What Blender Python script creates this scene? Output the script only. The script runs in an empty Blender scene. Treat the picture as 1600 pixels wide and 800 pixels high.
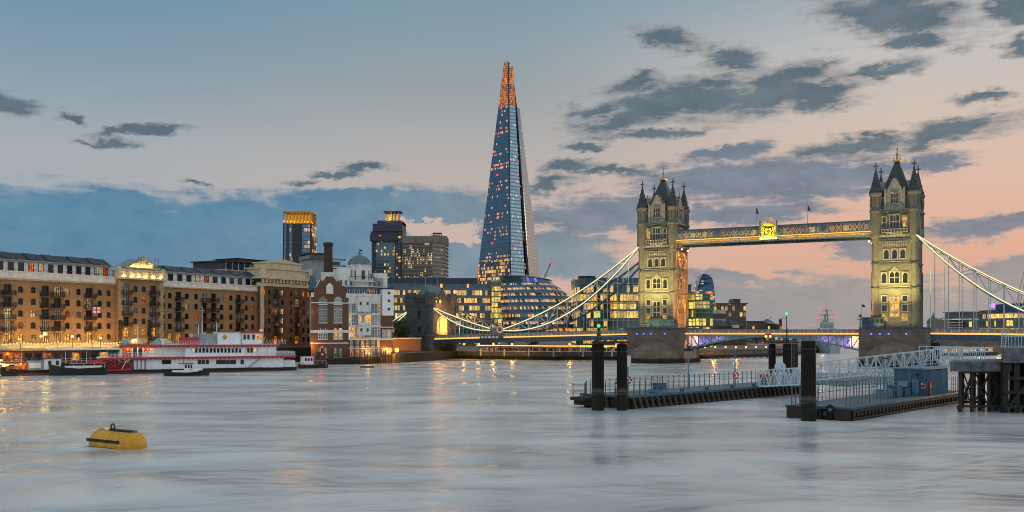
import bpy, math, random
from mathutils import Matrix, Vector
random.seed(7)
rnd = random.random
PI = math.pi
scene = bpy.context.scene
COL = scene.collection
F, HY, CZ = 1500.0, 519.0, 10.7          # focal length in photo pixels, horizon row, eye height (m)

# ------------------------------------------------------------------ camera
cam = bpy.data.objects.new('camera', bpy.data.cameras.new('camera'))
COL.objects.link(cam)
cam.location = (0, 0, CZ)
cam.rotation_euler = (math.radians(90), 0, 0)
cam.data.sensor_width = 36
cam.data.lens = 36 * F / 1600
cam.data.shift_y = (HY - 400) / 1600
cam.data.clip_start = 0.5
cam.data.clip_end = 30000
scene.camera = cam

# ------------------------------------------------------------------ exposure
vs = scene.view_settings
vs.view_transform = 'Standard'; vs.look = 'None'; vs.exposure = 0; vs.gamma = 1; vs.use_curve_mapping = False
scene.render.engine = 'CYCLES'
scene.cycles.use_denoising = True
scene.cycles.max_bounces = 5
scene.cycles.diffuse_bounces = 2
scene.cycles.glossy_bounces = 3
scene.cycles.transparent_max_bounces = 6
scene.cycles.sample_clamp_indirect = 3
scene.cycles.sample_clamp_direct = 40
scene.cycles.caustics_reflective = False
scene.cycles.caustics_refractive = False
scene.cycles.use_light_tree = True
scene.cycles.filter_width = 1.0


def lin(h):
    h = h.lstrip('#')
    c = [int(h[i:i + 2], 16) / 255 for i in (0, 2, 4)]
    return tuple((x / 12.92 if x <= .04045 else ((x + .055) / 1.055) ** 2.4) for x in c) + (1.0,)


# ------------------------------------------------------------------ node helpers
class NT:
    def __init__(s, tree):
        s.t = tree
        s.t.nodes.clear()

    def n(s, typ, ins=None, **props):
        nd = s.t.nodes.new(typ)
        for k, v in props.items():
            setattr(nd, k, v)
        if ins:
            for k, v in ins.items():
                s.put(nd.inputs[k], v)
        return nd

    def put(s, sock, v):
        if isinstance(v, bpy.types.NodeSocket):
            s.t.links.new(v, sock)
        elif isinstance(v, bpy.types.Node):
            s.t.links.new(v.outputs[0], sock)
        else:
            sock.default_value = v

    def m(s, op, a, b=None, c=None, clamp=False):
        nd = s.t.nodes.new('ShaderNodeMath'); nd.operation = op; nd.use_clamp = clamp
        for i, v in enumerate((a, b, c)):
            if v is not None:
                s.put(nd.inputs[i], v)
        return nd.outputs[0]

    def vm(s, op, a, b=None):
        nd = s.t.nodes.new('ShaderNodeVectorMath'); nd.operation = op
        s.put(nd.inputs[0], a)
        if b is not None:
            s.put(nd.inputs[1], b)
        return nd.outputs['Value'] if op in ('LENGTH', 'DOT_PRODUCT') else nd.outputs[0]

    def mix(s, f, a, b, blend='MIX'):
        nd = s.t.nodes.new('ShaderNodeMix'); nd.data_type = 'RGBA'; nd.blend_type = blend
        s.put(nd.inputs[0], f); s.put(nd.inputs[6], a); s.put(nd.inputs[7], b)
        return nd.outputs[2]

    def ss(s, x, lo, hi, a=0.0, b=1.0):
        nd = s.t.nodes.new('ShaderNodeMapRange'); nd.interpolation_type = 'SMOOTHSTEP'
        s.put(nd.inputs[0], x); nd.inputs[1].default_value = lo; nd.inputs[2].default_value = hi
        nd.inputs[3].default_value = a; nd.inputs[4].default_value = b
        return nd.outputs[0]

    def ramp(s, x, stops, interp='LINEAR'):
        nd = s.t.nodes.new('ShaderNodeValToRGB'); cr = nd.color_ramp; cr.interpolation = interp
        while len(cr.elements) > 1:
            cr.elements.remove(cr.elements[-1])
        cr.elements[0].position = stops[0][0]; cr.elements[0].color = stops[0][1]
        for p, c in stops[1:]:
            e = cr.elements.new(p); e.color = c
        s.put(nd.inputs[0], x)
        return nd.outputs[0]


# ------------------------------------------------------------------ sky (dusk, lit by direction)
world = bpy.data.worlds.new('World')
scene.world = world
world.use_nodes = True
SUN_ROT = math.radians(52)


def build_sky():
    k = NT(world.node_tree)
    d = k.n('ShaderNodeTexCoord').outputs['Generated']
    sep = k.n('ShaderNodeSeparateXYZ', {0: d})
    az = k.m('ARCTAN2', sep.outputs[0], sep.outputs[1])
    el = k.m('ARCSINE', sep.outputs[2])
    e3 = k.m('MULTIPLY', k.m('MAXIMUM', el, 0.0), 2.0, clamp=True)     # ramp covers 0 .. 0.5 rad

    def col(stops):
        return k.ramp(e3, [(p * 2, lin(c)) for p, c in stops])
    left = col([(0, '#a9b3ba'), (.09, '#a6adb4'), (.17, '#a8aeb4'), (.24, '#8aa0ae'), (.33, '#6791ab'), (.5, '#97a6ae')])
    mid = col([(0, '#cdaea4'), (.07, '#d2b4a7'), (.13, '#c4b3ab'), (.19, '#b0adad'), (.25, '#97a1a6'), (.33, '#7f9baa'), (.5, '#a0a8ac')])
    right = col([(0, '#c2a69b'), (.045, '#d6a692'), (.09, '#dfad98'), (.15, '#dcb9a8'), (.21, '#cfbfb3'), (.27, '#c3c0bf'), (.33, '#9caab2'), (.5, '#aeaca9')])
    c = k.mix(k.ss(az, -.46, -.05), left, mid)
    c = k.mix(k.ss(az, -.05, .40), c, right)
    # unseen dome behind the camera, brightened and graded to light fronts and glass
    back = k.ss(sep.outputs[1], .75, -.2)
    c = k.mix(back, c, col([(0, '#c4bfb8'), (.12, '#bdbdba'), (.28, '#adb5b9'), (.5, '#a0adb5')]))
    # warped coordinates for the clouds
    co = k.n('ShaderNodeCombineXYZ', {0: az, 1: el, 2: 0.0}).outputs[0]
    st = k.n('ShaderNodeMapping', {0: co, 3: (1, 2.1, 1)}).outputs[0]
    n1 = k.n('ShaderNodeTexNoise', {'Vector': st, 'Scale': 17.0, 'Detail': 7.0, 'Roughness': .62}).outputs[1]
    n2 = k.n('ShaderNodeTexNoise', {'Vector': st, 'Scale': 75.0, 'Detail': 5.0, 'Roughness': .6})
    w = k.vm('ADD', co, k.vm('MULTIPLY', k.vm('SUBTRACT', n1, (.5, .5, .5)), (.085, .036, 0)))
    w = k.vm('ADD', w, k.vm('MULTIPLY', k.vm('SUBTRACT', n2.outputs[1], (.5, .5, .5)), (.014, .012, 0)))

    def blob(px, py, rx, ry, tilt=0.0, amp=1.0):
        t = (px - 800) / F
        a = math.atan(t); e = math.atan((HY - py) / F / math.sqrt(1 + t * t))
        mp = k.n('ShaderNodeMapping', {0: w, 1: (a, e, 0), 2: (0, 0, math.radians(tilt)), 3: (rx / F * math.cos(a) ** 2, ry / F, 1)}, vector_type='TEXTURE')
        return k.m('MULTIPLY', k.m('SUBTRACT', 1.0, k.vm('LENGTH', mp.outputs[0])), amp)

    def field(bl):
        acc = None
        for b in bl:
            v = blob(*b)
            acc = v if acc is None else k.m('MAXIMUM', acc, v)
        return acc
    dark = field([(1395, 22, 120, 34, -14), (1585, 12, 55, 24, -6), (1595, 72, 30, 16), (1040, 60, 52, 18, -10), (1150, 92, 58, 22, -12),
                  (1205, 143, 128, 36, 6), (1110, 152, 90, 32, 8), (1030, 162, 125, 32, 10), (960, 188, 82, 18, 8), (1275, 152, 66, 22), (925, 172, 40, 12, 8),
                  (1000, 130, 46, 15, 6), (1030, 207, 110, 8, 3), (1380, 106, 72, 11, 6), (1480, 205, 100, 20, 8), (1340, 228, 115, 13, 4),
                  (1470, 220, 70, 14, 10), (885, 262, 36, 12, 10), (860, 290, 50, 12, 5), (910, 230, 34, 7), (960, 266, 90, 9, 2),
                  (225, 206, 74, 9, 9), (170, 224, 46, 6, 3), (108, 188, 24, 8, -12), (8, 160, 46, 16, -8),
                  (525, 273, 46, 6, 4), (572, 265, 40, 7, 5), (468, 286, 32, 6, 2), (298, 287, 24, 5), (1540, 150, 50, 8), (1440, 60, 70, 14, -10)])
    pale = field([(1220, 280, 190, 36, 2), (1090, 282, 110, 30, 3), (1330, 272, 100, 20, 2), (1130, 243, 70, 11, 3), (930, 335, 140, 30, 3), (1010, 318, 90, 20), (1180, 330, 130, 20, 2),
                  (1440, 258, 90, 12, 5), (1520, 357, 130, 17, 5), (1590, 348, 60, 12, 4), (1010, 345, 90, 12, 2), (1345, 385, 60, 22), (1580, 418, 70, 20, 6),
                  (1260, 480, 260, 52, 1), (1420, 490, 240, 46, -2), (1110, 480, 150, 45), (1150, 432, 130, 9, 1), (900, 372, 60, 12), (1270, 300, 120, 16, 3), (1560, 470, 120, 50), (970, 440, 60, 30)])
    bank = field([(130, 385, 400, 92, -1), (-120, 380, 330, 74, 0), (430, 370, 330, 70, 1), (660, 335, 150, 48, 2), (700, 400, 170, 62), (180, 318, 90, 22, 2), (560, 312, 110, 16, 3), (860, 400, 120, 40)])
    hole = field([(655, 348, 66, 15, -4, 1.3), (700, 356, 62, 14, 4, 1.3), (715, 372, 40, 8, 2, 1.2)])
    wisp = k.n('ShaderNodeTexNoise', {'Vector': k.n('ShaderNodeMapping', {0: co, 2: (0, 0, math.radians(-7)), 3: (1, 5.5, 1)}).outputs[0], 'Scale': 22.0, 'Detail': 6.0, 'Roughness': .62, 'Distortion': .6}).outputs[0]
    fine = k.m('ADD', k.m('MULTIPLY', k.m('SUBTRACT', n2.outputs[0], .5), .6), k.m('MULTIPLY', k.m('SUBTRACT', wisp, .5), 1.5))
    cd = k.ss(k.m('ADD', dark, fine), -.40, .52, 0, .97)
    cp = k.ss(k.m('ADD', pale, fine), -.32, .46, 0, .95)
    cb = k.ss(k.m('ADD', k.m('SUBTRACT', bank, k.m('MAXIMUM', k.m('MULTIPLY', hole, 1.5), 0.0)), k.m('MULTIPLY', fine, .35)), -.08, .30, 0, .97)
    shade = k.ss(n1, .35, .68)
    bankcol = k.mix(k.ss(az, -.25, .05), k.mix(shade, lin('#4a7d9f'), lin('#628da9')), k.mix(shade, lin('#6f8596'), lin('#8496a3')))
    palecol = k.mix(k.ss(el, .02, .12), k.mix(shade, lin('#8f959b'), lin('#a09e9f')), k.mix(shade, lin('#63758a'), lin('#7f8a9c')))
    darkcol = k.mix(shade, lin('#486070'), lin('#627581'))
    bankcol = k.mix(k.ss(el, .09, .0, 0, .55), bankcol, lin('#86a3b0'))
    rim = k.m('MULTIPLY', cp, k.m('SUBTRACT', 1.0, cp))
    c = k.mix(k.m('MULTIPLY', rim, .9), c, lin('#e9d2c2'))
    c = k.mix(cp, c, palecol)
    c = k.mix(cb, c, bankcol)
    edge = k.m('MULTIPLY', k.m('MULTIPLY', cd, k.m('SUBTRACT', 1.0, cd)), 1.2)
    c = k.mix(cd, c, darkcol)
    c = k.mix(edge, c, k.mix(k.ss(az, -.1, .3), lin('#9aa3aa'), lin('#c0b4ad')))
    # the physical sky of a sun at the horizon, faint under the cloud colours
    ns = k.n('ShaderNodeTexSky', sky_type='NISHITA', sun_disc=False, sun_elevation=math.radians(1.0), sun_rotation=SUN_ROT)
    bg1 = k.n('ShaderNodeBackground', {0: c, 1: k.m('ADD', .96, k.m('MULTIPLY', back, .75))})
    bg2 = k.n('ShaderNodeBackground', {0: ns.outputs[0], 1: .016})
    add = k.n('ShaderNodeAddShader', {0: bg1.outputs[0], 1: bg2.outputs[0]})
    out = k.n('ShaderNodeOutputWorld', {0: add.outputs[0]})


build_sky()
world.cycles.sampling_method = 'MANUAL'
world.cycles.sample_map_resolution = 512

sun = bpy.data.objects.new('sun', bpy.data.lights.new('sun', 'SUN'))
COL.objects.link(sun)
sun.data.energy = 0.5
sun.data.angle = math.radians(12)
sun.data.color = (1.0, .72, .5)
# afterglow from the right, low above the horizon
sd = Vector((-math.sin(SUN_ROT), -math.cos(SUN_ROT), -.12))
sun.rotation_euler = sd.to_track_quat('-Z', 'Y').to_euler()


# ------------------------------------------------------------------ placing helpers
def at(px, Y, z=0.0):
    """world point at distance Y seen in photo column px"""
    return Vector(((px - 800) / F * Y, Y, z))


def zof(py, Y):
    return CZ + (HY - py) / F * Y


def tag(o, label=None, cat=None, group=None, kind=None):
    if label: o['label'] = label
    if cat: o['category'] = cat
    if group: o['group'] = group
    if kind: o['kind'] = kind
    return o


def thing(name, label, cat, loc=(0, 0, 0), rot=0.0, group=None):
    o = bpy.data.objects.new(name, None)
    o.empty_display_size = .5
    COL.objects.link(o)
    o.location = loc; o.rotation_euler = (0, 0, rot)
    return tag(o, label, cat, group)


def copy_tree(o, parent=None):
    c = o.copy(); COL.objects.link(c); c.parent = parent
    for ch in list(o.children):
        copy_tree(ch, c)
    return c


class MB:
    """collects faces in thing-local metres; build() links them as one mesh object with metric UVs"""
    def __init__(s):
        s.v = []; s.f = []; s.m = []; s.uv = []; s.mats = []; s.sm = []; s.M = Matrix()

    def mi(s, mat):
        if mat not in s.mats: s.mats.append(mat)
        return s.mats.index(mat)

    def face(s, pts, mat, uvs=None, smooth=False):
        P = [s.M @ Vector(p) for p in pts]
        i = len(s.v); s.v += P
        s.f.append(tuple(range(i, i + len(P)))); s.m.append(s.mi(mat)); s.sm.append(smooth)
        if uvs is None:
            n = Vector((0, 0, 0))
            for a in range(len(P)):
                p, q = P[a], P[(a + 1) % len(P)]
                n += Vector(((p.y - q.y) * (p.z + q.z), (p.z - q.z) * (p.x + q.x), (p.x - q.x) * (p.y + q.y)))
            if n.length > 1e-12: n.normalize()
            if abs(n.z) > .9:
                uvs = [(p.x, p.y) for p in P]
            else:
                t = Vector((-n.y, n.x, 0)).normalized()
                uvs = [(p.dot(t), p.z) for p in P]
        s.uv += list(uvs)
        return s

    def hexa(s, a, b, mat):
        """a, b: bottom and top quads (same winding, counter-clockwise from above)"""
        n = len(a)
        s.face(list(reversed(a)), mat); s.face(b, mat)
        for i in range(n):
            j = (i + 1) % n
            s.face([a[i], a[j], b[j], b[i]], mat)
        return s

    def box(s, x0, x1, y0, y1, z0, z1, mat):
        a = [(x0, y0, z0), (x1, y0, z0), (x1, y1, z0), (x0, y1, z0)]
        return s.hexa(a, [(p[0], p[1], z1) for p in a], mat)

    def cbox(s, c, sx, sy, sz, mat):
        return s.box(c[0] - sx / 2, c[0] + sx / 2, c[1] - sy / 2, c[1] + sy / 2, c[2] - sz / 2, c[2] + sz / 2, mat)

    def prism(s, poly, z0, z1, mat, top=None):
        b = [(p[0], p[1], z1) for p in (top or poly)]
        return s.hexa([(p[0], p[1], z0) for p in poly], b, mat)

    def bar(s, p, q, w, h, mat):
        p, q = Vector(p), Vector(q)
        d = (q - p)
        if d.length < 1e-6: return s
        d.normalize()
        side = d.cross(Vector((0, 0, 1)))
        side = Vector((1, 0, 0)) if side.length < 1e-3 else side.normalized()
        up = side.cross(d)
        a, b = side * w / 2, up * h / 2
        A = [p - a - b, p + a - b, p + a + b, p - a + b]
        B = [x + (q - p) for x in A]
        s.face(A, mat); s.face(list(reversed(B)), mat)
        for i in range(4):
            j = (i + 1) % 4
            s.face([A[j], A[i], B[i], B[j]], mat)
        return s

    def tube(s, p, q, r0, r1, mat, n=8, caps=True, smooth=True):
        p, q = Vector(p), Vector(q)
        d = (q - p).normalized()
        side = d.cross(Vector((0, 0, 1)))
        side = Vector((1, 0, 0)) if side.length < 1e-3 else side.normalized()
        up = side.cross(d)
        R = [side * math.cos(2 * PI * i / n) + up * math.sin(2 * PI * i / n) for i in range(n)]
        A = [p + x * r0 for x in R]; B = [q + x * r1 for x in R]
        for i in range(n):
            j = (i + 1) % n
            if r1 < 1e-5: s.face([A[j], A[i], q], mat, smooth=smooth)
            else: s.face([A[j], A[i], B[i], B[j]], mat, smooth=smooth)
        if caps:
            s.face(A, mat)
            if r1 > 1e-5: s.face(list(reversed(B)), mat)
        return s

    def lathe(s, prof, mat, c=(0, 0), n=12, a0=0.0, a1=2 * PI, smooth=True, sx=1.0, sy=1.0):
        full = abs(a1 - a0 - 2 * PI) < 1e-6
        A = [a0 + (a1 - a0) * i / n for i in range(n + 1)]
        for (r0, z0), (r1, z1) in zip(prof, prof[1:]):
            for i in range(n):
                x0, y0, x1, y1 = math.cos(A[i]) * sx, math.sin(A[i]) * sy, math.cos(A[i + 1]) * sx, math.sin(A[i + 1]) * sy
                q = [(c[0] + r0 * x0, c[1] + r0 * y0, z0), (c[0] + r0 * x1, c[1] + r0 * y1, z0), (c[0] + r1 * x1, c[1] + r1 * y1, z1), (c[0] + r1 * x0, c[1] + r1 * y0, z1)]
                if r0 < 1e-5: q = [q[0], q[2], q[3]]
                elif r1 < 1e-5: q = q[:3]
                R = max(r0, r1, .1)
                uv = [(A[i] * R * max(sx, sy), z0), (A[i + 1] * R * max(sx, sy), z0), (A[i + 1] * R * max(sx, sy), z1), (A[i] * R * max(sx, sy), z1)]
                if r0 < 1e-5: uv = [uv[0], uv[2], uv[3]]
                elif r1 < 1e-5: uv = uv[:3]
                s.face(q, mat, uv, smooth)
        return s

    def ball(s, c, r, mat, n=8, sz=1.0):
        k = max(4, n // 2)
        prof = [(r * math.sin(PI * i / k), c[2] - r * sz * math.cos(PI * i / k)) for i in range(k + 1)]
        prof[0] = (0, prof[0][1]); prof[-1] = (0, prof[-1][1])
        return s.lathe(prof, mat, (c[0], c[1]), n)

    def ring(s, c, R, r, mat, axis='y', n=16, k=6):
        def pt(a, b):
            x = (R + r * math.cos(b)) * math.cos(a); z = (R + r * math.cos(b)) * math.sin(a); y = r * math.sin(b)
            return {'y': (c[0] + x, c[1] + y, c[2] + z), 'x': (c[0] + y, c[1] + x, c[2] + z), 'z': (c[0] + x, c[1] + z, c[2] + y)}[axis]
        for i in range(n):
            for j in range(k):
                a0, a1, b0, b1 = 2 * PI * i / n, 2 * PI * (i + 1) / n, 2 * PI * j / k, 2 * PI * (j + 1) / k
                s.face([pt(a0, b0), pt(a0, b1), pt(a1, b1), pt(a1, b0)], mat, smooth=True)
        return s

    def wall(s, u0, u1, v0, v1, holes, mat, depth=.35, reveal=None):
        """front wall in the plane y=0 facing -y with real openings (u0,u1,v0,v1) and their reveals"""
        us = sorted({u0, u1, *[x for h in holes for x in h[:2] if u0 < x < u1]})
        vv = sorted({v0, v1, *[x for h in holes for x in h[2:4] if v0 < x < v1]})
        for j in range(len(vv) - 1):
            run = None
            for i in range(len(us) - 1):
                cu, cv = (us[i] + us[i + 1]) / 2, (vv[j] + vv[j + 1]) / 2
                inside = any(h[0] < cu < h[1] and h[2] < cv < h[3] for h in holes)
                if not inside and run is None: run = us[i]
                if run is not None and (inside or i == len(us) - 2):
                    e = us[i] if inside else us[i + 1]
                    s.face([(run, 0, vv[j]), (e, 0, vv[j]), (e, 0, vv[j + 1]), (run, 0, vv[j + 1])], mat)
                    run = None
        r = reveal or mat
        for a, b, c, d in [h[:4] for h in holes]:
            s.face([(a, 0, c), (a, depth, c), (a, depth, d), (a, 0, d)], r)
            s.face([(b, depth, c), (b, 0, c), (b, 0, d), (b, depth, d)], r)
            s.face([(a, 0, d), (a, depth, d), (b, depth, d), (b, 0, d)], r)
            s.face([(a, depth, c), (a, 0, c), (b, 0, c), (b, depth, c)], r)
        return s

    def mesh(s, name):
        me = bpy.data.meshes.new(name)
        me.from_pydata([tuple(v) for v in s.v], [], s.f)
        for m_ in s.mats: me.materials.append(m_)
        me.polygons.foreach_set('material_index', s.m)
        me.polygons.foreach_set('use_smooth', s.sm)
        ul = me.uv_layers.new(name='UVMap')
        ul.data.foreach_set('uv', [x for uv in s.uv for x in uv])
        me.update()
        return me

    def build(s, name, parent=None, loc=(0, 0, 0), rot=0.0, **t):
        return put(name, s.mesh(name), parent, loc, rot, **t)


def put(name, me, parent=None, loc=(0, 0, 0), rot=0.0, **t):
    o = bpy.data.objects.new(name, me)
    COL.objects.link(o)
    o.parent = parent
    o.location = loc
    o.rotation_euler = rot if isinstance(rot, (tuple, list)) else (0, 0, rot)
    return tag(o, **t)


def lamp(name, typ, loc, energy, color, aim=None, size=.5, spot=70, blend=.6, parent=None):
    L = bpy.data.lights.new(name, typ); L.energy = energy; L.color = color
    if typ == 'AREA': L.size = size
    else: L.shadow_soft_size = size
    if typ == 'SPOT': L.spot_size = math.radians(spot); L.spot_blend = blend
    o = bpy.data.objects.new(name, L); COL.objects.link(o); o.location = loc; o.parent = parent
    if aim is not None:
        o.rotation_euler = (Vector(aim) - Vector(loc)).to_track_quat('-Z', 'Y').to_euler()
    return o


# ------------------------------------------------------------------ materials
def new_mat(name):
    m = bpy.data.materials.new(name); m.use_nodes = True
    return m, NT(m.node_tree)


def finish(k, bsdf):
    k.n('ShaderNodeOutputMaterial', {0: bsdf.outputs[0]})


def mat(name, c, rough=.7, metal=0.0, var=.25, scale=.6, bump=0.0, streak=0.0, spec=.5, c2=None, tide=None):
    """painted / stone / metal surface: base colour with cloudy wear and optional rain streaks"""
    m, k = new_mat(name)
    co = k.n('ShaderNodeTexCoord').outputs['Object']
    n1 = k.n('ShaderNodeTexNoise', {'Vector': co, 'Scale': scale, 'Detail': 6.0, 'Roughness': .65}).outputs[0]
    c = lin(c) if isinstance(c, str) else c
    dk = tuple(x * (1 - var * 1.6) for x in c[:3]) + (1,)
    lt = tuple(min(1, x * (1 + var)) for x in c[:3]) + (1,)
    if c2: dk = lin(c2) if isinstance(c2, str) else c2
    col = k.mix(k.ss(n1, .3, .7), dk, lt)
    if streak:
        mp = k.n('ShaderNodeMapping', {0: co, 3: (1.6, 1.6, .08)}).outputs[0]
        n2 = k.n('ShaderNodeTexNoise', {'Vector': mp, 'Scale': 1.1, 'Detail': 4.0}).outputs[0]
        col = k.mix(k.ss(n2, .48, .75, 0, streak), col, tuple(x * .35 for x in c[:3]) + (1,))
    if tide is not None:
        zt = k.m('ADD', k.n('ShaderNodeSeparateXYZ', {0: co}).outputs[2], k.m('MULTIPLY', k.m('SUBTRACT', n1, .5), 1.2))
        col = k.mix(k.ss(zt, tide + .25, tide - .25, 0, .85), col, lin('#1c2213'))
        col = k.mix(k.m('MULTIPLY', k.ss(zt, tide + .1, tide + .5), k.ss(zt, tide + 1.3, tide + .6, 0, .5)), col, lin('#6b6a5c'))
    ins = {'Base Color': col, 'Roughness': k.ss(n1, .2, .8, max(.05, rough - .12), min(1, rough + .12)), 'Metallic': metal, 'Specular IOR Level': spec}
    if bump:
        n3 = k.n('ShaderNodeTexNoise', {'Vector': co, 'Scale': scale * 7, 'Detail': 5.0}).outputs[0]
        ins['Normal'] = k.n('ShaderNodeBump', {'Height': n3, 'Strength': bump, 'Distance': .05}).outputs[0]
    finish(k, k.n('ShaderNodeBsdfPrincipled', ins))
    return m


def masonry(name, c1, c2, mortar, bw=.7, bh=.25, var=.3, wet=None, ms=.012, rough=.9, patch='#6b5640', patchf=.35):
    """brick or ashlar courses on metric UVs, with patches of soot; wet = height below which it is dark and green"""
    m, k = new_mat(name)
    tc = k.n('ShaderNodeTexCoord')
    br = k.n('ShaderNodeTexBrick', {'Vector': tc.outputs['UV'], 'Color1': lin(c1), 'Color2': lin(c2), 'Mortar': lin(mortar), 'Scale': 1.0,
                                    'Mortar Size': ms, 'Mortar Smooth': .3, 'Bias': 0.0, 'Brick Width': bw, 'Row Height': bh})
    n1 = k.n('ShaderNodeTexNoise', {'Vector': tc.outputs['Object'], 'Scale': .22, 'Detail': 7.0, 'Roughness': .65}).outputs[0]
    n2 = k.n('ShaderNodeTexNoise', {'Vector': tc.outputs['Object'], 'Scale': 2.3, 'Detail': 4.0}).outputs[0]
    col = k.mix(k.ss(n1, .42, .72, 0, patchf), br.outputs[0], lin(patch))
    col = k.mix(k.ss(n2, .35, .75, 0, var), col, tuple(x * .45 for x in lin(c1)[:3]) + (1,))
    if wet is not None:
        z = k.n('ShaderNodeSeparateXYZ', {0: tc.outputs['Object']}).outputs[2]
        zz = k.m('ADD', z, k.m('MULTIPLY', k.m('SUBTRACT', n1, .5), 1.6))
        col = k.mix(k.ss(zz, wet + .5, wet - .3), col, k.mix(k.ss(n2, .4, .65), lin('#241f18'), lin('#2f3a1c')))
    bp = k.n('ShaderNodeBump', {'Height': br.outputs[1], 'Strength': .35, 'Distance': .03}, invert=True)
    finish(k, k.n('ShaderNodeBsdfPrincipled', {'Base Color': col, 'Roughness': rough, 'Normal': bp.outputs[0], 'Specular IOR Level': .25}))
    return m


def glow(name, c, s):
    m, k = new_mat(name)
    k.n('ShaderNodeOutputMaterial', {0: k.n('ShaderNodeEmission', {0: c if not isinstance(c, str) else lin(c), 1: s}).outputs[0]})
    return m


def pane(name, tint='#101820', lit=None, s=1.0, rough=.08, scale=1.2):
    """one window pane: dark glass, or a lit room behind the glass with curtains and furniture as soft blotches"""
    m, k = new_mat(name)
    oi = k.n('ShaderNodeObjectInfo').outputs['Random']
    co = k.n('ShaderNodeTexCoord').outputs['Object']
    v = k.vm('ADD', co, k.n('ShaderNodeCombineXYZ', {0: k.m('MULTIPLY', oi, 37.0), 1: k.m('MULTIPLY', oi, 91.0), 2: 0.0}).outputs[0])
    ns = k.n('ShaderNodeTexNoise', {'Vector': v, 'Scale': scale, 'Detail': 2.0}).outputs[0]
    base = k.mix(oi, lin(tint), tuple(x * 2.2 for x in lin(tint)[:3]) + (1,))
    ins = {'Base Color': base, 'Roughness': rough, 'Specular IOR Level': .45}
    if lit:
        ins['Emission Color'] = lin(lit)
        ins['Emission Strength'] = k.m('MULTIPLY', k.ss(ns, .3, .68, .12, 1.0), k.m('MULTIPLY', k.m('ADD', .45, oi), s))
    finish(k, k.n('ShaderNodeBsdfPrincipled', ins))
    return m


def facade(name, pw, fh, lit, warm='#ffb347', s=1.2, tint='#1d3444', frame='#4a5258', fw=.07, sp=.28, spcol='#2a3a44', rowvar=.5, metal=.55, rough=.12, seed=0.0, clump=0.0, warm2='#ffd98a', zfade=None, cs=.21):
    """curtain wall: panes pw x fh on metric UVs, spandrels, mullions, and lit rooms chosen per pane and per floor"""
    m, k = new_mat(name)
    uv = k.n('ShaderNodeSeparateXYZ', {0: k.n('ShaderNodeTexCoord').outputs['UV']})
    u = k.m('ADD', k.m('DIVIDE', uv.outputs[0], pw), 500.0)
    v = k.m('DIVIDE', uv.outputs[1], fh)
    cu, cv = k.m('FLOOR', u), k.m('FLOOR', v)
    fu, fv = k.m('FRACT', u), k.m('FRACT', v)
    cell = k.n('ShaderNodeCombineXYZ', {0: cu, 1: cv, 2: seed}).outputs[0]
    wn = k.n('ShaderNodeTexWhiteNoise', {'Vector': cell}, noise_dimensions='3D')
    row = k.n('ShaderNodeTexWhiteNoise', {'Vector': k.n('ShaderNodeCombineXYZ', {0: 3.0, 1: cv, 2: seed}).outputs[0]}, noise_dimensions='3D').outputs[0]
    blk = k.n('ShaderNodeTexNoise', {'Vector': k.n('ShaderNodeCombineXYZ', {0: k.m('MULTIPLY', cu, cs), 1: k.m('MULTIPLY', cv, 1.7), 2: seed}).outputs[0], 'Scale': 1.0, 'Detail': 2.0}).outputs[0]
    thr = k.m('ADD', lit, k.m('MULTIPLY', k.m('SUBTRACT', row, .5), rowvar))
    thr = k.m('ADD', thr, k.m('MULTIPLY', k.m('SUBTRACT', blk, .5), clump))
    if zfade:
        thr = k.m('ADD', thr, k.ss(uv.outputs[1], zfade[0], zfade[1], zfade[2], 0.0))
    on = k.m('LESS_THAN', wn.outputs[0], thr)
    mull = k.m('MAXIMUM', k.m('LESS_THAN', fu, fw), k.m('LESS_THAN', fv, .05))
    span = k.m('LESS_THAN', fv, sp)
    clear = k.m('MULTIPLY', k.m('SUBTRACT', 1.0, mull), k.m('SUBTRACT', 1.0, span))
    sepc = k.n('ShaderNodeSeparateColor', {0: wn.outputs[1]})
    det = k.n('ShaderNodeTexNoise', {'Vector': k.n('ShaderNodeCombineXYZ', {0: k.m('MULTIPLY', u, 2.3), 1: k.m('MULTIPLY', v, 3.1), 2: seed}).outputs[0], 'Scale': 1.0, 'Detail': 2.0}).outputs[0]
    inten = k.m('MULTIPLY', k.m('ADD', .3, sepc.outputs[1]), k.ss(det, .25, .7, .25, 1.1))
    es = k.m('MULTIPLY', k.m('MULTIPLY', on, clear), k.m('MULTIPLY', inten, s))
    tn = lin(tint)
    base = k.mix(sepc.outputs[2], tn, tuple(x * 1.5 for x in tn[:3]) + (1,))
    base = k.mix(span, base, lin(spcol))
    base = k.mix(mull, base, lin(frame))
    finish(k, k.n('ShaderNodeBsdfPrincipled', {'Base Color': base, 'Roughness': k.m('ADD', rough, k.m('MULTIPLY', mull, .35)), 'Metallic': k.m('MULTIPLY', clear, metal),
                                               'Emission Color': k.mix(sepc.outputs[0], lin(warm), lin(warm2)), 'Emission Strength': es, 'Specular IOR Level': .6}))
    return m


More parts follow.
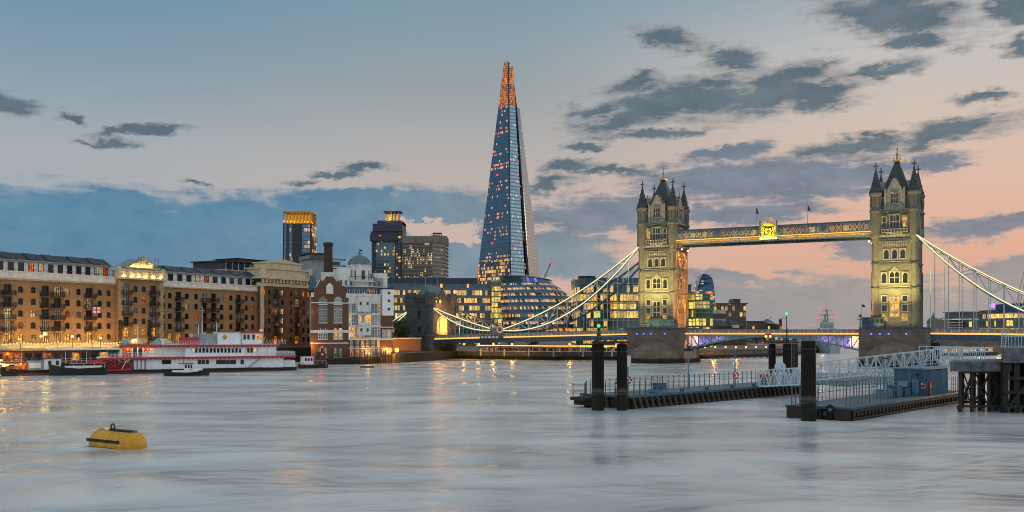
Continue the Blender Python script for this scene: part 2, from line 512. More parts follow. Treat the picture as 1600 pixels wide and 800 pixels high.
M = {}
M['brick'] = masonry('stock_brick', '#a3805a', '#8a6a4a', '#857665', .45, .15, .35, patch='#5d4633')
M['brick_dark'] = masonry('brown_brick', '#74553f', '#614636', '#6a5c51', .45, .15, .4, patch='#452f25')
M['brick_arch'] = mat('pale_brick_lintel', '#ab936f', .9, var=.2)
M['stucco'] = mat('white_stucco', '#d6d4d0', .8, var=.12, streak=.35)
M['cream'] = mat('cream_render', '#c0b397', .85, var=.15, streak=.35)
M['stone'] = masonry('tower_stone', '#6f6e69', '#5f5e5a', '#454440', 1.3, .55, .35, patch='#5f5d56', patchf=.5)
M['stone_trim'] = mat('carved_pale_stone', '#8a877f', .85, var=.22, scale=1.2, bump=.3, streak=.3)
M['fascia'] = mat('brown_gold_fascia', '#755a42', .6, var=.2)
M['parapet'] = mat('warm_parapet_paint', '#8d766a', .6, var=.2)
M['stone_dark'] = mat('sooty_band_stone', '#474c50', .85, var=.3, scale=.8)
M['granite'] = masonry('pier_granite', '#7a7168', '#675f58', '#4a4540', 2.0, .8, .5, wet=1.6, ms=.03, patch='#4d4640', patchf=.7)
M['abut'] = masonry('abutment_stone', '#636366', '#525458', '#37383b', 1.6, .6, .45, wet=1.2, patch='#39393a', patchf=.7)
M['slate'] = mat('slate_roof', '#2b363d', .6, var=.3, scale=.7, streak=.3)
M['lead'] = mat('lead_dome', '#4f6a70', .55, var=.25)
M['dark'] = mat('black_ironwork', '#16191c', .55, var=.3)
M['darkwall'] = mat('dark_cladding', '#2b2c31', .6, var=.25)
M['navy'] = mat('navy_cladding', '#22304a', .5, var=.2)
M['concrete'] = mat('grey_concrete', '#7d7368', .85, var=.22, streak=.5, bump=.2)
M['concrete_dk'] = mat('stained_concrete', '#5c6168', .9, var=.35, streak=.7, scale=.9, bump=.3)
M['walk_bar'] = mat('walkway_lattice_paint', '#828e93', .5, var=.15)
M['walk_chord'] = mat('walkway_chord_paint', '#4b5c68', .5, var=.2)
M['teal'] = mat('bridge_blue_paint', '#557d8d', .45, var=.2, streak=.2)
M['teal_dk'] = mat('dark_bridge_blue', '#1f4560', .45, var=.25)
M['white_paint'] = mat('white_bridge_paint', '#a9b4b8', .5, var=.12, streak=.2)
M['asphalt'] = mat('road_asphalt', (.05, .05, .055, 1), .9, var=.2)
M['paving'] = mat('bank_paving', '#6d6459', .9, var=.3, scale=.3)
M['gilt'] = mat('bright_gilt_paint', '#c9a626', .5, var=.25, scale=2.0)
M['deckpaint'] = mat('worn_grey_deck', '#56656c', .75, var=.3, scale=.8, streak=.2)
M['gold'] = mat('gilding', '#b98a2e', .35, metal=.8, var=.2)
M['red_paint'] = mat('red_paint', '#b3262f', .45, var=.2)
M['boat_white'] = mat('white_boat_paint', '#e4e6e8', .45, var=.06, streak=.25)
M['boat_grey'] = mat('grey_boat_paint', '#8b979f', .5, var=.15, streak=.3)
M['boat_black'] = mat('black_hull', '#15130f', .5, var=.4, streak=.2)
M['rust_red'] = mat('red_lead_hull', '#6b2018', .6, var=.35, scale=1.2)
M['wood'] = mat('varnished_wood', '#9a5426', .5, var=.3)
M['timber'] = mat('wet_dark_timber', '#18130f', .75, var=.5, scale=1.1, streak=.5, bump=.5, c2='#0d0b0a')
M['pile'] = mat('tarred_pile_timber', '#0f0c0a', .8, var=.5, scale=.9, streak=.6, bump=.6, c2='#1d1612', spec=.25, tide=1.9)
M['timber_pale'] = mat('weathered_fender_timber', '#4c433b', .85, var=.4, scale=1.0, streak=.7, bump=.4)
M['rust'] = mat('rusty_dark_steel', '#231a15', .7, var=.45, scale=1.3, c2='#140f0d')
M['bluepaint'] = mat('blue_grey_deck_paint', '#547b94', .5, var=.2, streak=.35)
M['bluepaint_dk'] = mat('dark_blue_container', '#2f556e', .5, var=.25, streak=.4)
M['gang'] = mat('gangway_white_paint', '#b4c6d0', .45, var=.12, streak=.25)
M['yellow'] = mat('buoy_yellow', '#c98f14', .5, var=.12, scale=1.5, streak=.45, bump=.2)
M['rubber'] = mat('black_rubber', '#0c0b0b', .7, var=.3)
M['lifered'] = mat('life_ring_red', '#c02a22', .5, var=.12)
M['flag_white'] = mat('white_flag_cloth', '#d9d6d2', .8, var=.06)
M['flag_red'] = mat('red_flag_cloth', '#b8202a', .8, var=.08)
M['flag_dark'] = mat('dark_flag_cloth', '#3a3440', .8, var=.2)
M['steel'] = mat('galvanised_steel', '#7b868c', .45, metal=.4, var=.2)
M['chimney'] = mat('sooty_chimney_brick', '#41322c', .9, var=.35, scale=.8)
M['green'] = masonry('algae_river_wall', '#333a26', '#29331d', '#1f2318', 1.6, .6, .5, wet=2.0, ms=.03, patch='#2a3320', patchf=.6)
M['glass'] = pane('dark_glass')
M['glass_blue'] = pane('blue_glass', '#24404e', rough=.1)
M['lit_orange'] = pane('orange_lit_glass', '#201208', '#ff7a1e', .8)
M['lit_warm'] = pane('warm_lit_glass', '#201808', '#ffb648', 1.1)
M['lit_pale'] = pane('curtained_lit_glass', '#3a3428', '#ffdf9a', .7)
M['lit_dim'] = pane('dim_curtain_glass', '#4a5258', '#9fb0b4', .22)
M['g_chain'] = glow('chain_lights', (1.0, .82, .44, 1), 1.25)
M['g_deck'] = glow('deck_edge_lights', (1.0, .54, .13, 1), 1.35)
M['g_walk'] = glow('walkway_lights', (1.0, .66, .16, 1), 1.25)
M['g_bulb'] = glow('warm_bulb', (1.0, .62, .12, 1), 2.5)
M['g_sodium'] = glow('sodium_lamp', (1.0, .50, .09, 1), 3.0)
M['g_yellow'] = glow('yellow_globe', (1.0, .82, .30, 1), 2.5)
M['g_red'] = glow('red_signal', (1.0, .04, .04, 1), 2.2)
M['g_green'] = glow('green_signal', (.08, 1.0, .25, 1), 1.5)
M['g_blue'] = glow('blue_spot', (.14, .17, 1.0, 1), 2.0)
M['g_purple'] = glow('purple_glow', (.5, .25, 1.0, 1), 1.6)
M['g_white'] = glow('white_lamp', (1.0, .95, .85, 1), 7)


def water_mat():
    m, k = new_mat('river_water')
    co = k.n('ShaderNodeTexCoord').outputs['Object']
    mp = k.n('ShaderNodeMapping', {0: co, 2: (0, 0, math.radians(8)), 3: (.17, .24, 1)}).outputs[0]
    a = k.n('ShaderNodeTexNoise', {'Vector': mp, 'Scale': 1.0, 'Detail': 2.5, 'Roughness': .5, 'Distortion': .4}).outputs[0]
    mp2 = k.n('ShaderNodeMapping', {0: co, 2: (0, 0, math.radians(-5)), 3: (.045, .06, 1)}).outputs[0]
    b = k.n('ShaderNodeTexNoise', {'Vector': mp2, 'Scale': 1.0, 'Detail': 4.0, 'Roughness': .55, 'Distortion': .8}).outputs[0]
    mp3 = k.n('ShaderNodeMapping', {0: co, 2: (0, 0, math.radians(4)), 3: (.05, .10, 1)}).outputs[0]
    c = k.n('ShaderNodeTexNoise', {'Vector': mp3, 'Scale': 1.0, 'Detail': 3.0, 'Roughness': .5, 'Distortion': .6}).outputs[0]
    h = k.m('ADD', k.m('ADD', k.m('MULTIPLY', a, .32), k.m('MULTIPLY', b, 1.9)), k.m('MULTIPLY', c, 1.3))
    bp = k.n('ShaderNodeBump', {'Height': h, 'Strength': .42, 'Distance': 1.0})
    col = k.mix(k.ss(k.m('ADD', k.m('MULTIPLY', b, .5), k.m('MULTIPLY', c, .5)), .36, .64), lin('#9fa5a9'), lin('#cbccce'))
    finish(k, k.n('ShaderNodeBsdfPrincipled', {'Base Color': col, 'Roughness': k.ss(c, .3, .7, .19, .33), 'IOR': 2.1, 'Specular IOR Level': .6, 'Normal': bp.outputs[0]}))
    return m


M['water'] = water_mat()


def corrugated():
    m, k = new_mat('corrugated_blue_steel')
    tc = k.n('ShaderNodeTexCoord')
    u = k.n('ShaderNodeSeparateXYZ', {0: tc.outputs['UV']}).outputs[0]
    wv = k.m('SINE', k.m('MULTIPLY', u, 2 * PI / .32))
    n = k.n('ShaderNodeTexNoise', {'Vector': k.n('ShaderNodeMapping', {0: tc.outputs['Object'], 3: (2, 2, .15)}).outputs[0], 'Scale': 1.0, 'Detail': 4.0}).outputs[0]
    col = k.mix(k.ss(n, .4, .7), lin('#5797bd'), lin('#3d7599'))
    bp = k.n('ShaderNodeBump', {'Height': wv, 'Strength': 1.0, 'Distance': .14})
    finish(k, k.n('ShaderNodeBsdfPrincipled', {'Base Color': col, 'Roughness': .8, 'Specular IOR Level': .15, 'Normal': bp.outputs[0]}))
    return m


M['corr'] = corrugated()


# ------------------------------------------------------------------ setting: water, banks
mb = MB(); mb.face([(-9000, -300, 0), (9000, -300, 0), (9000, 14000, 0), (-9000, 14000, 0)], M['water'])
mb.build('river_water', kind='structure')
mb = MB(); mb.face([(-9000, -320, -6), (9000, -320, -6), (9000, 14000, -6), (-9000, 14000, -6)], M['asphalt'])
mb.build('river_bed', kind='structure')

# butler facade line: origin at photo column 0, running away from the viewer
FO, FD = Vector((-138.7, 260)), Vector((61, 104)).normalized()
FA = math.atan2(FD.y, FD.x)


def fs(px):
    k_ = (px - 800) / F
    return (k_ * FO.y - FO.x) / (FD.x - k_ * FD.y)


def fpt(s, off=0.0, z=0.0):
    """point s metres along the warehouse front, off metres towards the river"""
    return Vector((FO.x + FD.x * s + FD.y * off, FO.y + FD.y * s - FD.x * off, z))


BROT = math.atan2(-.4718, .8817)
BU, BV, BO = Vector((.8817, -.4718)), Vector((.4718, .8817)), Vector((88.22, 323.69))


def bl(s, v=0.0, z=0.0):
    return Vector((BO.x + BU.x * s + BV.x * v, BO.y + BU.y * s + BV.y * v, z))


q0, q1 = fpt(-60, 9), fpt(fs(484), 9)
bank = [(q0.x, q0.y), (q1.x, q1.y), (-66.5, 322), (-40.8, 334.5), (-33, 350), (-22, 388), (16, 370), (50, 372), (80, 393), (124, 436), (190, 560), (300, 900), (480, 1500), (480, 9000), (-4000, 9000), (-4000, 250)]
mb = MB(); mb.prism(bank, -5.5, 3.1, M['paving'])
mb.build('south_bank_ground', kind='structure')
mb = MB(); mb.prism([(q0.x, q0.y), (q1.x, q1.y), (-66.5, 322), (-58, 326), (-66, 420), (-260, 420), (-260, 250)], -5.4, 4.6, M['paving'])
mb.build('wharf_ground', kind='structure')
mb = MB(); mb.prism([(232, 470), (2500, 420), (4000, 9000), (700, 9000), (620, 1500), (420, 900)], -5.5, 4.4, M['paving'])
mb.build('north_bank_ground', kind='structure')
# quay walls
mb = MB()
for a, b in zip(bank[:5], bank[1:6]):
    if a[0] > -67:
        mb.bar((a[0], a[1], -.9), (b[0], b[1], -.9), .8, 8.2, M['timber']); continue
    mb.bar((a[0], a[1], 1.0), (b[0], b[1], 1.0), .8, 8.4, M['green'])
    mb.bar((a[0], a[1], 5.35), (b[0], b[1], 5.35), 1.0, .3, M['concrete'])
mb.build('quay_wall', label='dark river wall below the brick warehouses behind the paddle boat', cat='quay wall')
mb = MB()
for a, b in zip(bank[5:11], bank[6:12]):
    mb.bar((a[0], a[1], -1.2), (b[0], b[1], -1.2), .8, 5.0, M['green'])
    if a[0] > 45:
        mb.bar((a[0], a[1], 3.2), (b[0], b[1], 3.2), 1.0, .4, M['concrete_dk']); continue
    mb.bar((a[0], a[1], 2.0), (b[0], b[1], 2.0), .7, 2.0, M['concrete_dk'])
    mb.bar((a[0], a[1], 3.2), (b[0], b[1], 3.2), 1.1, .3, M['stucco'])
    d = Vector((b[0] - a[0], b[1] - a[1])); n = max(1, int(d.length / 9))
    for i in range(n):
        p = Vector(a) + d * i / n
        mb.box(p.x - .3, p.x + .3, p.y - .75, p.y + .2, 1.2, 4.1, M['stucco'])
mb.build('embankment_wall', label='green algae covered river wall with pale coping under the left bridge span', cat='river wall')


# ------------------------------------------------------------------ bridge
def arch_fill(mb, x0, x1, zs, zt, y, mat_, n=5, pointed=False):
    cx, r = (x0 + x1) / 2, (x1 - x0) / 2
    for sgn in (-1, 1):
        pts = []
        for i in range(n + 1):
            t = i / n
            if pointed:
                R = 1.6 * r; a = math.acos((R - r) / R) * t
                px_, pz_ = (R * math.cos(a) - (R - r)), R * math.sin(a)
            else:
                px_, pz_ = r * math.cos(t * PI / 2), r * math.sin(t * PI / 2)
            pts.append((cx + sgn * px_, y, min(zt, zs + pz_)))
        for a, b in zip(pts, pts[1:]):
            q = [a, (a[0], y, zt), (b[0], y, zt), b]
            mb.face(q if sgn < 0 else list(reversed(q)), mat_)


_wc = {}


def stone_window(w, h, lights, arched, pm, trim='stone_trim', tr=.28, rows=1, key=''):
    k_ = (w, h, lights, arched, pm, trim, rows)
    if k_ in _wc: return _wc[k_]
    mb = MB(); t = M[trim]
    mb.face([(-w / 2, -.03, 0), (w / 2, -.03, 0), (w / 2, -.03, h), (-w / 2, -.03, h)], M[pm])
    mb.box(-w / 2 - tr, -w / 2, -.3, .02, 0, h, t); mb.box(w / 2, w / 2 + tr, -.3, .02, 0, h, t)
    mb.box(-w / 2 - tr, w / 2 + tr, -.34, .02, h, h + tr, t)
    mb.box(-w / 2 - tr - .1, w / 2 + tr + .1, -.42, .02, -tr * .8, 0, t)
    lw = w / lights
    for i in range(lights):
        x0 = -w / 2 + i * lw
        if i: mb.box(x0 - .1, x0 + .1, -.2, -.02, 0, h, t)
        if arched: arch_fill(mb, x0 + (.1 if i else 0), x0 + lw - (.1 if i < lights - 1 else 0), h - lw * .75, h, -.12, t, 4, True)
    for j in range(1, rows):
        mb.box(-w / 2, w / 2, -.19, -.02, h * j / rows - .1, h * j / rows + .1, t)
    _wc[k_] = mb.mesh('window')
    return _wc[k_]


def make_tower(s, label, lit):
    root = thing('bridge_tower', label, 'bridge tower', bl(s, 0, 12.2), BROT, 'gothic towers of the bridge')
    A, B = 6.35, 6.9                      # half width (along bridge) and half depth
    S, T, D = M['stone'], M['stone_trim'], M['stone_dark']
    mb = MB()
    # shaft with the road arch running through it
    ah, sp, ztop = 3.9, 5.2, 11.5
    mb.box(-A, A, -B, -ah, 0, ztop, S); mb.box(-A, A, ah, B, 0, ztop, S)
    n = 8
    for x, flip in ((-A, True), (A, False)):
        for i in range(n):
            a0, a1 = PI * i / n, PI * (i + 1) / n
            p0, p1 = (x, ah * math.cos(a0), sp + ah * 1.15 * math.sin(a0)), (x, ah * math.cos(a1), sp + ah * 1.15 * math.sin(a1))
            q = [p0, p1, (x, p1[1], ztop), (x, p0[1], ztop)]
            mb.face(list(reversed(q)) if flip else q, S)
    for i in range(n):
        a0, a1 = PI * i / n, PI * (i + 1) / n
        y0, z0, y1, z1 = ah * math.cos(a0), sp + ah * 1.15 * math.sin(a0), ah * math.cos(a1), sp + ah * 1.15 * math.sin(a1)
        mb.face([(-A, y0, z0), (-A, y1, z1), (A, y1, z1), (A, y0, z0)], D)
    mb.box(-A, A, -B, B, ztop, 36.2, S)
    mb.build('shaft', root)
    # arch mouldings
    for sg in (-1, 1):
        mb = MB()
        for i in range(12):
            a0, a1 = PI * i / 12, PI * (i + 1) / 12
            for r, dx in ((4.2, .25), (4.8, .5)):
                mb.bar((sg * (A + dx * .5), r * math.cos(a0), sp + r * 1.12 * math.sin(a0)), (sg * (A + dx * .5), r * math.cos(a1), sp + r * 1.12 * math.sin(a1)), .5, dx, T)
        for yy in (-4.5, 4.5): mb.box(sg * A, sg * (A + .55), yy - .45, yy + .45, 0, sp, T) if sg > 0 else mb.box(-A - .55, -A, yy - .45, yy + .45, 0, sp, T)
        mb.build('road_arch', root)
    # string courses
    for z, h, o, m_ in ((11.9, .35, .30, D), (12.5, .25, .18, T), (19.6, .5, .34, D), (20.4, .22, .2, T), (27.2, .55, .5, D), (28.0, .9, .3, T), (28.9, .45, .62, D), (36.0, .5, .75, D), (36.6, .3, .45, T)):
        mb = MB(); mb.box(-A - o, A + o, -B - o, B + o, z, z + h, m_)
        mb.build('string_course', root)
    # corner turrets, spires, crosses
    for sx in (-1, 1):
        for sy in (-1, 1):
            c = (sx * (A - .75), sy * (B - .75))
            mb = MB()
            mb.lathe([(1.55, 0), (1.55, 1.0), (1.3, 1.3), (1.3, 26.5), (1.85, 28.6), (1.85, 36.0), (2.1, 36.2), (2.1, 36.6), (1.75, 36.8), (1.75, 41.0), (2.1, 41.6), (2.2, 42.2), (1.9, 42.3)], S, c, 8, PI / 8, PI / 8 + 2 * PI, smooth=False)
            for z in (12.1, 19.8, 27.4): mb.lathe([(1.3, z), (1.6, z + .1), (1.6, z + .4), (1.3, z + .5)], D, c, 8, PI / 8, PI / 8 + 2 * PI, smooth=False)
            for i in range(8):
                a = PI * i / 4
                x, y = c[0] + 1.66 * math.cos(a), c[1] + 1.66 * math.sin(a)
                mb.bar((x, y, 38.0), (x, y, 40.6), .3, .16, D)
            t = mb.build('turret', root)
            mb = MB(); mb.lathe([(2.15, 42.2), (1.55, 44.0), (.95, 46.4), (.35, 49.0), (.12, 49.6)], M['slate'], c, 8, PI / 8, PI / 8 + 2 * PI, smooth=False)
            for zz, rr in ((43.2, 1.85), (45.2, 1.3), (47.2, .82)): mb.lathe([(rr, zz), (rr + .12, zz + .1), (rr - .1, zz + .3)], D, c, 8, PI / 8, PI / 8 + 2 * PI, smooth=False)
            mb.build('spire', t)
            mb = MB(); mb.box(c[0] - .16, c[0] + .16, c[1] - .16, c[1] + .16, 49.4, 52.0, D)
            mb.box(c[0] - .75, c[0] + .75, c[1] - .15, c[1] + .15, 50.6, 50.95, D); mb.ball((c[0], c[1], 49.5), .3, D, 6)
            mb.build('cross', t)
    # attic storey, parapet
    mb = MB(); mb.box(-A + .5, A - .5, -B + .5, B - .5, 36.2, 41.0, S)
    for sg in (-1, 1):
        for i in range(5):
            x = -3.6 + i * 1.8
            mb.box(x - .3, x + .3, sg * (B - .75) - .25, sg * (B - .75) + .25, 38.2, 39.1, T)
            mb.box(sg * (A - .75) - .25, sg * (A - .75) + .25, x - .3, x + .3, 38.2, 39.1, T)
        mb.box(-A + 1, A - 1, sg * (B - .75) - .2, sg * (B - .75) + .2, 36.9, 38.3, T)
        mb.box(sg * (A - .75) - .2, sg * (A - .75) + .2, -B + 1, B - 1, 36.9, 38.3, T)
    mb.build('parapet', root)
    # main roof
    mb = MB()
    mb.prism([(-4.6, -5.0), (4.6, -5.0), (4.6, 5.0), (-4.6, 5.0)], 41.0, 52.6, M['slate'], [(-.6, -.7), (.6, -.7), (.6, .7), (-.6, .7)])
    r = mb.build('roof', root)
    mb = MB(); mb.M = Matrix.Translation((0, 0, 1.6))
    mb.box(-1.05, 1.05, -1.2, 1.2, 51, 51.4, M['gold'])
    for x in (-.9, .9):
        for y in (-1, 1): mb.tube((x, y, 51.2), (x, y, 53.0), .14, .02, M['gold'], 5)
    mb.tube((0, 0, 51.2), (0, 0, 54.6), .42, .16, M['gold'], 6); mb.ball((0, 0, 53.4), .42, M['gold'], 6); mb.tube((0, 0, 54.4), (0, 0, 57.2), .14, .03, M['gold'], 5)
    mb.ball((0, 0, 55.2), .3, M['gold'], 6)
    mb.build('finial', r)
    # four faces: dormers and windows
    for k_, (rot, half, hw) in enumerate(((0, B, A), (PI / 2, A, B), (PI, B, A), (-PI / 2, A, B))):
        R = Matrix.Rotation(rot, 4, 'Z')
        mb = MB(); mb.M = R
        yf = -half + .1
        mb.box(-2.7, 2.7, yf, yf + 3.2, 36.9, 42.0, T)
        mb.hexa([(-2.7, yf, 42), (2.7, yf, 42), (2.7, yf + 3.2, 42), (-2.7, yf + 3.2, 42)], [(-.35, yf, 46.6), (.35, yf, 46.6), (.35, yf + 3.2, 46.6), (-.35, yf + 3.2, 46.6)], T)
        for sx in (-1, 1):
            for i in range(4): mb.cbox((sx * (2.65 - i * .62), yf + .2, 42.5 + i * 1.15), .35, .5, .5, D)
            mb.box(sx * 2.75 - .32, sx * 2.75 + .32, yf - .25, yf + .4, 36.9, 43.4, T)
            mb.tube((sx * 2.75, yf + .1, 43.4), (sx * 2.75, yf + .1, 45.2), .4, .02, D, 4)
        mb.tube((0, yf + .2, 46.4), (0, yf + .2, 48.0), .25, .05, D, 5)
        dm = mb.build('dormer', root)

        def W(x, z, w, h, nl, ar, pm, rows=1, off=0.0, par=None, nm='window'):
            me = stone_window(w, h, nl, ar, pm, rows=rows)
            p = R @ Vector((x, -half - off + .02, z))
            put(nm, me, par or root, p, rot)
        W(0, 38.6, 2.3, 3.3, 3, True, 'glass', 2, -.1, dm, 'dormer_window')
        front = k_ in (0, 2)
        # oriel storey beside the walkways
        if front or True:
            W(0, 30.9, 2.5, 4.2, 3, True, 'glass', 2)
            W(-3.0, 31.2, 1.0, 3.4, 1, True, lit[0], 2); W(3.0, 31.2, 1.0, 3.4, 1, True, lit[1], 2)
            mb = MB(); mb.M = R
            mb.box(-3.9, 3.9, -half - .85, -half + .05, 29.5, 29.75, T)
            for i in range(9): mb.box(-3.9 + i * .93, -3.55 + i * .93, -half - .8, -half - .55, 29.75, 30.5, T)
            mb.box(-3.9, 3.9, -half - .85, -half - .5, 30.5, 30.7, T)
            for i in range(5):
                x = -1.9 + i * .95
                mb.hexa([(x - .05, -half - .2, 28.0), (x + .05, -half - .2, 28.0), (x + .05, -half, 28.0), (x - .05, -half, 28.0)], [(x - .4, -half - .75, 29.45), (x + .4, -half - .75, 29.45), (x + .4, -half, 29.45), (x - .4, -half, 29.45)], T)
            mb.build('balcony', root)
            # blind arcade and three-light window below
            mb = MB(); mb.M = R
            for j in range(2):
                for i in range(11):
                    x = -3.4 + i * .68
                    mb.box(x - .14, x + .14, -half - .22, -half + .02, 25.0 + j * .95, 25.75 + j * .95, T)
                mb.box(-3.8, 3.8, -half - .26, -half + .02, 25.75 + j * .95, 25.95 + j * .95, T)
            mb.build('blind_arcade', root)
            for x in (-2.4, 0, 2.4): W(x, 21.4, 1.45, 2.9, 1, True, 'glass')
            W(0, 13.8, 2.7, 3.6, 2, True, 'glass', 2)
            for x in (-3.1, 3.1): W(x, 13.8, 1.35, 3.2, 1, True, 'glass')
            mb = MB(); mb.M = R
            mb.hexa([(-1.3, -half - .3, 17.8), (1.3, -half - .3, 17.8), (1.3, -half + .02, 17.8), (-1.3, -half + .02, 17.8)], [(-.1, -half - .3, 19.0), (.1, -half - .3, 19.0), (.1, -half + .02, 19.0), (-.1, -half + .02, 19.0)], T)
            mb.build('gablet', root)
        if front:
            W(0, 3.4, 2.4, 5.9, 2, True, lit[2], 3)
            for x in (-3.0, 3.0):
                W(x, 2.2, 1.4, 1.9, 1, False, lit[3]); W(x, 5.0, 1.4, 1.9, 1, False, 'glass'); W(x, 8.0, 1.4, 1.8, 1, False, 'glass')
        else:
            # side buttresses flanking the road arch
            for sy in (-1, 1):
                mb = MB(); mb.M = R
                mb.box(sy * 5.9 - .55, sy * 5.9 + .55, -half - .7, -half + .02, 0, 17.0, S)
                mb.hexa([(sy * 5.9 - .55, -half - .7, 17), (sy * 5.9 + .55, -half - .7, 17), (sy * 5.9 + .55, -half, 17), (sy * 5.9 - .55, -half, 17)], [(sy * 5.9 - .3, -half - .12, 19), (sy * 5.9 + .3, -half - .12, 19), (sy * 5.9 + .3, -half, 19), (sy * 5.9 - .3, -half, 19)], S)
                mb.build('buttress', root)
    return root


TS = 38.9
make_tower(-TS, 'floodlit gothic stone bridge tower with orange lit side arch, left of the high walkways', ('lit_warm', 'glass', 'glass', 'lit_warm'))
make_tower(TS, 'floodlit gothic stone bridge tower at the right end of the high walkways', ('glass', 'lit_warm', 'lit_warm', 'lit_warm'))

# piers
for s, lab in ((-TS, 'granite river pier under the left floodlit tower, brown lit flank beside it'), (TS, 'granite river pier under the right floodlit tower, behind the white gangway')):
    root = thing('bridge_pier', lab, 'bridge pier', bl(s, 0, 0), BROT, 'granite piers of the bridge')
    mb = MB()
    poly = [(-10.4, -8.6), (10.4, -8.6), (10.4, 9.0), (4.0, 17.0), (-4.0, 17.0), (-10.4, 9.0)]
    mb.prism(poly, -5, 10.9, M['granite'])
    mb.build('pier_body', root)
    mb = MB(); mb.prism([(x * 1.03, y * 1.03) for x, y in poly], 10.9, 11.5, M['granite'])
    mb.prism([(x * 1.0, y * 1.0) for x, y in poly], 11.5, 12.2, M['stone_dark'])
    mb.build('coping', root)
    mb = MB(); mb.lathe([(9.2, -5), (9.2, 1.8), (8.9, 3.0), (7.8, 4.6), (5.4, 6.4), (2.4, 7.6), (0.0, 8.0)], M['granite'], (0, -8.5), 14, PI, 2 * PI, sy=.85)
    mb.build('cutwater', root)
    mb = MB(); mb.prism([(x * 1.035, y * 1.035) for x, y in poly], -5, 1.0, M['granite'])
    mb.build('footing', root)
    for i, x in enumerate((-6.6, -4.1, -1.5, 3.6)):
        mb = MB(); mb.ball((x, -8.95, 10.15), .32, M['g_blue'], 8)
        mb.build('blue_lamp', root)
    if s < 0:
        mb = MB(); mb.box(10.38, 10.44, -5.5, 5.5, 1.5, 9.0, M['dark'])
        mb.build('chamber_opening', root)

# control cabins on the piers
for s, x0, x1, lab in ((-TS, -3.0, 6.6, 'low blue-grey control cabin at the foot of the left floodlit tower'), (TS, -9.4, -3.0, 'dark control cabin with flat roof on the pier edge at the right tower')):
    root = thing('control_cabin', lab, 'cabin', bl(s, 0, 12.2), BROT)
    mb = MB(); mb.box(x0, x1, -10.2 + 1.8, -7.5, 0, 2.9, M['teal_dk']); mb.build('wall', root)
    mb = MB(); mb.box(x0 - .3, x1 + .3, -8.75, -7.2, 2.9, 3.15, M['darkwall']); mb.build('roof', root)
    w = (x1 - x0) / 5
    for i in range(5):
        mb = MB(); mb.box(x0 + w * i + .2, x0 + w * (i + 1) - .2, -8.47, -8.41, 1.2, 2.5, M['glass_blue' if s < 0 else 'glass']); mb.build('window', root)
root = thing('flag_pole', 'pole with small dark flag beside the cabin on the right pier', 'flag', bl(TS - 9.6, -7.6, 12.2), BROT)
mb = MB(); mb.tube((0, 0, 0), (0, 0, 7.6), .09, .05, M['steel'], 6); mb.build('pole', root)
mb = MB(); mb.face([(0, 0, 7.4), (.9, .1, 7.0), (.85, .1, 6.2), (0, 0, 6.6)], M['flag_dark']); mb.face([(0, .02, 7.4), (0, .02, 6.6), (.85, .12, 6.2), (.9, .12, 7.0)], M['flag_dark']); mb.build('cloth', root)
root = thing('signal_mast', 'short blue signal mast with crossbar on the right pier', 'signal mast', bl(TS - 10.0, -8.2, 12.2), BROT)
mb = MB(); mb.tube((0, 0, 0), (0, 0, 4.2), .22, .16, M['teal'], 6); mb.box(-1.0, 1.0, -.1, .1, 2.4, 2.6, M['teal']); mb.build('post', root)
mb = MB(); mb.cbox((0, 0, 3.6), .9, .5, .5, M['dark']); mb.build('signal_head', root)
root = thing('pier_railing', 'pale blue railing along the pier top at the left floodlit tower', 'railing', bl(-TS, -8.55, 12.2), BROT)
mb = MB()
for i in range(22): mb.bar((-10.2 + i * .97, 0, 0), (-10.2 + i * .97, 0, 1.3), .1, .1, M['teal'])
for z in (.5, 1.3): mb.bar((-10.3, 0, z), (10.3, 0, z), .1, .1, M['teal'])
mb.build('railings', root)

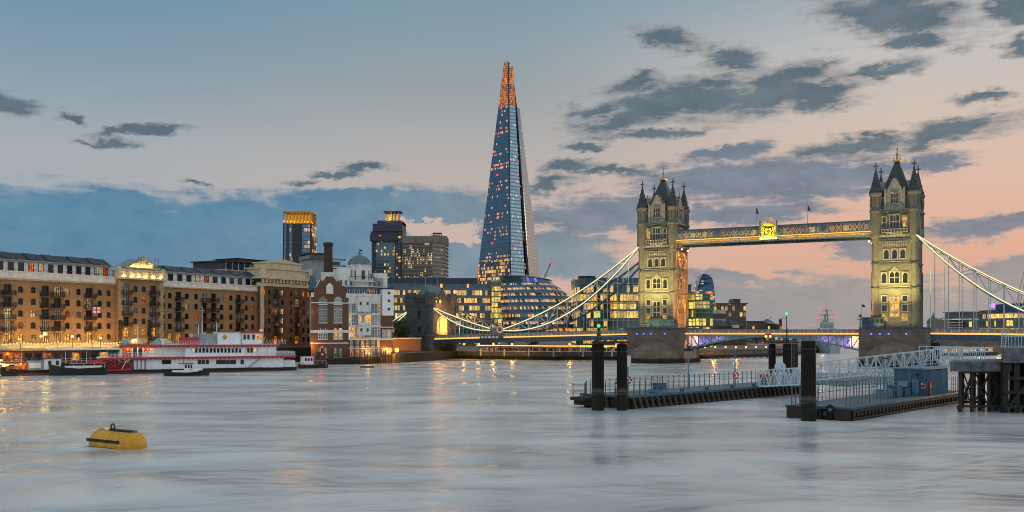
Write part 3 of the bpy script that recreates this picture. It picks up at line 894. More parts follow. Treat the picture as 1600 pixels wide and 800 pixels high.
# high walkways
for v, lab in ((-5.2, 'blue lattice high walkway with gilded lit coat of arms on its middle'), (5.2, 'second high level walkway running behind the lit lattice one')):
    root = thing('high_walkway', lab, 'walkway', bl(0, v, 40.0), BROT, 'high level walkways between the towers')
    L = TS - 6.3
    mb = MB()
    mb.box(-L, L, -1.5, 1.5, 1.0, 1.6, M['teal_dk']); mb.box(-L, L, -1.7, 1.7, 1.6, 2.2, M['fascia'])
    mb.box(-L, L, -1.3, 1.3, 2.4, 2.7, M['teal_dk'])
    mb.build('floor_beam', root)
    mb = MB(); mb.box(-L, L, -1.75, 1.75, 5.45, 5.7, M['teal_dk']); mb.hexa([(-L, -1.75, 5.7), (L, -1.75, 5.7), (L, 1.75, 5.7), (-L, 1.75, 5.7)], [(-L, -.6, 6.15), (L, -.6, 6.15), (L, .6, 6.15), (-L, .6, 6.15)], M['slate'])
    mb.build('roof', root)
    mb = MB(); mb.box(-L, L, -1.15, 1.15, 2.7, 5.4, facade('walkway_gallery', 2.1, 2.4, 1.2 if v < 0 else .6, '#ff7a10', .5, '#2a3a44', '#33454f', .16, .3, '#31434d', rowvar=.1))
    mb.build('glazed_gallery', root)
    for f in (-1.62, 1.62):
        mb = MB()
        p = 1.36
        n = int(2 * L / p)
        for i in range(n):
            x = -L + i * (2 * L / n)
            x1 = x + 2 * L / n
            mb.bar((x, f, 2.95), (x1, f, 5.3), .16, .13, M['walk_bar']); mb.bar((x, f, 5.3), (x1, f, 2.95), .16, .13, M['walk_bar'])
        for z in (2.85, 5.38): mb.box(-L, L, f - .12, f + .12, z - .12, z + .12, M['walk_chord'])
        mb.build('lattice', root)
    for x in (-L + .4, -17.2, 17.2, L - .4):
        mb = MB(); mb.box(x - 1.2, x + 1.2, -1.85, -1.4, 2.75, 5.5, M['walk_chord'])
        for i in range(5): mb.box(x - .9 + i * .4, x - .8 + i * .4, -1.93, -1.84, 3.0, 5.2, M['teal_dk'])
        mb.build('blue_panel', root)
    if v < 0:
        for sg in (-1, 1):
            mb = MB(); mb.box(sg * L, sg * 2.9, -1.95, -1.75, 2.32, 2.62, M['g_walk']) if sg < 0 else mb.box(2.9, L, -1.95, -1.75, 2.32, 2.62, M['g_walk'])
            mb.build('light_strip', root)
        ln = lamp('walkway_wash', 'AREA', bl(0, v - 3.2, 41.4), 2400, (1, .58, .12), aim=bl(0, v - 1.5, 43.2), size=1.0)
        ln.data.shape = 'RECTANGLE'; ln.data.size = 62; ln.data.size_y = .3
        # coat of arms
        mb = MB(); mb.box(-2.7, 2.7, -2.4, -1.8, 1.7, 6.6, M['gilt']); mb.box(-2.9, 2.9, -2.5, -1.75, 1.3, 1.7, M['teal'])
        arms = mb.build('coat_of_arms', root)
        mb = MB()
        mb.prism([(-1.5, -2.62), (1.5, -2.62), (1.5, -2.4), (-1.5, -2.4)], 2.9, 5.4, M['dark'])
        for sg in (-1, 1):
            mb.tube((sg * 1.85, -2.6, 2.0), (sg * 1.55, -2.6, 4.9), .34, .22, M['gilt'], 6); mb.ball((sg * 1.5, -2.6, 5.1), .36, M['gilt'], 6)
            mb.bar((sg * 1.5, -2.68, 4.3), (sg * .6, -2.7, 3.8), .2, .2, M['gilt'])
        for (x, z) in ((-.55, 4.6), (.55, 4.6), (-.55, 3.6), (.55, 3.6)): mb.cbox((x, -2.7, z), .75, .14, .7, M['gilt'])
        mb.cbox((0, -2.7, 2.4), 3.0, .14, .35, M['teal'])
        mb.build('shield', arms)
        mb = MB()
        for i in range(10):
            a0, a1 = PI * i / 10, PI * (i + 1) / 10
            mb.bar((1.9 * math.cos(a0), -2.55, 5.6 + 1.0 * math.sin(a0)), (1.9 * math.cos(a1), -2.55, 5.6 + 1.0 * math.sin(a1)), .28, .28, M['g_yellow'] if False else M['gilt'])
        mb.tube((0, -2.2, 6.6), (0, -2.2, 7.3), .9, .6, M['gilt'], 8); mb.ball((0, -2.2, 7.5), .55, M['gilt'], 8); mb.tube((0, -2.2, 7.9), (0, -2.2, 8.9), .16, .04, M['gilt'], 5)
        mb.build('crown', arms)
        for sg in (-1, 1):
            mb = MB(); mb.box(sg * 2.75 - .3, sg * 2.75 + .3, -2.5, -1.8, 1.7, 7.0, M['teal']); mb.ball((sg * 2.75, -2.15, 7.3), .42, M['gold'], 6)
            mb.build('bracket', arms)
        lamp('arms_light', 'SPOT', bl(0, v - 6.5, 40.0), 8500, (1, .88, .10), aim=bl(0, v - 2, 44.2), size=.2, spot=50)
for s, lab in ((-4.6, 'drooping dark flag on a pole just left of the gilded coat of arms'), (12.2, 'drooping dark flag on a pole right of the gilded coat of arms')):
    root = thing('flag_pole', lab, 'flag', bl(s, -5.2, 46.0), BROT, 'flags on the high walkway')
    mb = MB(); mb.tube((0, 0, 0), (0, 0, 6.6), .1, .05, M['steel'], 6); mb.build('pole', root)
    mb = MB()
    pts = [(.0, 6.3), (.45, 5.7), (.62, 4.9), (1.0, 4.1), (.3, 4.3), (.0, 4.4)]
    mb.face([(x, -.05, z) for x, z in pts], M['flag_dark']); mb.face([(x, .05, z) for x, z in reversed(pts)], M['flag_dark'])
    mb.build('cloth', root)


# side spans (deck), abutment, chains
def parapet(mb, s0, z0, s1, z1, v, n):
    for i in range(n + 1):
        t = i / n
        s, z = s0 + (s1 - s0) * t, z0 + (z1 - z0) * t
        mb.box(s - .12, s + .12, v - .14, v + .14, z, z + 1.25, M['white_paint'])
    mb.bar((s0, v, z0 + 1.3), (s1, v, z1 + 1.3), .3, .22, M['teal'])
    mb.bar((s0, v, z0 + .68), (s1, v, z1 + .68), .08, 1.0, M['parapet'])


def span(s0, z0, s1, z1, lab, n):
    root = thing('bridge_span', lab, 'bridge span', bl(0, 0, 0), BROT, 'suspended side spans of the bridge')
    mb = MB(); a, b = [(s0, -7.3, z0 - .4), (s1, -7.3, z1 - .4), (s1, 7.3, z1 - .4), (s0, 7.3, z0 - .4)], None
    if s0 > s1: a = [a[1], a[0], a[3], a[2]]
    mb.hexa(a, [(p[0], p[1], p[2] + .45) for p in a], M['asphalt']); mb.build('roadway', root)
    for v in (-7.6, 7.6):
        mb = MB(); mb.bar((s0, v, z0 - 1.1), (s1, v, z1 - 1.1), .35, 1.7, M['teal_dk'])
        for i in range(n * 2): 
            t = (i + .5) / (n * 2); s = s0 + (s1 - s0) * t; z = z0 + (z1 - z0) * t
            mb.box(s - .08, s + .08, v - .3, v + .3, z - 1.9, z - .35, M['teal_dk'])
        mb.build('edge_girder', root)
        mb = MB(); parapet(mb, s0, z0 + .15, s1, z1 + .15, v, n * 2); mb.build('parapet', root)
        mb = MB(); mb.bar((s0, v - .36 * (1 if v < 0 else -1), z0), (s1, v - .36 * (1 if v < 0 else -1), z1), .12, .46, M['g_deck']); mb.build('light_strip', root)
    mb = MB()
    for i in range(n):
        t = (i + .5) / n; s = s0 + (s1 - s0) * t; z = z0 + (z1 - z0) * t
        mb.box(s - .2, s + .2, -7.3, 7.3, z - 1.6, z - .42, M['teal_dk'])
    mb.build('cross_beams', root)
    return root


span(-49.3, 10.0, -132, 8.0, 'left suspended road deck with orange edge lights, between abutment and left tower', 22)
span(49.3, 10.3, 150, 9.0, 'right suspended road deck with orange edge lights, running out of the picture', 26)

# bascules
for sg, lab in ((-1, 'left half of the lifting bridge with purple lit curved truss'), (1, 'right half of the lifting bridge with purple lit curved truss')):
    root = thing('bascule_leaf', lab, 'drawbridge', bl(0, 0, 0), BROT, 'two lifting halves of the central span')
    s0, s1 = sg * 28.6, sg * .15
    mb = MB(); x0, x1 = min(s0, s1), max(s0, s1)
    mb.box(x0, x1, -7.2, 7.2, 9.6, 10.15, M['asphalt']); mb.build('roadway', root)

    def zb(s): return 9.3 - 4.4 * (abs(s) / 28.6) ** 1.7
    for v in (-7.3, 7.3):
        mb = MB(); N = 12
        for i in range(N):
            a, b = s0 + (s1 - s0) * i / N, s0 + (s1 - s0) * (i + 1) / N
            mb.bar((a, v, zb(a)), (b, v, zb(b)), .4, .5, M['teal'])
            if abs(b) > 1: mb.bar((b, v, zb(b)), (b, v, 9.5), .3, .28, M['teal'])
            if abs(a) > 6: mb.bar((a, v, 9.4) if i % 1 == 0 else (a, v, zb(a)), (b, v, zb(b)), .26, .26, M['teal'])
        mb.box(x0, x1, v - .22, v + .22, 9.35, 9.75, M['teal'])
        mb.build('truss', root)
        mb = MB(); parapet(mb, s0, 10.2, s1, 10.2, v, 15); mb.build('parapet', root)
    mb = MB(); mb.box(x0, x1, -7.72, -7.56, 9.95, 10.38, M['g_deck']); mb.build('light_strip', root)
    mb = MB()
    for v in (-3.4, 0, 3.4):
        for i in range(10):
            a, b = s0 + (s1 - s0) * i / 10, s0 + (s1 - s0) * (i + 1) / 10
            q = [(a, v, zb(a) + .2), (b, v, zb(b) + .2), (b, v, 9.55), (a, v, 9.55)]
            mb.face(q if sg < 0 else list(reversed(q)), M['stucco']); q = [(p[0], p[1] + .2, p[2]) for p in q]
            mb.face(list(reversed(q)) if sg < 0 else q, M['stucco'])
    mb.build('inner_girders', root)
    for t, e in ((.86, 260), (.62, 200)):
        lamp('purple_wash', 'POINT', bl(s0 * t, -5.6, zb(s0 * t) + .9), e, (.45, .25, 1.0), size=.3)
    root2 = None
root = thing('channel_lights', 'pair of amber navigation lamps hanging at the centre of the lifting span', 'signal lamp', bl(0, -7.9, 9.3), BROT)
for x in (-.7, .7):
    mb = MB(); mb.ball((x, 0, 0), .42, M['g_sodium'], 8); mb.build('lamp', root)
mb = MB(); mb.box(-1.1, 1.1, .1, .4, -.5, 1.0, M['red_paint']); mb.build('back_plate', root)

# abutment gate tower on the left
root = thing('abutment_tower', 'dark stone abutment gatehouse with green hipped roof and glowing road arch', 'gatehouse', bl(-137, 0, 0), BROT)
S = M['abut']
mb = MB()
mb.box(-5.2, 5.2, -8.6, -4.0, 0, 23.5, S); mb.box(-5.2, 5.2, 4.0, 8.6, 0, 23.5, S)
mb.box(-5.2, 5.2, -4.0, 4.0, 0, 8.2, S)
n = 8
for x, fl in ((-5.2, True), (5.2, False)):
    for i in range(n):
        a0, a1 = PI * i / n, PI * (i + 1) / n
        p0, p1 = (x, 4 * math.cos(a0), 13 + 4.6 * math.sin(a0)), (x, 4 * math.cos(a1), 13 + 4.6 * math.sin(a1))
        q = [p0, p1, (x, p1[1], 23.5), (x, p0[1], 23.5)]
        mb.face(list(reversed(q)) if fl else q, S)
for i in range(n):
    a0, a1 = PI * i / n, PI * (i + 1) / n
    y0, z0, y1, z1 = 4 * math.cos(a0), 13 + 4.6 * math.sin(a0), 4 * math.cos(a1), 13 + 4.6 * math.sin(a1)
    mb.face([(-5.2, y0, z0), (-5.2, y1, z1), (5.2, y1, z1), (5.2, y0, z0)], M['stone'])
mb.box(-5.2, 5.2, -8.6, 8.6, 23.5, 24.0, S)
mb.build('wall', root)
mb = MB()
for z, o in ((9.2, .5), (22.6, .35), (24.0, .5)):
    mb.box(-5.2 - o, 5.2 + o, -8.6 - o, -4.2, z, z + .5, M['stone_dark']); mb.box(-5.2 - o, 5.2 + o, 4.2, 8.6 + o, z, z + .5, M['stone_dark'])
for i in range(7):
    x = -4.8 + i * 1.6
    for y in (-8.6, 8.6): mb.box(x - .45, x + .45, y - .3, y + .3, 24.4, 25.6, S)
for i in range(10):
    y = -7.6 + i * 1.69
    for x in (-5.2, 5.2): mb.box(x - .3, x + .3, y - .45, y + .45, 24.0, 25.6, S)
mb.build('battlements', root)
for sx in (-1, 1):
    for sy in (-1, 1):
        mb = MB(); c = (sx * 4.6, sy * 8.0)
        mb.lathe([(2.1, 0), (2.1, 9), (1.75, 9.5), (1.75, 20.5), (2.25, 21.5), (2.25, 24.4), (2.45, 24.6), (2.45, 25.2), (2.1, 25.2), (2.1, 26.4), (1.7, 26.4), (1.7, 25.4), (0, 25.4)], S, c, 8, PI / 8, PI / 8 + 2 * PI, smooth=False)
        mb.build('turret', root)
mb = MB()
mb.hexa([(-4.4, -6.4, 24), (4.4, -6.4, 24), (4.4, 6.4, 24), (-4.4, 6.4, 24)], [(-.4, -4.4, 29.6), (.4, -4.4, 29.6), (.4, 4.4, 29.6), (-.4, 4.4, 29.6)], M['lead'])
rf = mb.build('roof', root)
for y in (-4.4, 4.4):
    mb = MB(); mb.tube((0, y, 29.4), (0, y, 33.0), .22, .03, M['gold'], 5); mb.ball((0, y, 30.6), .35, M['gold'], 6); mb.build('finial', rf)
mb = MB(); mb.hexa([(5.0, -3.2, 24), (5.5, -3.2, 24), (5.5, 3.2, 24), (5.0, 3.2, 24)], [(5.0, -.3, 28.4), (5.5, -.3, 28.4), (5.5, .3, 28.4), (5.0, .3, 28.4)], M['stone_dark']); mb.build('gable', root)
for z, h in ((16.5, 2.6), (11.0, 1.6), (5.0, 1.8)):
    put('window', stone_window(1.0, h, 1, False, 'glass' if z > 6 else 'lit_orange', 'stone_dark'), root, (0, -8.62, z), 0)
mb = MB(); mb.box(-9.5, -5.2, -8.2, 8.0, 0, 9.8, S); mb.box(-9.9, -5.0, -8.6, 8.2, 9.8, 10.3, M['stone_dark']); mb.build('side_wing', root)
lamp('arch_glow', 'POINT', bl(-134.0, 1.0, 12.5), 13000, (1, .36, .06), size=.5)
lamp('arch_glow', 'POINT', bl(-128.0, 0, 15.5), 5200, (1, .42, .08), size=.3)
root = thing('gate_lamp', 'bright orange lamp above the abutment arch', 'lamp', bl(-131.3, -3.2, 22.9), BROT)
mb = MB(); mb.bar((-.6, 0, 0), (.4, 0, 0), .12, .12, M['dark']); mb.build('bracket', root)
mb = MB(); mb.ball((.5, 0, 0), .45, M['g_sodium'], 8); mb.build('bulb', root)
root = thing('gate_lamp', 'smaller orange lamp left of the bright one above the abutment arch', 'lamp', bl(-131.3, -6.2, 22.9), BROT)
mb = MB(); mb.bar((-.6, 0, 0), (.4, 0, 0), .12, .12, M['dark']); mb.build('bracket', root)
mb = MB(); mb.ball((.5, 0, 0), .3, M['g_sodium'], 8); mb.build('bulb', root)
lamp('gate_lamp_light', 'POINT', bl(-130.2, -3.2, 22.8), 1200, (1, .45, .1), size=.3)


def chain(v, ends, lab, lit, hang=True):
    """ends: list of lens segments (s0,z0,s1,z1,sag_up,sag_low,panels)"""
    root = thing('suspension_chain', lab, 'suspension chain', bl(0, 0, 0), BROT, 'suspension chains of the bridge')
    side = -.45 if v < 0 else .45
    for s0, z0, s1, z1, su, sl, n, hz in ends:
        def P(t, sag): return (s0 + (s1 - s0) * t, v, z0 + (z1 - z0) * t - 4 * sag * t * (1 - t))
        for nm, sag in (('upper_chord', su), ('lower_chord', sl)):
            mb = MB(); K = n * 2
            for i in range(K):
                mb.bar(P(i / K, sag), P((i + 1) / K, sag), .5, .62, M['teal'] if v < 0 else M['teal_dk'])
            o = mb.build(nm, root)
            if lit:
                mb = MB()
                for i in range(K):
                    a, b = P(i / K, sag), P((i + 1) / K, sag)
                    mb.bar((a[0], a[1] - .32, a[2] + .12), (b[0], b[1] - .32, b[2] + .12), .1, .34, M['g_chain'])
                mb.build('light_strip', o)
        mb = MB()
        for i in range(n + 1):
            t = i / n; a, b = P(t, su), P(t, sl)
            if a[2] - b[2] > .6: mb.bar(a, b, .3, .3, M['white_paint'])
            if i < n:
                t2 = (i + 1) / n
                if i % 2 == 0: mb.bar(P(t, su), P(t2, sl), .28, .28, M['white_paint'])
                else: mb.bar(P(t, sl), P(t2, su), .28, .28, M['white_paint'])
        mb.build('web_bracing', root)
        if hz:
            for i in range(1, n):
                p = P(i / n, sl)
                t = (abs(p[0]) - 49.3) / 82.7
                zd = 10.0 - 2 * t + 1.2
                if p[2] - zd > 1.0:
                    mb = MB(); mb.tube(p, (p[0], v, zd), .11, .11, M['white_paint'], 6); mb.build('hanger', root)
    return root


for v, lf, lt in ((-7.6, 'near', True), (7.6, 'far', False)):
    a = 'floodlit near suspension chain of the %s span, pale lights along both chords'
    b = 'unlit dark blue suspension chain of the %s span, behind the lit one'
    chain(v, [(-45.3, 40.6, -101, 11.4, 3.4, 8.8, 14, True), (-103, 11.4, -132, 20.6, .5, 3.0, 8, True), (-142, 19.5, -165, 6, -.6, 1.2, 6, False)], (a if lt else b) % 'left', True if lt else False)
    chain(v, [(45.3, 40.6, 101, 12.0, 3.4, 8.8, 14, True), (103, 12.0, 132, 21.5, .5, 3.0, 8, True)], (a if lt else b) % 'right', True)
# lit short links of the far left chain
for s_, lab in ((-102, 'round white and red emblem plate where the left chains meet'),):
    root = thing('chain_link_plate', lab, 'emblem', bl(s_, -7.9, 11.4), BROT)
    mb = MB(); mb.box(-3.2, 2.4, -.3, .5, -1.2, 1.1, M['teal']); mb.build('link_block', root)
    mb = MB(); mb.ring((1.2, -.45, .3), 1.15, .32, M['stucco'], 'y', 18); mb.build('white_ring', root)
    mb = MB(); mb.tube((1.2, -.42, .3), (1.2, -.3, .3), .9, .9, M['red_paint'], 14); mb.build('emblem_disc', root)
    mb = MB(); mb.box(-7.5, 2.6, -.5, .0, -3.3, -2.0, M['teal_dk'])
    for i in range(5): mb.box(-7 + i * 1.6, -5.9 + i * 1.6, -.56, -.48, -2.95, -2.3, M['stucco'])
    mb.build('name_panel', root)

# tower floodlights: housings on the piers and on the string courses
for s in (-TS, TS):
    for x in (-3.6, 3.6):
        root = thing('floodlight', 'small floodlight on the pier top aimed up the %s tower front' % ('left' if s < 0 else 'right'), 'floodlight', bl(s + x, -8.2 - 1.6 * 0, 12.25), BROT, 'floodlights at the tower feet')
        mb = MB(); mb.cbox((0, -.2, .25), .5, .4, .4, M['dark']); mb.build('housing', root)
    for x, aim, e in ((-5.2, -3.6, 40000), (0, 0, 30000), (5.2, 3.6, 40000)):
        lamp('tower_flood', 'SPOT', bl(s + x, -19.0, 12.6), e, (1, .74, .19), aim=bl(s + aim, -6.9, 33), size=.4, spot=64, blend=.7)
        lamp('tower_foot_flood', 'SPOT', bl(s + x, -13.5, 12.7), 1700, (1, .76, .24), aim=bl(s + aim, -6.9, 17), size=.3, spot=80, blend=.8)
    for x in (-4, 4):
        lamp('tower_flood', 'SPOT', bl(s + x, -11.5, 29.0), 1300, (1, .78, .25), aim=bl(s + x * .6, -7.0, 41.8), size=.2, spot=60)
# warm lamps under the walkway at the inner faces
for s, sg in ((-TS + 8.0, -1), (TS - 8.0, 1)):
    for y in (-3.6, 3.2):
        root = thing('soffit_lamp', 'orange lamp under the walkway end at the %s tower, %s one' % ('left' if s < 0 else 'right', 'near' if y < 0 else 'far'), 'lamp', bl(s, y, 39.6), BROT, 'soffit lamps at the towers')
        mb = MB(); mb.ball((0, 0, 0), .32, M['g_yellow'], 8); mb.build('bulb', root)
        mb = MB(); mb.bar((0, 0, .2), (0, 0, 1.3), .12, .12, M['dark']); mb.build('stem', root)
        lamp('soffit_light', 'SPOT', bl(s + .3 * sg, y, 39.0), 7000, (1, .34, .05), aim=bl(s + 5.5 * sg, y, 18), size=.3, spot=120)
    lamp('deck_wash', 'SPOT', bl(s - 9 * sg, -5.5, 11.6), 52000, (1, .36, .05), aim=bl(s + 1.5 * sg, -3, 25), size=.3, spot=75)
    lamp('deck_wash', 'SPOT', bl(s - 9 * sg, 3.5, 11.6), 34000, (1, .36, .05), aim=bl(s + 1.5 * sg, 3, 25), size=.3, spot=75)
    lamp('arch_light', 'POINT', bl(s + 3 * sg, 0, 15.5), 2600, (1, .35, .08), size=.5)
    lamp('pier_side', 'SPOT', bl(s - 6 * sg, -4, 9.0), 4200, (1, .55, .2), aim=bl(s + 3 * sg, -3, 3), size=.3, spot=110)


# ------------------------------------------------------------------ brick warehouses on the left bank
def win_mesh(w, h, pm, arch='brick_arch', bars=(2, 3), frame='dark', rise=.35, dep=.32, proud=.07):
    """segmental-arched sash window filling an opening w x h (origin at sill centre, wall plane y=0)"""
    k_ = ('w', w, h, pm, arch, bars, frame)
    if k_ in _wc: return _wc[k_]
    mb = MB(); f = M[frame]
    mb.face([(-w / 2, dep - .02, 0), (w / 2, dep - .02, 0), (w / 2, dep - .02, h), (-w / 2, dep - .02, h)], M[pm])
    for i in range(bars[0] + 1):
        x = -w / 2 + w * i / bars[0]; mb.box(x - .05, x + .05, dep - .12, dep - .03, 0, h, f)
    for i in range(bars[1] + 1):
        z = h * i / bars[1]; mb.box(-w / 2, w / 2, dep - .11, dep - .035, z - .04, z + .04, f)
    n = 6
    if rise:
        for i in range(n):                      # flat spandrels above the curved head and the voussoirs
            x0, x1 = -w / 2 + w * i / n, -w / 2 + w * (i + 1) / n
            def zz(x): return h - rise * (2 * x / w) ** 2
            mb.face([(x0, -.01, zz(x0)), (x1, -.01, zz(x1)), (x1, -.01, h + .02), (x0, -.01, h + .02)], M[arch])
            a = [(x0 * 1.2, -proud, zz(x0) + .0), (x1 * 1.2, -proud, zz(x1) + .0), (x1 * 1.2, 0, zz(x1)), (x0 * 1.2, 0, zz(x0))]
            mb.hexa(a, [(p[0], p[1], p[2] + .34) for p in a], M[arch])
    mb.box(-w / 2 - .12, w / 2 + .12, -.12, .1, -.16, 0, M[arch])
    _wc[k_] = mb.mesh('window')
    return _wc[k_]


def door_mesh(w, h, pm):
    k_ = ('d', w, h, pm)
    if k_ in _wc: return _wc[k_]
    mb = MB(); f = M['dark']; dep = .5
    mb.face([(-w / 2, dep - .02, 0), (w / 2, dep - .02, 0), (w / 2, dep - .02, h), (-w / 2, dep - .02, h)], M[pm])
    for i in range(5):
        x = -w / 2 + w * i / 4; mb.box(x - .06, x + .06, dep - .14, dep - .03, 0, h, f)
    for z in (.02, h * .72, h): mb.box(-w / 2, w / 2, dep - .13, dep - .035, z - .05, z + .05, f)
    _wc[k_] = mb.mesh('balcony_door')
    return _wc[k_]


def balcony_mesh(w):
    k_ = ('b', w)
    if k_ in _wc: return _wc[k_]
    mb = MB(); f = M['dark']; d = 1.25
    mb.box(-w / 2, w / 2, -d, .0, -.18, 0, f)
    for z in (.55, 1.05): 
        mb.box(-w / 2, w / 2, -d, -d + .07, z - .04, z + .04, f)
        for s in (-1, 1): mb.box(s * w / 2 - .04, s * w / 2 + .04, -d, 0, z - .04, z + .04, f)
    n = int(w / .22)
    for i in range(n + 1): mb.box(-w / 2 + w * i / n - .025, -w / 2 + w * i / n + .025, -d, -d + .05, 0, 1.05, f)
    for i in range(6):
        for s in (-1, 1): mb.box(s * w / 2 - .025, s * w / 2 + .025, -d + .2 * i, -d + .2 * i + .05, 0, 1.05, f)
    for s in (-1, 1): mb.bar((s * (w / 2 - .3), -.05, -1.1), (s * (w / 2 - .3), -d + .1, -.15), .08, .1, f)
    _wc[k_] = mb.mesh('balcony')
    return _wc[k_]


def pick(table):
    r = rnd(); acc = 0
    for p, m_ in table:
        acc += p
        if r < acc: return m_
    return table[-1][1]


NIGHT = [(.70, 'glass'), (.12, 'lit_dim'), (.09, 'lit_orange'), (.09, 'lit_pale')]


def wharf_block(label, p0, p1, zbase, ztop, wins, bals, rows, fh, out=0.0, brick='brick', w=1.55, h=1.8, cat='warehouse', bw=2.2, skipw=(), ground='lit_warm', name='brick_warehouse'):
    s0, s1 = fs(p0), fs(p1)
    root = thing(name, label, cat, fpt(s0, out, 0), FA, 'brick warehouse blocks along the wharf')
    L = s1 - s0
    holes, put_w, put_d, put_b = [], [], [], []
    for px in wins:
        u = fs(px) - s0
        for j, z in enumerate(rows):
            holes.append((u - w / 2, u + w / 2, z - h / 2, z + h / 2)); put_w.append((u, z - h / 2, j))
    for px, bwid in bals:
        u = fs(px) - s0
        for j, z in enumerate(rows):
            hh = fh - .55
            holes.append((u - bw / 2, u + bw / 2, z - hh / 2 - .1, z + hh / 2 - .1)); put_d.append((u, z - hh / 2 - .1, j, hh))
            if j < len(rows) - 1: put_b.append((u, z - hh / 2 - .1, bwid))
    mb = MB()
    mb.wall(0, L, zbase, ztop, holes, M[brick], .5)
    mb.face([(0, 0, zbase), (0, 0, ztop), (0, 22, ztop), (0, 22, zbase)], M[brick])
    mb.face([(L, 0, zbase), (L, 22, zbase), (L, 22, ztop), (L, 0, ztop)], M[brick])
    mb.face([(0, 0, ztop), (L, 0, ztop), (L, 22, ztop), (0, 22, ztop)], M['slate'])
    mb.box(.05, L - .05, .55, 21.9, zbase, ztop - .05, M['darkwall'])
    mb.build('wall', root)
    for u, z, j in put_w:
        pm = pick(NIGHT) if j < len(rows) - 1 else pick([(.55, ground), (.45, 'glass')])
        put('window', win_mesh(w, h, pm), root, (u, .16, z))
    for u, z, j, hh in put_d:
        pm = pick([(.62, 'glass'), (.18, 'lit_pale'), (.2, 'lit_dim')]) if j < len(rows) - 1 else ground
        put('balcony_door', door_mesh(bw, hh, pm), root, (u, 0, z))
    for u, z, b in put_b:
        put('balcony', balcony_mesh(b), root, (u, 0, z))
    return root, L


R5 = [22.5, 19.2, 15.9, 12.6, 9.3]
root, L = wharf_block('long tan brick warehouse at the left edge above the string lights', -55, 181, 4.6, 25.0,
                      [-40, -22, 32, 52, 105.5, 123, 156, 170], [(12, 3.6), (71, 3.4), (90, 3.4), (139.5, 3.6), (-6, 3.2)], R5, 3.3)
mb = MB(); mb.box(0, L, -.5, 2.0, 25.0, 25.5, M['brick_arch']); mb.box(0, L, -.25, 2.2, 25.5, 27.2, M['stucco']); mb.box(0, L, -.6, 2.2, 27.2, 27.5, M['stucco']); mb.build('parapet_band', root)


def penthouse(root, L, z0, z1, zr, n, off=2.4, dw=.5):
    mb = MB(); mb.box(.1, L - .1, off, 15, z0, z1, M['stucco']); mb.build('penthouse', root)
    st = (L - 1) / n
    for i in range(n):
        x = .6 + st * (i + .5)
        mb = MB(); mb.box(x - st * dw / 2, x + st * dw / 2, off - .06, off - .02, z0 + .25, z1 - .35, M[pick([(.8, 'glass'), (.12, 'lit_orange'), (.08, 'lit_pale')])])
        for q in (-1, 0, 1): mb.box(x + q * st * dw / 2 - .06, x + q * st * dw / 2 + .06, off - .14, off - .03, z0 + .2, z1 - .3, M['dark'])
        mb.build('penthouse_window', root)
    mb = MB(); mb.box(-.1, L + .1, off - 1.0, 15.5, z1, z1 + .35, M['steel'])
    mb.hexa([(0, off - .6, z1 + .35), (L, off - .6, z1 + .35), (L, 15.2, z1 + .35), (0, 15.2, z1 + .35)], [(0, off + 3.4, zr), (L, off + 3.4, zr), (L, 11, zr), (0, 11, zr)], M['slate'])
    rf = mb.build('roof', root)
    for i in range(int(L / 7)):
        x = 4 + i * 7.0 + rnd() * 2
        mb = MB()
        mb.hexa([(x, off - .2, z1 + .55), (x + 2.6, off - .2, z1 + .55), (x + 2.6, off + 3.0, zr - .1), (x, off + 3.0, zr - .1)], [(x, off - .3, z1 + .72), (x + 2.6, off - .3, z1 + .72), (x + 2.6, off + 2.9, zr + .08), (x, off + 2.9, zr + .08)], M['navy'])
        mb.build('skylight', rf)
    mb = MB()
    for i in range(int(L / 1.1)): mb.bar((.5 + i * 1.1, .1, z0 - .2), (.5 + i * 1.1, .1, z0 + .75), .05, .05, M['dark'])
    mb.bar((.2, .1, z0 + .75), (L - .2, .1, z0 + .75), .07, .07, M['dark']); mb.build('railing', root)
    return rf


penthouse(root, L, 27.5, 30.5, 33.0, 15)
mb = MB()
for x in (30, 31.6, 58, 60, 62, 63.5, 74):
    mb.bar((x + 35, 6, 33), (x + 35, 6, 34.6), .07, .07, M['dark'])
for a, b in ((65, 66.6), (93, 98.5)): mb.bar((a, 6, 34.4), (b, 6, 34.4), .07, .07, M['dark']); mb.bar((a, 6, 33.7), (b, 6, 33.7), .07, .07, M['dark'])
mb.build('roof_rail', root)

# pavilion with the lit pediment
root, L = wharf_block('tan brick pavilion with a brightly lit triangular pediment on its roof', 181, 249.5, 4.6, 26.9, [207, 220], [(192, 3.3), (235, 3.3)], [24.0, 20.7, 17.4, 14.1, 10.8], 3.3, out=1.4, bw=2.2, name='pediment_pavilion')
mb = MB()
for u in (.6, L - .6):
  mb = MB()
  for i in range(21): mb.box(u - (.95 if i % 2 else .75), u + (.95 if i % 2 else .75), -.16, .02, 5 + i * 1.02, 5.9 + i * 1.02, M['brick_arch'])
  mb.build('quoins', root)
mb = MB(); mb.box(-.6, L + .6, -1.3, 3, 26.9, 27.4, M['cream']); mb.box(-.2, L + .2, -.5, 3, 27.4, 29.5, M['cream']); mb.box(-.5, L + .5, -.9, 3.2, 29.5, 29.9, M['cream'])
mb.box(L * .14, L * .86, -.3, 3, 29.9, 30.3, M['cream'])
for u in (0, 3.2, L - 3.2, L): mb.box(u - .5, u + .5, -.7, .4, 27.4, 30.6, M['cream'])
mb.build('attic', root)
mb = MB(); c = L / 2; w = L * .34
mb.face([(c - w, -.2, 30.6), (c + w, -.2, 30.6), (c, -.2, 33.6)], M['cream'])
mb.hexa([(c - w, -.19, 30.6), (c + w, -.19, 30.6), (c + w, 6, 30.6), (c - w, 6, 30.6)], [(c - .1, -.19, 33.55), (c + .1, -.19, 33.55), (c + .1, 6, 33.55), (c - .1, 6, 33.55)], M['steel'])
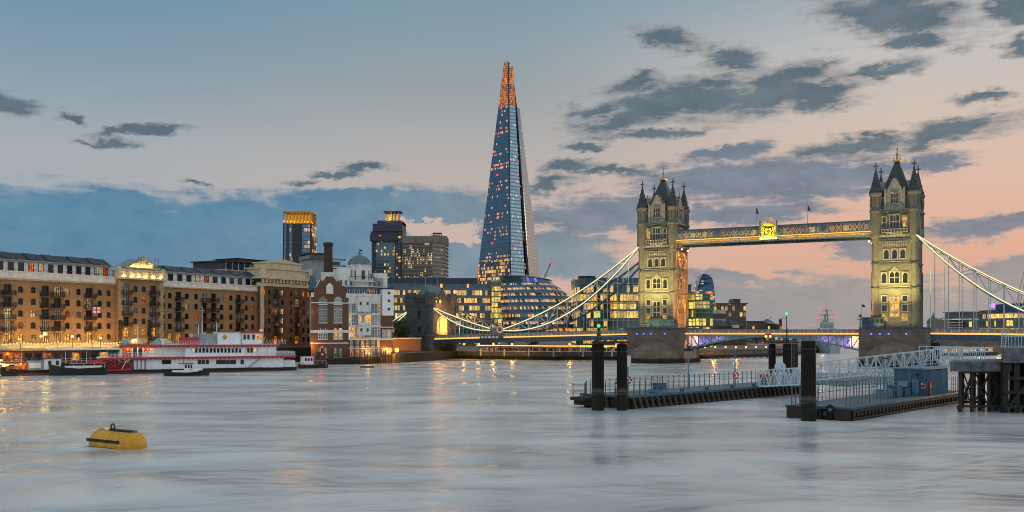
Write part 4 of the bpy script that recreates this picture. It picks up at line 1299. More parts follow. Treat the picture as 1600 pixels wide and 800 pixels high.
for sg in (-1, 1): mb.bar((c + sg * (w + .6), -.55, 30.65), (c, -.55, 33.95), 1.1, .4, M['stone_trim'])
mb.box(c - w - .6, c + w + .6, -1.1, .2, 30.3, 30.6, M['cream'])
mb.build('pediment', root)
for i in range(6):
    u = L * (i + .5) / 6
    p = fpt(fs(181) + u, 1.4 + .95, 27.75)
    lamp('attic_uplight', 'POINT', p, 150, (1, .66, .18), size=.15)
for i in range(5):
    u = c - w * .6 + i * w * .3
    lamp('pediment_uplight', 'POINT', fpt(fs(181) + u, 1.4 + .75, 30.95), 80, (1, .66, .2), size=.15)
mb = MB(); mb.box(2.0, L - 1.5, -1.6, -.05, 8.9, 9.1, M['bluepaint_dk']); mb.build('canopy', root)
for u in (.3, 11.0):
    mb = MB(); mb.box(u - .55, u + .55, -.6, -.05, 4.6, 14.5, M['dark']); mb.build('dark_downpipe', root)

# right wing
root, L = wharf_block('tan brick warehouse between the lit pediment pavilion and the cream topped block', 249.5, 402, 4.6, 25.0,
                      [254.5, 265.4, 292, 306.6, 346.5, 360.8, 385, 395], [(279, 3.0), (319.6, 3.2), (333.9, 3.2), (372.7, 3.0)], R5, 3.3)
mb = MB(); mb.box(0, L, -.5, 2.0, 25.0, 25.4, M['brick_arch']); mb.box(0, L, -.25, 2.2, 25.4, 26.9, M['stucco']); mb.box(0, L, -.6, 2.2, 26.9, 27.2, M['stucco']); mb.build('parapet_band', root)
penthouse(root, L, 27.2, 30.0, 32.4, 11)

# cream topped block
root, L = wharf_block('brown brick block with cream attic storey, cornice brackets and orange lit balcony bays', 402, 483, 4.6, 27.2,
                      [408, 415.5, 436, 449.6, 469.6, 477], [(426, 2.7), (459.4, 2.7)], [25.0, 21.6, 18.2, 14.8, 11.4, 8.0], 3.4, out=1.6, brick='brick_dark', w=1.6, h=1.8, ground='lit_orange', name='attic_block')
for u in (.7, L - .7):
    mb = MB(); mb.box(u - .8, u + .8, -.2, .02, 4.6, 27.2, M['cream']); mb.build('corner_pilaster', root)
mb = MB(); mb.box(-.3, L + .3, -.4, 2, 27.2, 28.4, M['cream']); mb.box(-1.2, L + 1.2, -1.5, 3, 29.8, 30.5, M['cream']); mb.box(-.3, L + .3, -.3, 3, 28.4, 29.8, M['darkwall'])
for i in range(16):
    u = .4 + (L - .8) * i / 15; mb.box(u - .35, u + .35, -1.1, -.25, 28.5, 29.8, M['cream'])
mb.build('bracket_cornice', root)
mb = MB(); mb.box(1.2, L - 1.2, .2, 8, 30.5, 33.6, M['cream']); mb.box(.6, L - .6, -.3, 8.4, 33.4, 33.9, M['cream']); mb.box(4.6, L - 6.0, .1, 8, 33.9, 35.7, M['cream']); mb.box(4.2, L - 5.6, -.3, 8.4, 35.7, 36.1, M['cream'])
mb.hexa([(4.4, 0, 36.1), (L - 5.8, 0, 36.1), (L - 5.8, 8, 36.1), (4.4, 8, 36.1)], [((L - 1.4) / 2 - .4, 0, 37.1), ((L - 1.4) / 2 + .4, 0, 37.1), ((L - 1.4) / 2 + .4, 8, 37.1), ((L - 1.4) / 2 - .4, 8, 37.1)], M['cream'])
for u in (1.5, L - 1.5): mb.box(u - .9, u + .9, -.5, .9, 30.5, 34.6, M['cream'])
mb.build('cream_attic', root)
for px in (424, 459):
    for z in (13.5, 18.5): lamp('balcony_light', 'POINT', fpt(fs(px), 3.4, z), 160, (1, .38, .06), size=.15)

# flats behind with dark penthouse
def fso(px, off):
    k_ = (px - 800) / F; ox, oy = FO.x + FD.y * off, FO.y - FD.x * off
    return (k_ * oy - ox) / (FD.x - k_ * FD.y)


root = thing('apartment_block', 'cream apartment block with brown glazed penthouse rising behind the brick warehouses', 'apartment block', fpt(fso(346, -14), -14, 0), FA)
L = (fso(444, -14) - fso(346, -14)) / .86
mb = MB(); mb.box(0, L * .8, 0, 18, 4.6, 33.0, M['cream']); mb.box(-.6, L * .8 + .6, -.8, 18, 32.4, 33.4, M['cream']); mb.box(-.5, L * .8, -.7, 18, 29.4, 29.9, M['cream']); mb.build('wall', root)
mb = MB(); mb.box(2, L * .85, 1.2, 17, 33.4, 36.4, M['darkwall']); mb.box(1, L * .88, .2, 17.5, 36.4, 36.8, M['darkwall']); mb.box(L * .3, L * .8, 3, 15, 36.8, 38.2, M['darkwall']); mb.hexa([(L * .27, 2.4, 38.2), (L * .84, 2.4, 38.2), (L * .84, 15.5, 38.2), (L * .27, 15.5, 38.2)], [(L * .45, 5, 37.2), (L * .62, 5, 37.2), (L * .62, 13, 37.2), (L * .45, 13, 37.2)], M['darkwall'])
mb.build('penthouse', root)
for i in range(9):
    x = 3.2 + i * (L * .85 - 4) / 9
    mb = MB(); mb.box(x, x + 2.0, 1.1, 1.16, 33.8, 35.9, M['glass_blue' if i % 3 else 'glass']); mb.box(x - .2, x, 1.0, 1.2, 33.5, 36.3, M['stucco']); mb.build('penthouse_window', root)
for i in range(7):
    x = 2.0 + i * L * .8 / 7
    mb = MB(); mb.box(x, x + 1.9, -.08, -.02, 30.2, 32.0, M['glass']); mb.build('window', root)

# tree of aerials and terrace planters skipped: too small to read; flag on a balcony
root = thing('balcony_flag', 'small white flag with a red cross hanging on an iron balcony', 'flag', fpt(fs(146), 1.38, 17.2), FA)
mb = MB(); mb.box(-1.25, 1.25, -.05, .0, -.8, .9, M['flag_white']); mb.build('cloth', root)
mb = MB(); mb.box(-.17, .17, -.085, -.055, -.8, .9, M['flag_red']); mb.box(-1.25, -.172, -.085, -.055, -.12, .22, M['flag_red']); mb.box(.172, 1.25, -.085, -.055, -.12, .22, M['flag_red']); mb.build('red_cross', root)

# quay: restaurant awnings, string lights, lamp globes
s_a, s_b = fs(-55), fs(176)
root = thing('restaurant_awning', 'long pale awning over the lit restaurant terrace at the foot of the left warehouse', 'awning', fpt(s_a, 3.4, 0), FA)
mb = MB(); L = s_b - s_a
mb.hexa([(0, -3.0, 6.35), (L, -3.0, 6.35), (L, 2.8, 7.5), (0, 2.8, 7.5)], [(0, -3.0, 6.47), (L, -3.0, 6.47), (L, 2.8, 7.62), (0, 2.8, 7.62)], M['cream'])
mb.box(0, L, -3.05, -2.98, 5.9, 6.5, M['cream']); mb.build('canopy', root)
mb = MB()
for i in range(int(L / 5)): mb.bar((1 + i * 5, -2.7, 4.6), (1 + i * 5, -2.7, 6.35), .1, .1, M['dark'])
mb.build('posts', root)
for i in range(9):
    lamp('terrace_light', 'POINT', fpt(s_a + 10 + i * L / 9.5, 6.0, 8.7), 900, (1, .55, .13), size=.2)
    if i % 2 == 0: lamp('terrace_under', 'POINT', fpt(s_a + 10 + i * L / 9.5, 8.6, 5.9), 320, (1, .45, .1), size=.2)
root = thing('string_lights', 'swagged string of warm bulbs along the wharf under the left warehouse', 'string lights', fpt(s_a, 7.0, 0), FA)
mb = MB(); pts = []
sp = 11.0; nb = int(L / sp)
for i in range(nb):
    for j in range(11):
        t = j / 11; pts.append((i * sp + t * sp, 0, 8.15 - 2.4 * t * (1 - t)))
for a, b in zip(pts, pts[1:]): mb.bar(a, b, .04, .04, M['dark'])
mb.build('wire', root)
mb = MB()
for i in range(nb + 1): mb.bar((i * sp, .1, 4.6), (i * sp, .1, 8.2), .1, .1, M['dark'])
mb.build('poles', root)
mb = MB(); mb.ball((0, 0, -.12), .2, M['g_bulb'], 6); bulb = mb.mesh('bulb')
for p in pts[-99:]: put('bulb', bulb, root, p)
for i, (px, z) in enumerate(((42, 9.6), (48, 10.2), (91, 9.5), (135, 9.0))):
    p = fpt(fs(px), 6.4, 4.6)
    root = thing('lamp_post', ['dimmer globe lamp on a quay post, left of the bright pair at the left warehouse', 'brightest tall globe lamp on the wharf at the left warehouse', 'yellow globe lamp on the wharf below a lit bay window', 'small globe lamp on the wharf nearest the paddle wheel'][i], 'street lamp', p, FA, 'globe lamps on the wharf')
    mb = MB(); mb.tube((0, 0, 0), (0, 0, z - 4.9), .09, .06, M['dark'], 6); mb.build('post', root)
    mb = MB(); mb.ball((0, 0, z - 4.6), .5 if i == 1 else .36, M['g_yellow'], 8); mb.build('globe', root)
    lamp('globe_light', 'POINT', p + Vector((FD.y * .8, -FD.x * .8, z - 4.6)), 420, (1, .7, .22), size=.3)
root = thing('lamp_post', 'greenish yellow globe lamp in front of the pediment pavilion', 'street lamp', fpt(fs(224), 7.4, 4.6), FA)
mb = MB(); mb.tube((0, 0, 0), (0, 0, 3.2), .09, .06, M['dark'], 6); mb.build('post', root)
mb = MB(); mb.ball((0, 0, 3.5), .42, M['g_yellow'], 8); mb.build('globe', root)
for px in (205, 222, 240): lamp('pavilion_light', 'POINT', fpt(fs(px), 4.0, 8.0), 500, (1, .5, .12), size=.2)
for px in (300, 345, 380): lamp('wing_light', 'POINT', fpt(fs(px), 5.0, 7.0), 420, (1, .5, .14), size=.2)
for i, px in enumerate((196, 240)):
    root = thing('parasol_tent', 'orange lit white tent roof on the wharf at the %s end of the pavilion' % ('left' if i == 0 else 'right'), 'tent', fpt(fs(px), 5, 4.6), FA)
    mb = MB(); mb.lathe([(2.4, 2.6), (2.2, 3.2), (1.2, 4.0), (0, 4.3)], M['cream'], (0, 0), 10); mb.tube((0, 0, 0), (0, 0, 2.8), .08, .08, M['dark'], 6)
    mb.build('canopy', root)

# ------------------------------------------------------------------ brewhouse group
BA = math.atan2(14, 24.8)
BHO, BHD = Vector((-66.2, 316)), Vector((24.8, 14)).normalized()


def bs(px):
    k_ = (px - 800) / F
    return (k_ * BHO.y - BHO.x) / (BHD.x - k_ * BHD.y)


def bz(py, px):
    return zof(py, BHO.y + BHD.y * bs(px))


def bpt(px, off=0, z=0):
    s = bs(px)
    return Vector((BHO.x + BHD.x * s + BHD.y * off, BHO.y + BHD.y * s - BHD.x * off, z))


def tall_window(w, h, pm, round_top=False, nb=(4, 6)):
    k_ = ('t', w, h, pm, round_top, nb)
    if k_ in _wc: return _wc[k_]
    mb = MB(); t = M['stucco']
    mb.face([(-w / 2, -.02, 0), (w / 2, -.02, 0), (w / 2, -.02, h), (-w / 2, -.02, h)], M[pm])
    for i in range(nb[0] + 1): mb.box(-w / 2 + w * i / nb[0] - .06, -w / 2 + w * i / nb[0] + .06, -.14, -.03, 0, h, t)
    for i in range(nb[1] + 1): mb.box(-w / 2, w / 2, -.13, -.035, h * i / nb[1] - .05, h * i / nb[1] + .05, t)
    if round_top: arch_fill(mb, -w / 2 - .08, w / 2 + .08, h - w / 2 - .08, h + .1, -.16, M['brick_dark'], 6)
    mb.box(-w / 2 - .2, w / 2 + .2, -.25, .02, -.25, 0, t)
    _wc[k_] = mb.mesh('window')
    return _wc[k_]


root = thing('gabled_brewhouse', 'brown brick brewhouse with stepped gable and two tall white window bays beside the river', 'brewhouse', bpt(486), BA)
L = bs(544.5) - bs(486)
mb = MB(); z0, ze = 0.0, bz(457, 490)
mb.prism([(0, 0), (L, 0), (L, 16), (5.2, 16)], z0, ze, M['brick_dark'])
c = L * .49
gz = bz(432, 515)
prof = [(0, ze), (.9, ze), (.9, ze + 1.6), (1.9, ze + 1.9), (c - 3.2, ze + 4.3), (c - 2.4, gz - 1.6), (c - 1.2, gz), (c + 1.2, gz), (c + 2.4, gz - 1.6), (c + 3.2, ze + 4.3), (L - 1.9, ze + 1.9), (L - .9, ze + 1.6), (L - .9, ze), (L, ze)]
for (x0, a), (x1, b) in zip(prof, prof[1:]):
    if x1 - x0 > .01:
        mb.face([(x0, -.002, ze - .1), (x1, -.002, ze - .1), (x1, -.002, b), (x0, -.002, a)], M['brick_dark'])
        mb.face([(x1, 1.0, ze - .1), (x0, 1.0, ze - .1), (x0, 1.0, a), (x1, 1.0, b)], M['brick_dark'])
        mb.face([(x0, 0, a), (x1, 0, b), (x1, 1, b), (x0, 1, a)], M['stucco'])
mb.build('wall', root)
for z, h in ((bz(520, 515), .9), (bz(537, 515), .35), (bz(474, 515), .35)):
    mb = MB(); mb.box(-.15, L + .15, -.18, .0, z, z + h, M['stucco']); mb.build('white_band', root)
mb = MB()
mb.box(c - 1.2, c + 1.2, -.22, 0, bz(459, 515), bz(447, 515), M['stucco']); mb.hexa([(c - 1.2, -.22, bz(447, 515)), (c + 1.2, -.22, bz(447, 515)), (c + 1.2, 0, bz(447, 515)), (c - 1.2, 0, bz(447, 515))], [(c - .1, -.22, bz(442, 515)), (c + .1, -.22, bz(442, 515)), (c + .1, 0, bz(442, 515)), (c - .1, 0, bz(442, 515))], M['stucco'])
mb.build('gable_panel', root)
for u in (.45, L - .45):
    mb = MB(); mb.box(u - .5, u + .5, -.25, 0, ze - 1.5, ze, M['stucco']); mb.build('kneeler', root)
mb = MB(); mb.hexa([(.5, 1, ze), (L - .3, 1, ze), (L - .3, 16, ze), (5.3, 16, ze)], [(c - .2, 1, gz - .9), (c + .2, 1, gz - .9), (c + .2, 16, gz - 2.5), (c - .2, 16, gz - 2.5)], M['slate']); mb.build('roof', root)
for px, pm in ((504.5, 'glass_blue'), (528, 'lit_dim')):
    u = bs(px) - bs(486)
    z = bz(504, px); put('window', tall_window(2.7, bz(479.5, px) - z, pm, False), root, (u, 0, z)); put('window', tall_window(2.7, 2.6, pm, True, (4, 3)), root, (u, 0, bz(475.5, px)))
    for d in (-.85, .85):
        put('window', tall_window(1.25, 3.6, 'glass_blue' if px < 520 else 'lit_warm', True, (2, 4)), root, (u + d, 0, bz(529.5, px)))
        put('window', tall_window(.95, 3.2, 'glass', True, (2, 4)), root, (u + d, 0, bz(558, px)))
mb = MB(); mb.hexa([(1.6, 5, ze + 1.0), (c - 2, 5, ze + 1.0), (c - 2, 16, ze + 1.0), (4.2, 16, ze + 1.0)], [(2.6, 9.5, ze + 6.2), (c - 2, 9.5, ze + 6.2), (c - 2, 11, ze + 6.2), (3.0, 11, ze + 6.2)], M['bluepaint_dk']); mb.prism([(1.7, 5.2), (c - 2, 5.2), (c - 2, 15.8), (5.0, 15.8)], ze - .5, ze + 1.0, M['glass_blue']); mb.build('side_roof', root)
lamp('alley_light', 'POINT', bpt(482.5, 1.5, bz(541, 483)), 1200, (1, .4, .06), size=.2)
lamp('alley_light', 'POINT', bpt(484, 1.0, bz(487, 483)), 120, (1, .4, .06), size=.2)

root = thing('brick_chimney', 'tall dark brick chimney rising behind the gabled brewhouse', 'chimney', at(513, 338, 0), 0)
mb = MB(); zt = zof(379, 338)
mb.lathe([(1.75, 10), (1.5, zt - 4), (1.5, zt - 1.3), (1.8, zt - 1.0), (1.8, zt - .3), (1.45, zt), (0, zt)], M['chimney'], (0, 0), 14); mb.build('stack', root)
mb = MB(); mb.box(-2.2, 2.2, -2.2, 2.2, 10, zof(426, 338), M['stucco']); mb.build('plinth', root)

root = thing('balcony_flats', 'grey flats with white stepped balconies behind the chimney', 'apartment block', at(497, 372, 0), BA)
mb = MB(); mb.box(-3, 9, 0, 14, 4, zof(405, 372), M['boat_grey']); mb.box(-4, 3, -2, 12, zof(405, 372), zof(398, 372), M['glass_blue']); mb.box(-5, 4, -3, 12, zof(398, 372), zof(396, 372), M['darkwall']); mb.build('wall', root)
for j in range(4):
    z = zof(407 + j * 10, 372)
    mb = MB(); mb.box(3, 10.5, -2.2, 0, z - .25, z, M['stucco']); mb.box(3, 10.5, -2.2, -2.1, z, z + .9, M['bluepaint']); mb.build('balcony', root)
    mb = MB(); mb.box(3.5, 8.8, -.1, -.03, z - 1.9, z - .35, M['glass']); mb.build('window', root)

root = thing('white_tiled_maltings', 'white glazed riverside building with projecting hoist bays and green copper dome cupola', 'maltings', bpt(545), BA)
L = bs(595) - bs(545)
zb1, zt1 = bz(531, 570), bz(459, 570)
mb = MB(); mb.box(0, L, .2, 16, 0, zt1, M['stucco']); mb.box(0, L, -.1, .2, 0, zb1, M['brick_dark']); mb.box(-.2, L + .2, -.4, 0, zb1, zb1 + .5, M['stucco']); mb.box(-.2, L + .2, -.35, 0, bz(545, 570), bz(545, 570) + .3, M['stucco']); mb.build('wall', root)
zf = [bz(y, 570) for y in (529, 510, 491, 473, 461)]
for j in range(3):
    n = 10
    for i in range(n):
        u0, u1 = L * i / n + .12, L * (i + 1) / n - .12
        mb = MB(); pm = pick([(.45, 'lit_dim'), (.25, 'glass_blue'), (.3, 'lit_warm')])
        mb.face([(u0, .14, zf[j] + .5), (u1, .14, zf[j] + .5), (u1, .14, zf[j + 1] - .3), (u0, .14, zf[j + 1] - .3)], M[pm])
        for q in range(1, 2): mb.box((u0 + u1) / 2 - .05, (u0 + u1) / 2 + .05, .04, .13, zf[j] + .5, zf[j + 1] - .3, M['stucco'])
        for q in range(1, 4):
            z = zf[j] + .5 + (zf[j + 1] - .8 - zf[j]) * q / 4; mb.box(u0, u1, .05, .135, z - .05, z + .05, M['stucco'])
        mb.build('glazed_bay', root)
for i in range(6):
    u = L * (i + .5) / 6
    put('window', tall_window(.95, 3.3, 'lit_orange' if i < 3 else 'glass_blue', True, (2, 4)), root, (u, -.12, bz(556, 570)))
    put('window', tall_window(.8, 2.6, pick([(.4, 'lit_warm'), (.6, 'glass')]), True, (2, 3)), root, (u, -.12, bz(541, 570)))
for px0, px1, y0, y1 in ((557, 577, 487, 463), (558, 577, 524, 508)):
    u0, u1 = bs(px0) - bs(545), bs(px1) - bs(545)
    mb = MB(); mb.box(u0, u1, -1.6, .1, bz(y0, 567), bz(y1, 567), M['stucco'])
    mb.hexa([(u0 - .2, -1.8, bz(y1, 567)), (u1 + .2, -1.8, bz(y1, 567)), (u1 + .2, .1, bz(y1, 567)), (u0 - .2, .1, bz(y1, 567))], [((u0 + u1) / 2 - .1, -1.8, bz(y1 - 5, 567)), ((u0 + u1) / 2 + .1, -1.8, bz(y1 - 5, 567)), ((u0 + u1) / 2 + .1, .1, bz(y1 - 5, 567)), ((u0 + u1) / 2 - .1, .1, bz(y1 - 5, 567))], M['stucco'])
    o = mb.build('hoist_bay', root)
    for u in (u0 + .9, u1 - 1.2):
        mb = MB(); mb.box(u - .35, u + .35, -1.68, -1.61, bz((y0 + y1) / 2 + 2, 567), bz((y0 + y1) / 2 - 3, 567), M['glass']); mb.build('bay_window', o)
mb = MB(); mb.box(-1.0, L - .5, 1.5, 14, zt1, bz(448, 570), M['glass_blue']); mb.box(-1.4, L, 1.1, 14.5, bz(448, 570), bz(447, 570), M['stucco'])
mb.box(L * .62, L * .85, 1.45, 1.5, zt1 + .6, bz(451, 570), M['lit_orange'])
for i in range(14): mb.box(-1.2 + i * (L + .5) / 13.5, -1.1 + i * (L + .5) / 13.5, .9, 1.0, zt1, zt1 + 1.4, M['stucco'])
mb.build('roof_storey', root)
# cupola
mb = MB(); cu = bs(560) - bs(545) + 3.4; za, zd, zt_ = bz(448, 560), bz(411.5, 560), bz(398, 560)
mb.box(cu - 8.2, cu + 8, 6, 15, za - 2, bz(432, 560), M['stucco']); mb.box(cu - 8.4, cu - 4.2, 5.5, 11, za, bz(418, 555), M['stucco']); mb.box(cu + 4.5, cu + 9.5, 6, 12, za, bz(424, 560), M['stucco']); mb.build('upper_block', root)
for i in range(9):
    x = cu - 7.6 + i * 1.75
    mb = MB(); mb.box(x - .4, x + .4, 5.4 if x < cu - 4 else 5.93, 5.46 if x < cu - 4 else 5.99, bz(445, 560), bz(437, 560), M['glass_blue']); mb.build('upper_window', root)
mb = MB(); mb.lathe([(3.7, za - 3), (3.7, zd - .6), (4.1, zd - .4), (4.1, zd)], M['stucco'], (cu, 8), 8, PI / 8, PI / 8 + 2 * PI, smooth=False)
for i in range(8):
    a = PI / 8 * 2 * i - PI / 2
    mb.cbox((cu + 3.45 * math.cos(a), 8 + 3.45 * math.sin(a), bz(428, 560)), .9 if i % 2 == 0 else .3, .9 if i % 4 == 0 else .3, 3.0, M['glass'])
mb.build('cupola_drum', root)
mb = MB(); hh = zt_ - zd + .6
mb.lathe([(4.1, zd), (4.0, zd + hh * .25), (3.5, zd + hh * .5), (2.5, zd + hh * .78), (1.2, zd + hh * .95), (.3, zd + hh), (.3, zd + hh + 1.2), (0, zd + hh + 1.3)], M['lead'], (cu, 8), 16)
dm = mb.build('dome', root)
mb = MB(); mb.tube((cu, 8, zd + hh + 1), (cu, 8, bz(386, 560)), .12, .06, M['dark'], 6); mb.box(cu - .9, cu + .9, 7.95, 8.05, bz(393, 560), bz(392, 560), M['dark']); mb.box(cu - .1, cu + 1.0, 7.95, 8.05, bz(389, 560), bz(386.5, 560), M['dark']); mb.build('weather_vane', dm)
mb = MB()
for a in range(24):
    x, y = cu + 5.3 * math.cos(a * PI / 12), 8 + 5.3 * math.sin(a * PI / 12); mb.bar((x, y, za + 2.2), (x, y, za + 3.6), .1, .1, M['dark'])
mb.ring((cu, 8, za + 3.6), 5.3, .08, M['dark'], 'z', 24, 4); mb.lathe([(4, za + 2.0), (5.5, za + 2.0), (5.5, za + 2.25), (4, za + 2.25)], M['stucco'], (cu, 8), 16); mb.build('gallery_rail', root)

root = thing('brick_annex', 'brown brick riverside annex with white boarded hoist tower at its right corner', 'warehouse', bpt(595.2), BA)
L = bs(613.5) - bs(595.2)
mb = MB(); mb.box(0, L, 0, 14, 0, bz(494, 605), M['brick_dark']); mb.box(-.1, L + .2, -.25, 0, bz(512, 605), bz(510.5, 605), M['stucco']); mb.box(-.1, L + .2, -.25, 0, bz(531, 605), bz(529.5, 605), M['stucco']); mb.build('wall', root)
mb = MB(); mb.box(.4, L + .1, -.6, 9, bz(493, 605), bz(452, 605), M['boat_white']); mb.hexa([(.2, -.8, bz(452, 605)), (L + .3, -.8, bz(452, 605)), (L + .3, 9, bz(452, 605)), (.2, 9, bz(452, 605))], [(.4, -.8, bz(450, 605)), (L + .1, -.8, bz(449, 605)), (L + .1, 9, bz(449, 605)), (.4, 9, bz(450, 605))], M['darkwall']); tw = mb.build('hoist_tower', root)
for j, y in enumerate((458, 470, 483)):
    mb = MB(); mb.box(L * .52, L * .72, -.68, -.61, bz(y + 2, 605), bz(y - 2, 605), M['glass']); mb.build('hoist_window', tw)
for i in range(5):
    u = .5 + (L - 1) * (i + .5) / 5
    put('window', tall_window(.55, 3.0, pick([(.5, 'glass'), (.5, 'lit_warm')]), True, (2, 3)), root, (u, 0, bz(528, 605)))
    put('window', tall_window(.6, 2.2, 'lit_orange' if i > 1 else 'glass', True, (2, 3)), root, (u, 0, bz(553, 605)))
lamp('annex_light', 'POINT', bpt(603, 1.2, bz(547, 605)), 1300, (1, .42, .05), size=.2)
lamp('annex_light', 'POINT', bpt(572, 1.6, bz(550, 572)), 900, (1, .5, .1), size=.2)
lamp('lane_glow', 'POINT', bpt(621, -1, bz(547, 620)), 11000, (1, .42, .04), size=.5)
root = thing('lane_lamp', 'bright orange lamp in the lane between brick annex and abutment tower', 'lamp', bpt(620, 0, bz(547, 620)), BA)
mb = MB(); mb.ball((0, 0, 0), .8, M['g_sodium'], 8); mb.build('bulb', root)
mb = MB(); mb.bar((0, .4, -6), (0, .4, 0), .2, .2, M['dark']); mb.build('post', root)
root = thing('lane_wall', 'orange lit brick wall closing the lane left of the abutment tower', 'wall', bpt(616, -9, 0), BA)
mb = MB(); mb.box(-2, 14, 0, 1, 4, 8.4, M['brick_dark']); mb.box(-2.2, 14.2, -.2, 1.2, 8.4, 8.7, M['stucco']); mb.build('brickwork', root)


# fender piles along the foot of the brewhouse and of the abutment tower
def pile_mesh(h, r):
    mb = MB(); mb.tube((0, 0, -4), (0, 0, h), r, r * .9, M['timber_pale'], 7); mb.tube((0, 0, -4), (0, 0, 1.6), r * 1.03, r * 1.03, M['timber'], 7)
    return mb.mesh('fender_pile')


pm = [pile_mesh(3.6 + i * .35, .2 + .03 * (i % 2)) for i in range(4)]
for i in range(30):
    px = 490 + i * 4.1
    o = put('timber_pile', pm[i % 4], None, bpt(px, 1.2 + .1 * (i % 3)), rnd() * 3)
    tag(o, 'thin weathered timber fender pile at the foot of the riverside brewhouse row', 'pile', 'fender piles below the brewhouse')
for i in range(16):
    v = -9.6 + i * .05
    o = put('timber_pile', pm[(i * 3) % 4], None, bl(-147 + i * .95, -10.2, .8 + .3 * (i % 2)), rnd() * 3)
    tag(o, 'thin timber fender pile standing in front of the dark abutment tower', 'pile', 'fender piles at the abutment tower')
for i in range(15):
    o = put('timber_pile', pm[(i * 3) % 4], None, bl(-131.2, -9.8 + i * 1.3, 1.0 + .3 * (i % 2)), rnd() * 3)
    tag(o, 'timber fender pile right of the abutment tower, under the left road deck', 'pile', 'fender piles under the left deck')


# ------------------------------------------------------------------ skyline
def rbox(mb, px0, px1, py0, py1, Y, dep, mat_, z0=None, ry=0.0):
    """axis-aligned block whose front spans photo columns at distance Y"""
    a, b = at(px0, Y), at(px1, Y)
    mb.box(a.x, b.x, Y + ry, Y + dep, zof(py0, Y) if z0 is None else min(z0, 2.9), zof(py1, Y), mat_)


# glass pyramid skyscraper
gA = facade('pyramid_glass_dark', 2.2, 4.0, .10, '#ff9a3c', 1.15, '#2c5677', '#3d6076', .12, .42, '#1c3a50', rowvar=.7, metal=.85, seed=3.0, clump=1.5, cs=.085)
gB = facade('pyramid_glass_sky_tint', 2.1, 4.0, .05, '#ff9a3c', .8, '#7f9cac', '#7c8d96', .12, .36, '#5d7988', rowvar=.4, metal=.85, seed=5.0, clump=1.2, cs=.085)  # same glass, tint paled so the facet seems to reflect bright sky
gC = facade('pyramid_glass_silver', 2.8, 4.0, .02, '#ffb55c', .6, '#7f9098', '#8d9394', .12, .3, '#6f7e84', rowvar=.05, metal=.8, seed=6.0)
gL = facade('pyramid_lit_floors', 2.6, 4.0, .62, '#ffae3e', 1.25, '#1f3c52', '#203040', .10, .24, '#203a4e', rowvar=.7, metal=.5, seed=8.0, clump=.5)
gK = facade('pyramid_crown_lit', 2.0, 2.6, 1.3, '#ff7416', 1.0, '#3a2a20', '#3a2418', .2, .22, '#5a3014', rowvar=.2, metal=.3, seed=9.0, clump=.6, warm2='#ffa04a')
root = thing('glass_pyramid_skyscraper', 'tall tapering glass skyscraper with an orange glowing open tip', 'skyscraper', (0, 0, 0))
Ys = 1080


def SP(px, py, Y): return at(px, Y, zof(py, Y))


def facet(name, b0, b1, t0, t1, tz, mats, th=2.5, kink=()):
    """leaning slab between two base points (px,Y) and two top points (px,Y) at height tz"""
    def L(a, b, t): return a + (b - a) * t
    mb = MB()
    B0, B1, T0, T1 = at(b0[0], b0[1], 0), at(b1[0], b1[1], 0), at(t0[0], t0[1], tz), at(t1[0], t1[1], tz)
    zs = [0] + [z for z, m_ in mats[:-1]] + [tz]
    n = (B1 - B0).cross(T0 - B0).normalized() * th
    W = (B1 - B0).length
    for (za, zb_), (_, m_) in zip(zip(zs, zs[1:]), mats):
        if zb_ <= za: continue
        ta, tb = za / tz, zb_ / tz
        q = [L(B0, T0, ta), L(B1, T1, ta), L(B1, T1, tb), L(B0, T0, tb)]
        wa, wb = (q[1] - q[0]).length, (q[2] - q[3]).length
        uv = [(-wa / 2, za), (wa / 2, za), (wb / 2, zb_), (-wb / 2, zb_)]
        mb.face(q, M[m_] if isinstance(m_, str) else m_, uv)
        r = [p - n for p in q]
        mb.face([r[1], r[0], r[3], r[2]], M['navy'])
        mb.face([q[0], q[3], r[3], r[0]], M['navy']); mb.face([q[2], q[1], r[1], r[2]], M['navy'])
        if zb_ == tz: mb.face([q[3], q[2], r[2], r[3]], M['steel'])
    return mb.build(name, root)


zc = zof(167, Ys)      # foot of the open crown
zl = zof(408, Ys)
ft = zof(97, Ys)
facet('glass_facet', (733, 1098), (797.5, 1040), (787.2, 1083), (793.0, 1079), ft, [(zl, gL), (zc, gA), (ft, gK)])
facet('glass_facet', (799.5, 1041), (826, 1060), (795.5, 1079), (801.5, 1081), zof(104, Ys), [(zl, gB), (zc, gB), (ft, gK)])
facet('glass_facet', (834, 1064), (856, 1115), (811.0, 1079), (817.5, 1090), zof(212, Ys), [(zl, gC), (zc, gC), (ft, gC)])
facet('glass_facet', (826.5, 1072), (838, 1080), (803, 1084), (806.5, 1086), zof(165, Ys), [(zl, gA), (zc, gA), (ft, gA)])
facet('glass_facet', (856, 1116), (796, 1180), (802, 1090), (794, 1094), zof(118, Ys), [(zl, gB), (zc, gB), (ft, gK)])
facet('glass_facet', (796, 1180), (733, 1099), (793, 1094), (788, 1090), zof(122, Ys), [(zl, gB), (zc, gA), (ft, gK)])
mb = MB()
pb = [(742, 1098), (797, 1050), (826, 1070), (846, 1112), (796, 1165)]
pt = [(783.5, 1086), (794, 1082), (803, 1083), (806, 1088), (794, 1092)]
mb.hexa([tuple(at(p, y, 0)) for p, y in pb], [tuple(at(p, y, zof(168, Ys))) for p, y in pt], M['navy'])
mb.build('dark_core', root)
mb = MB()
for j in range(9):
    z = zc + 4 + j * 5.2
    mb.bar(at(791 - .2 * j, 1086, z), at(797 - .1 * j, 1086, z), 1.2, .8, M['rust_red'])
mb.bar(at(794.5, 1086, zc), at(794, 1086, zof(120, Ys)), 2.4, 2.4, M['rust_red'])
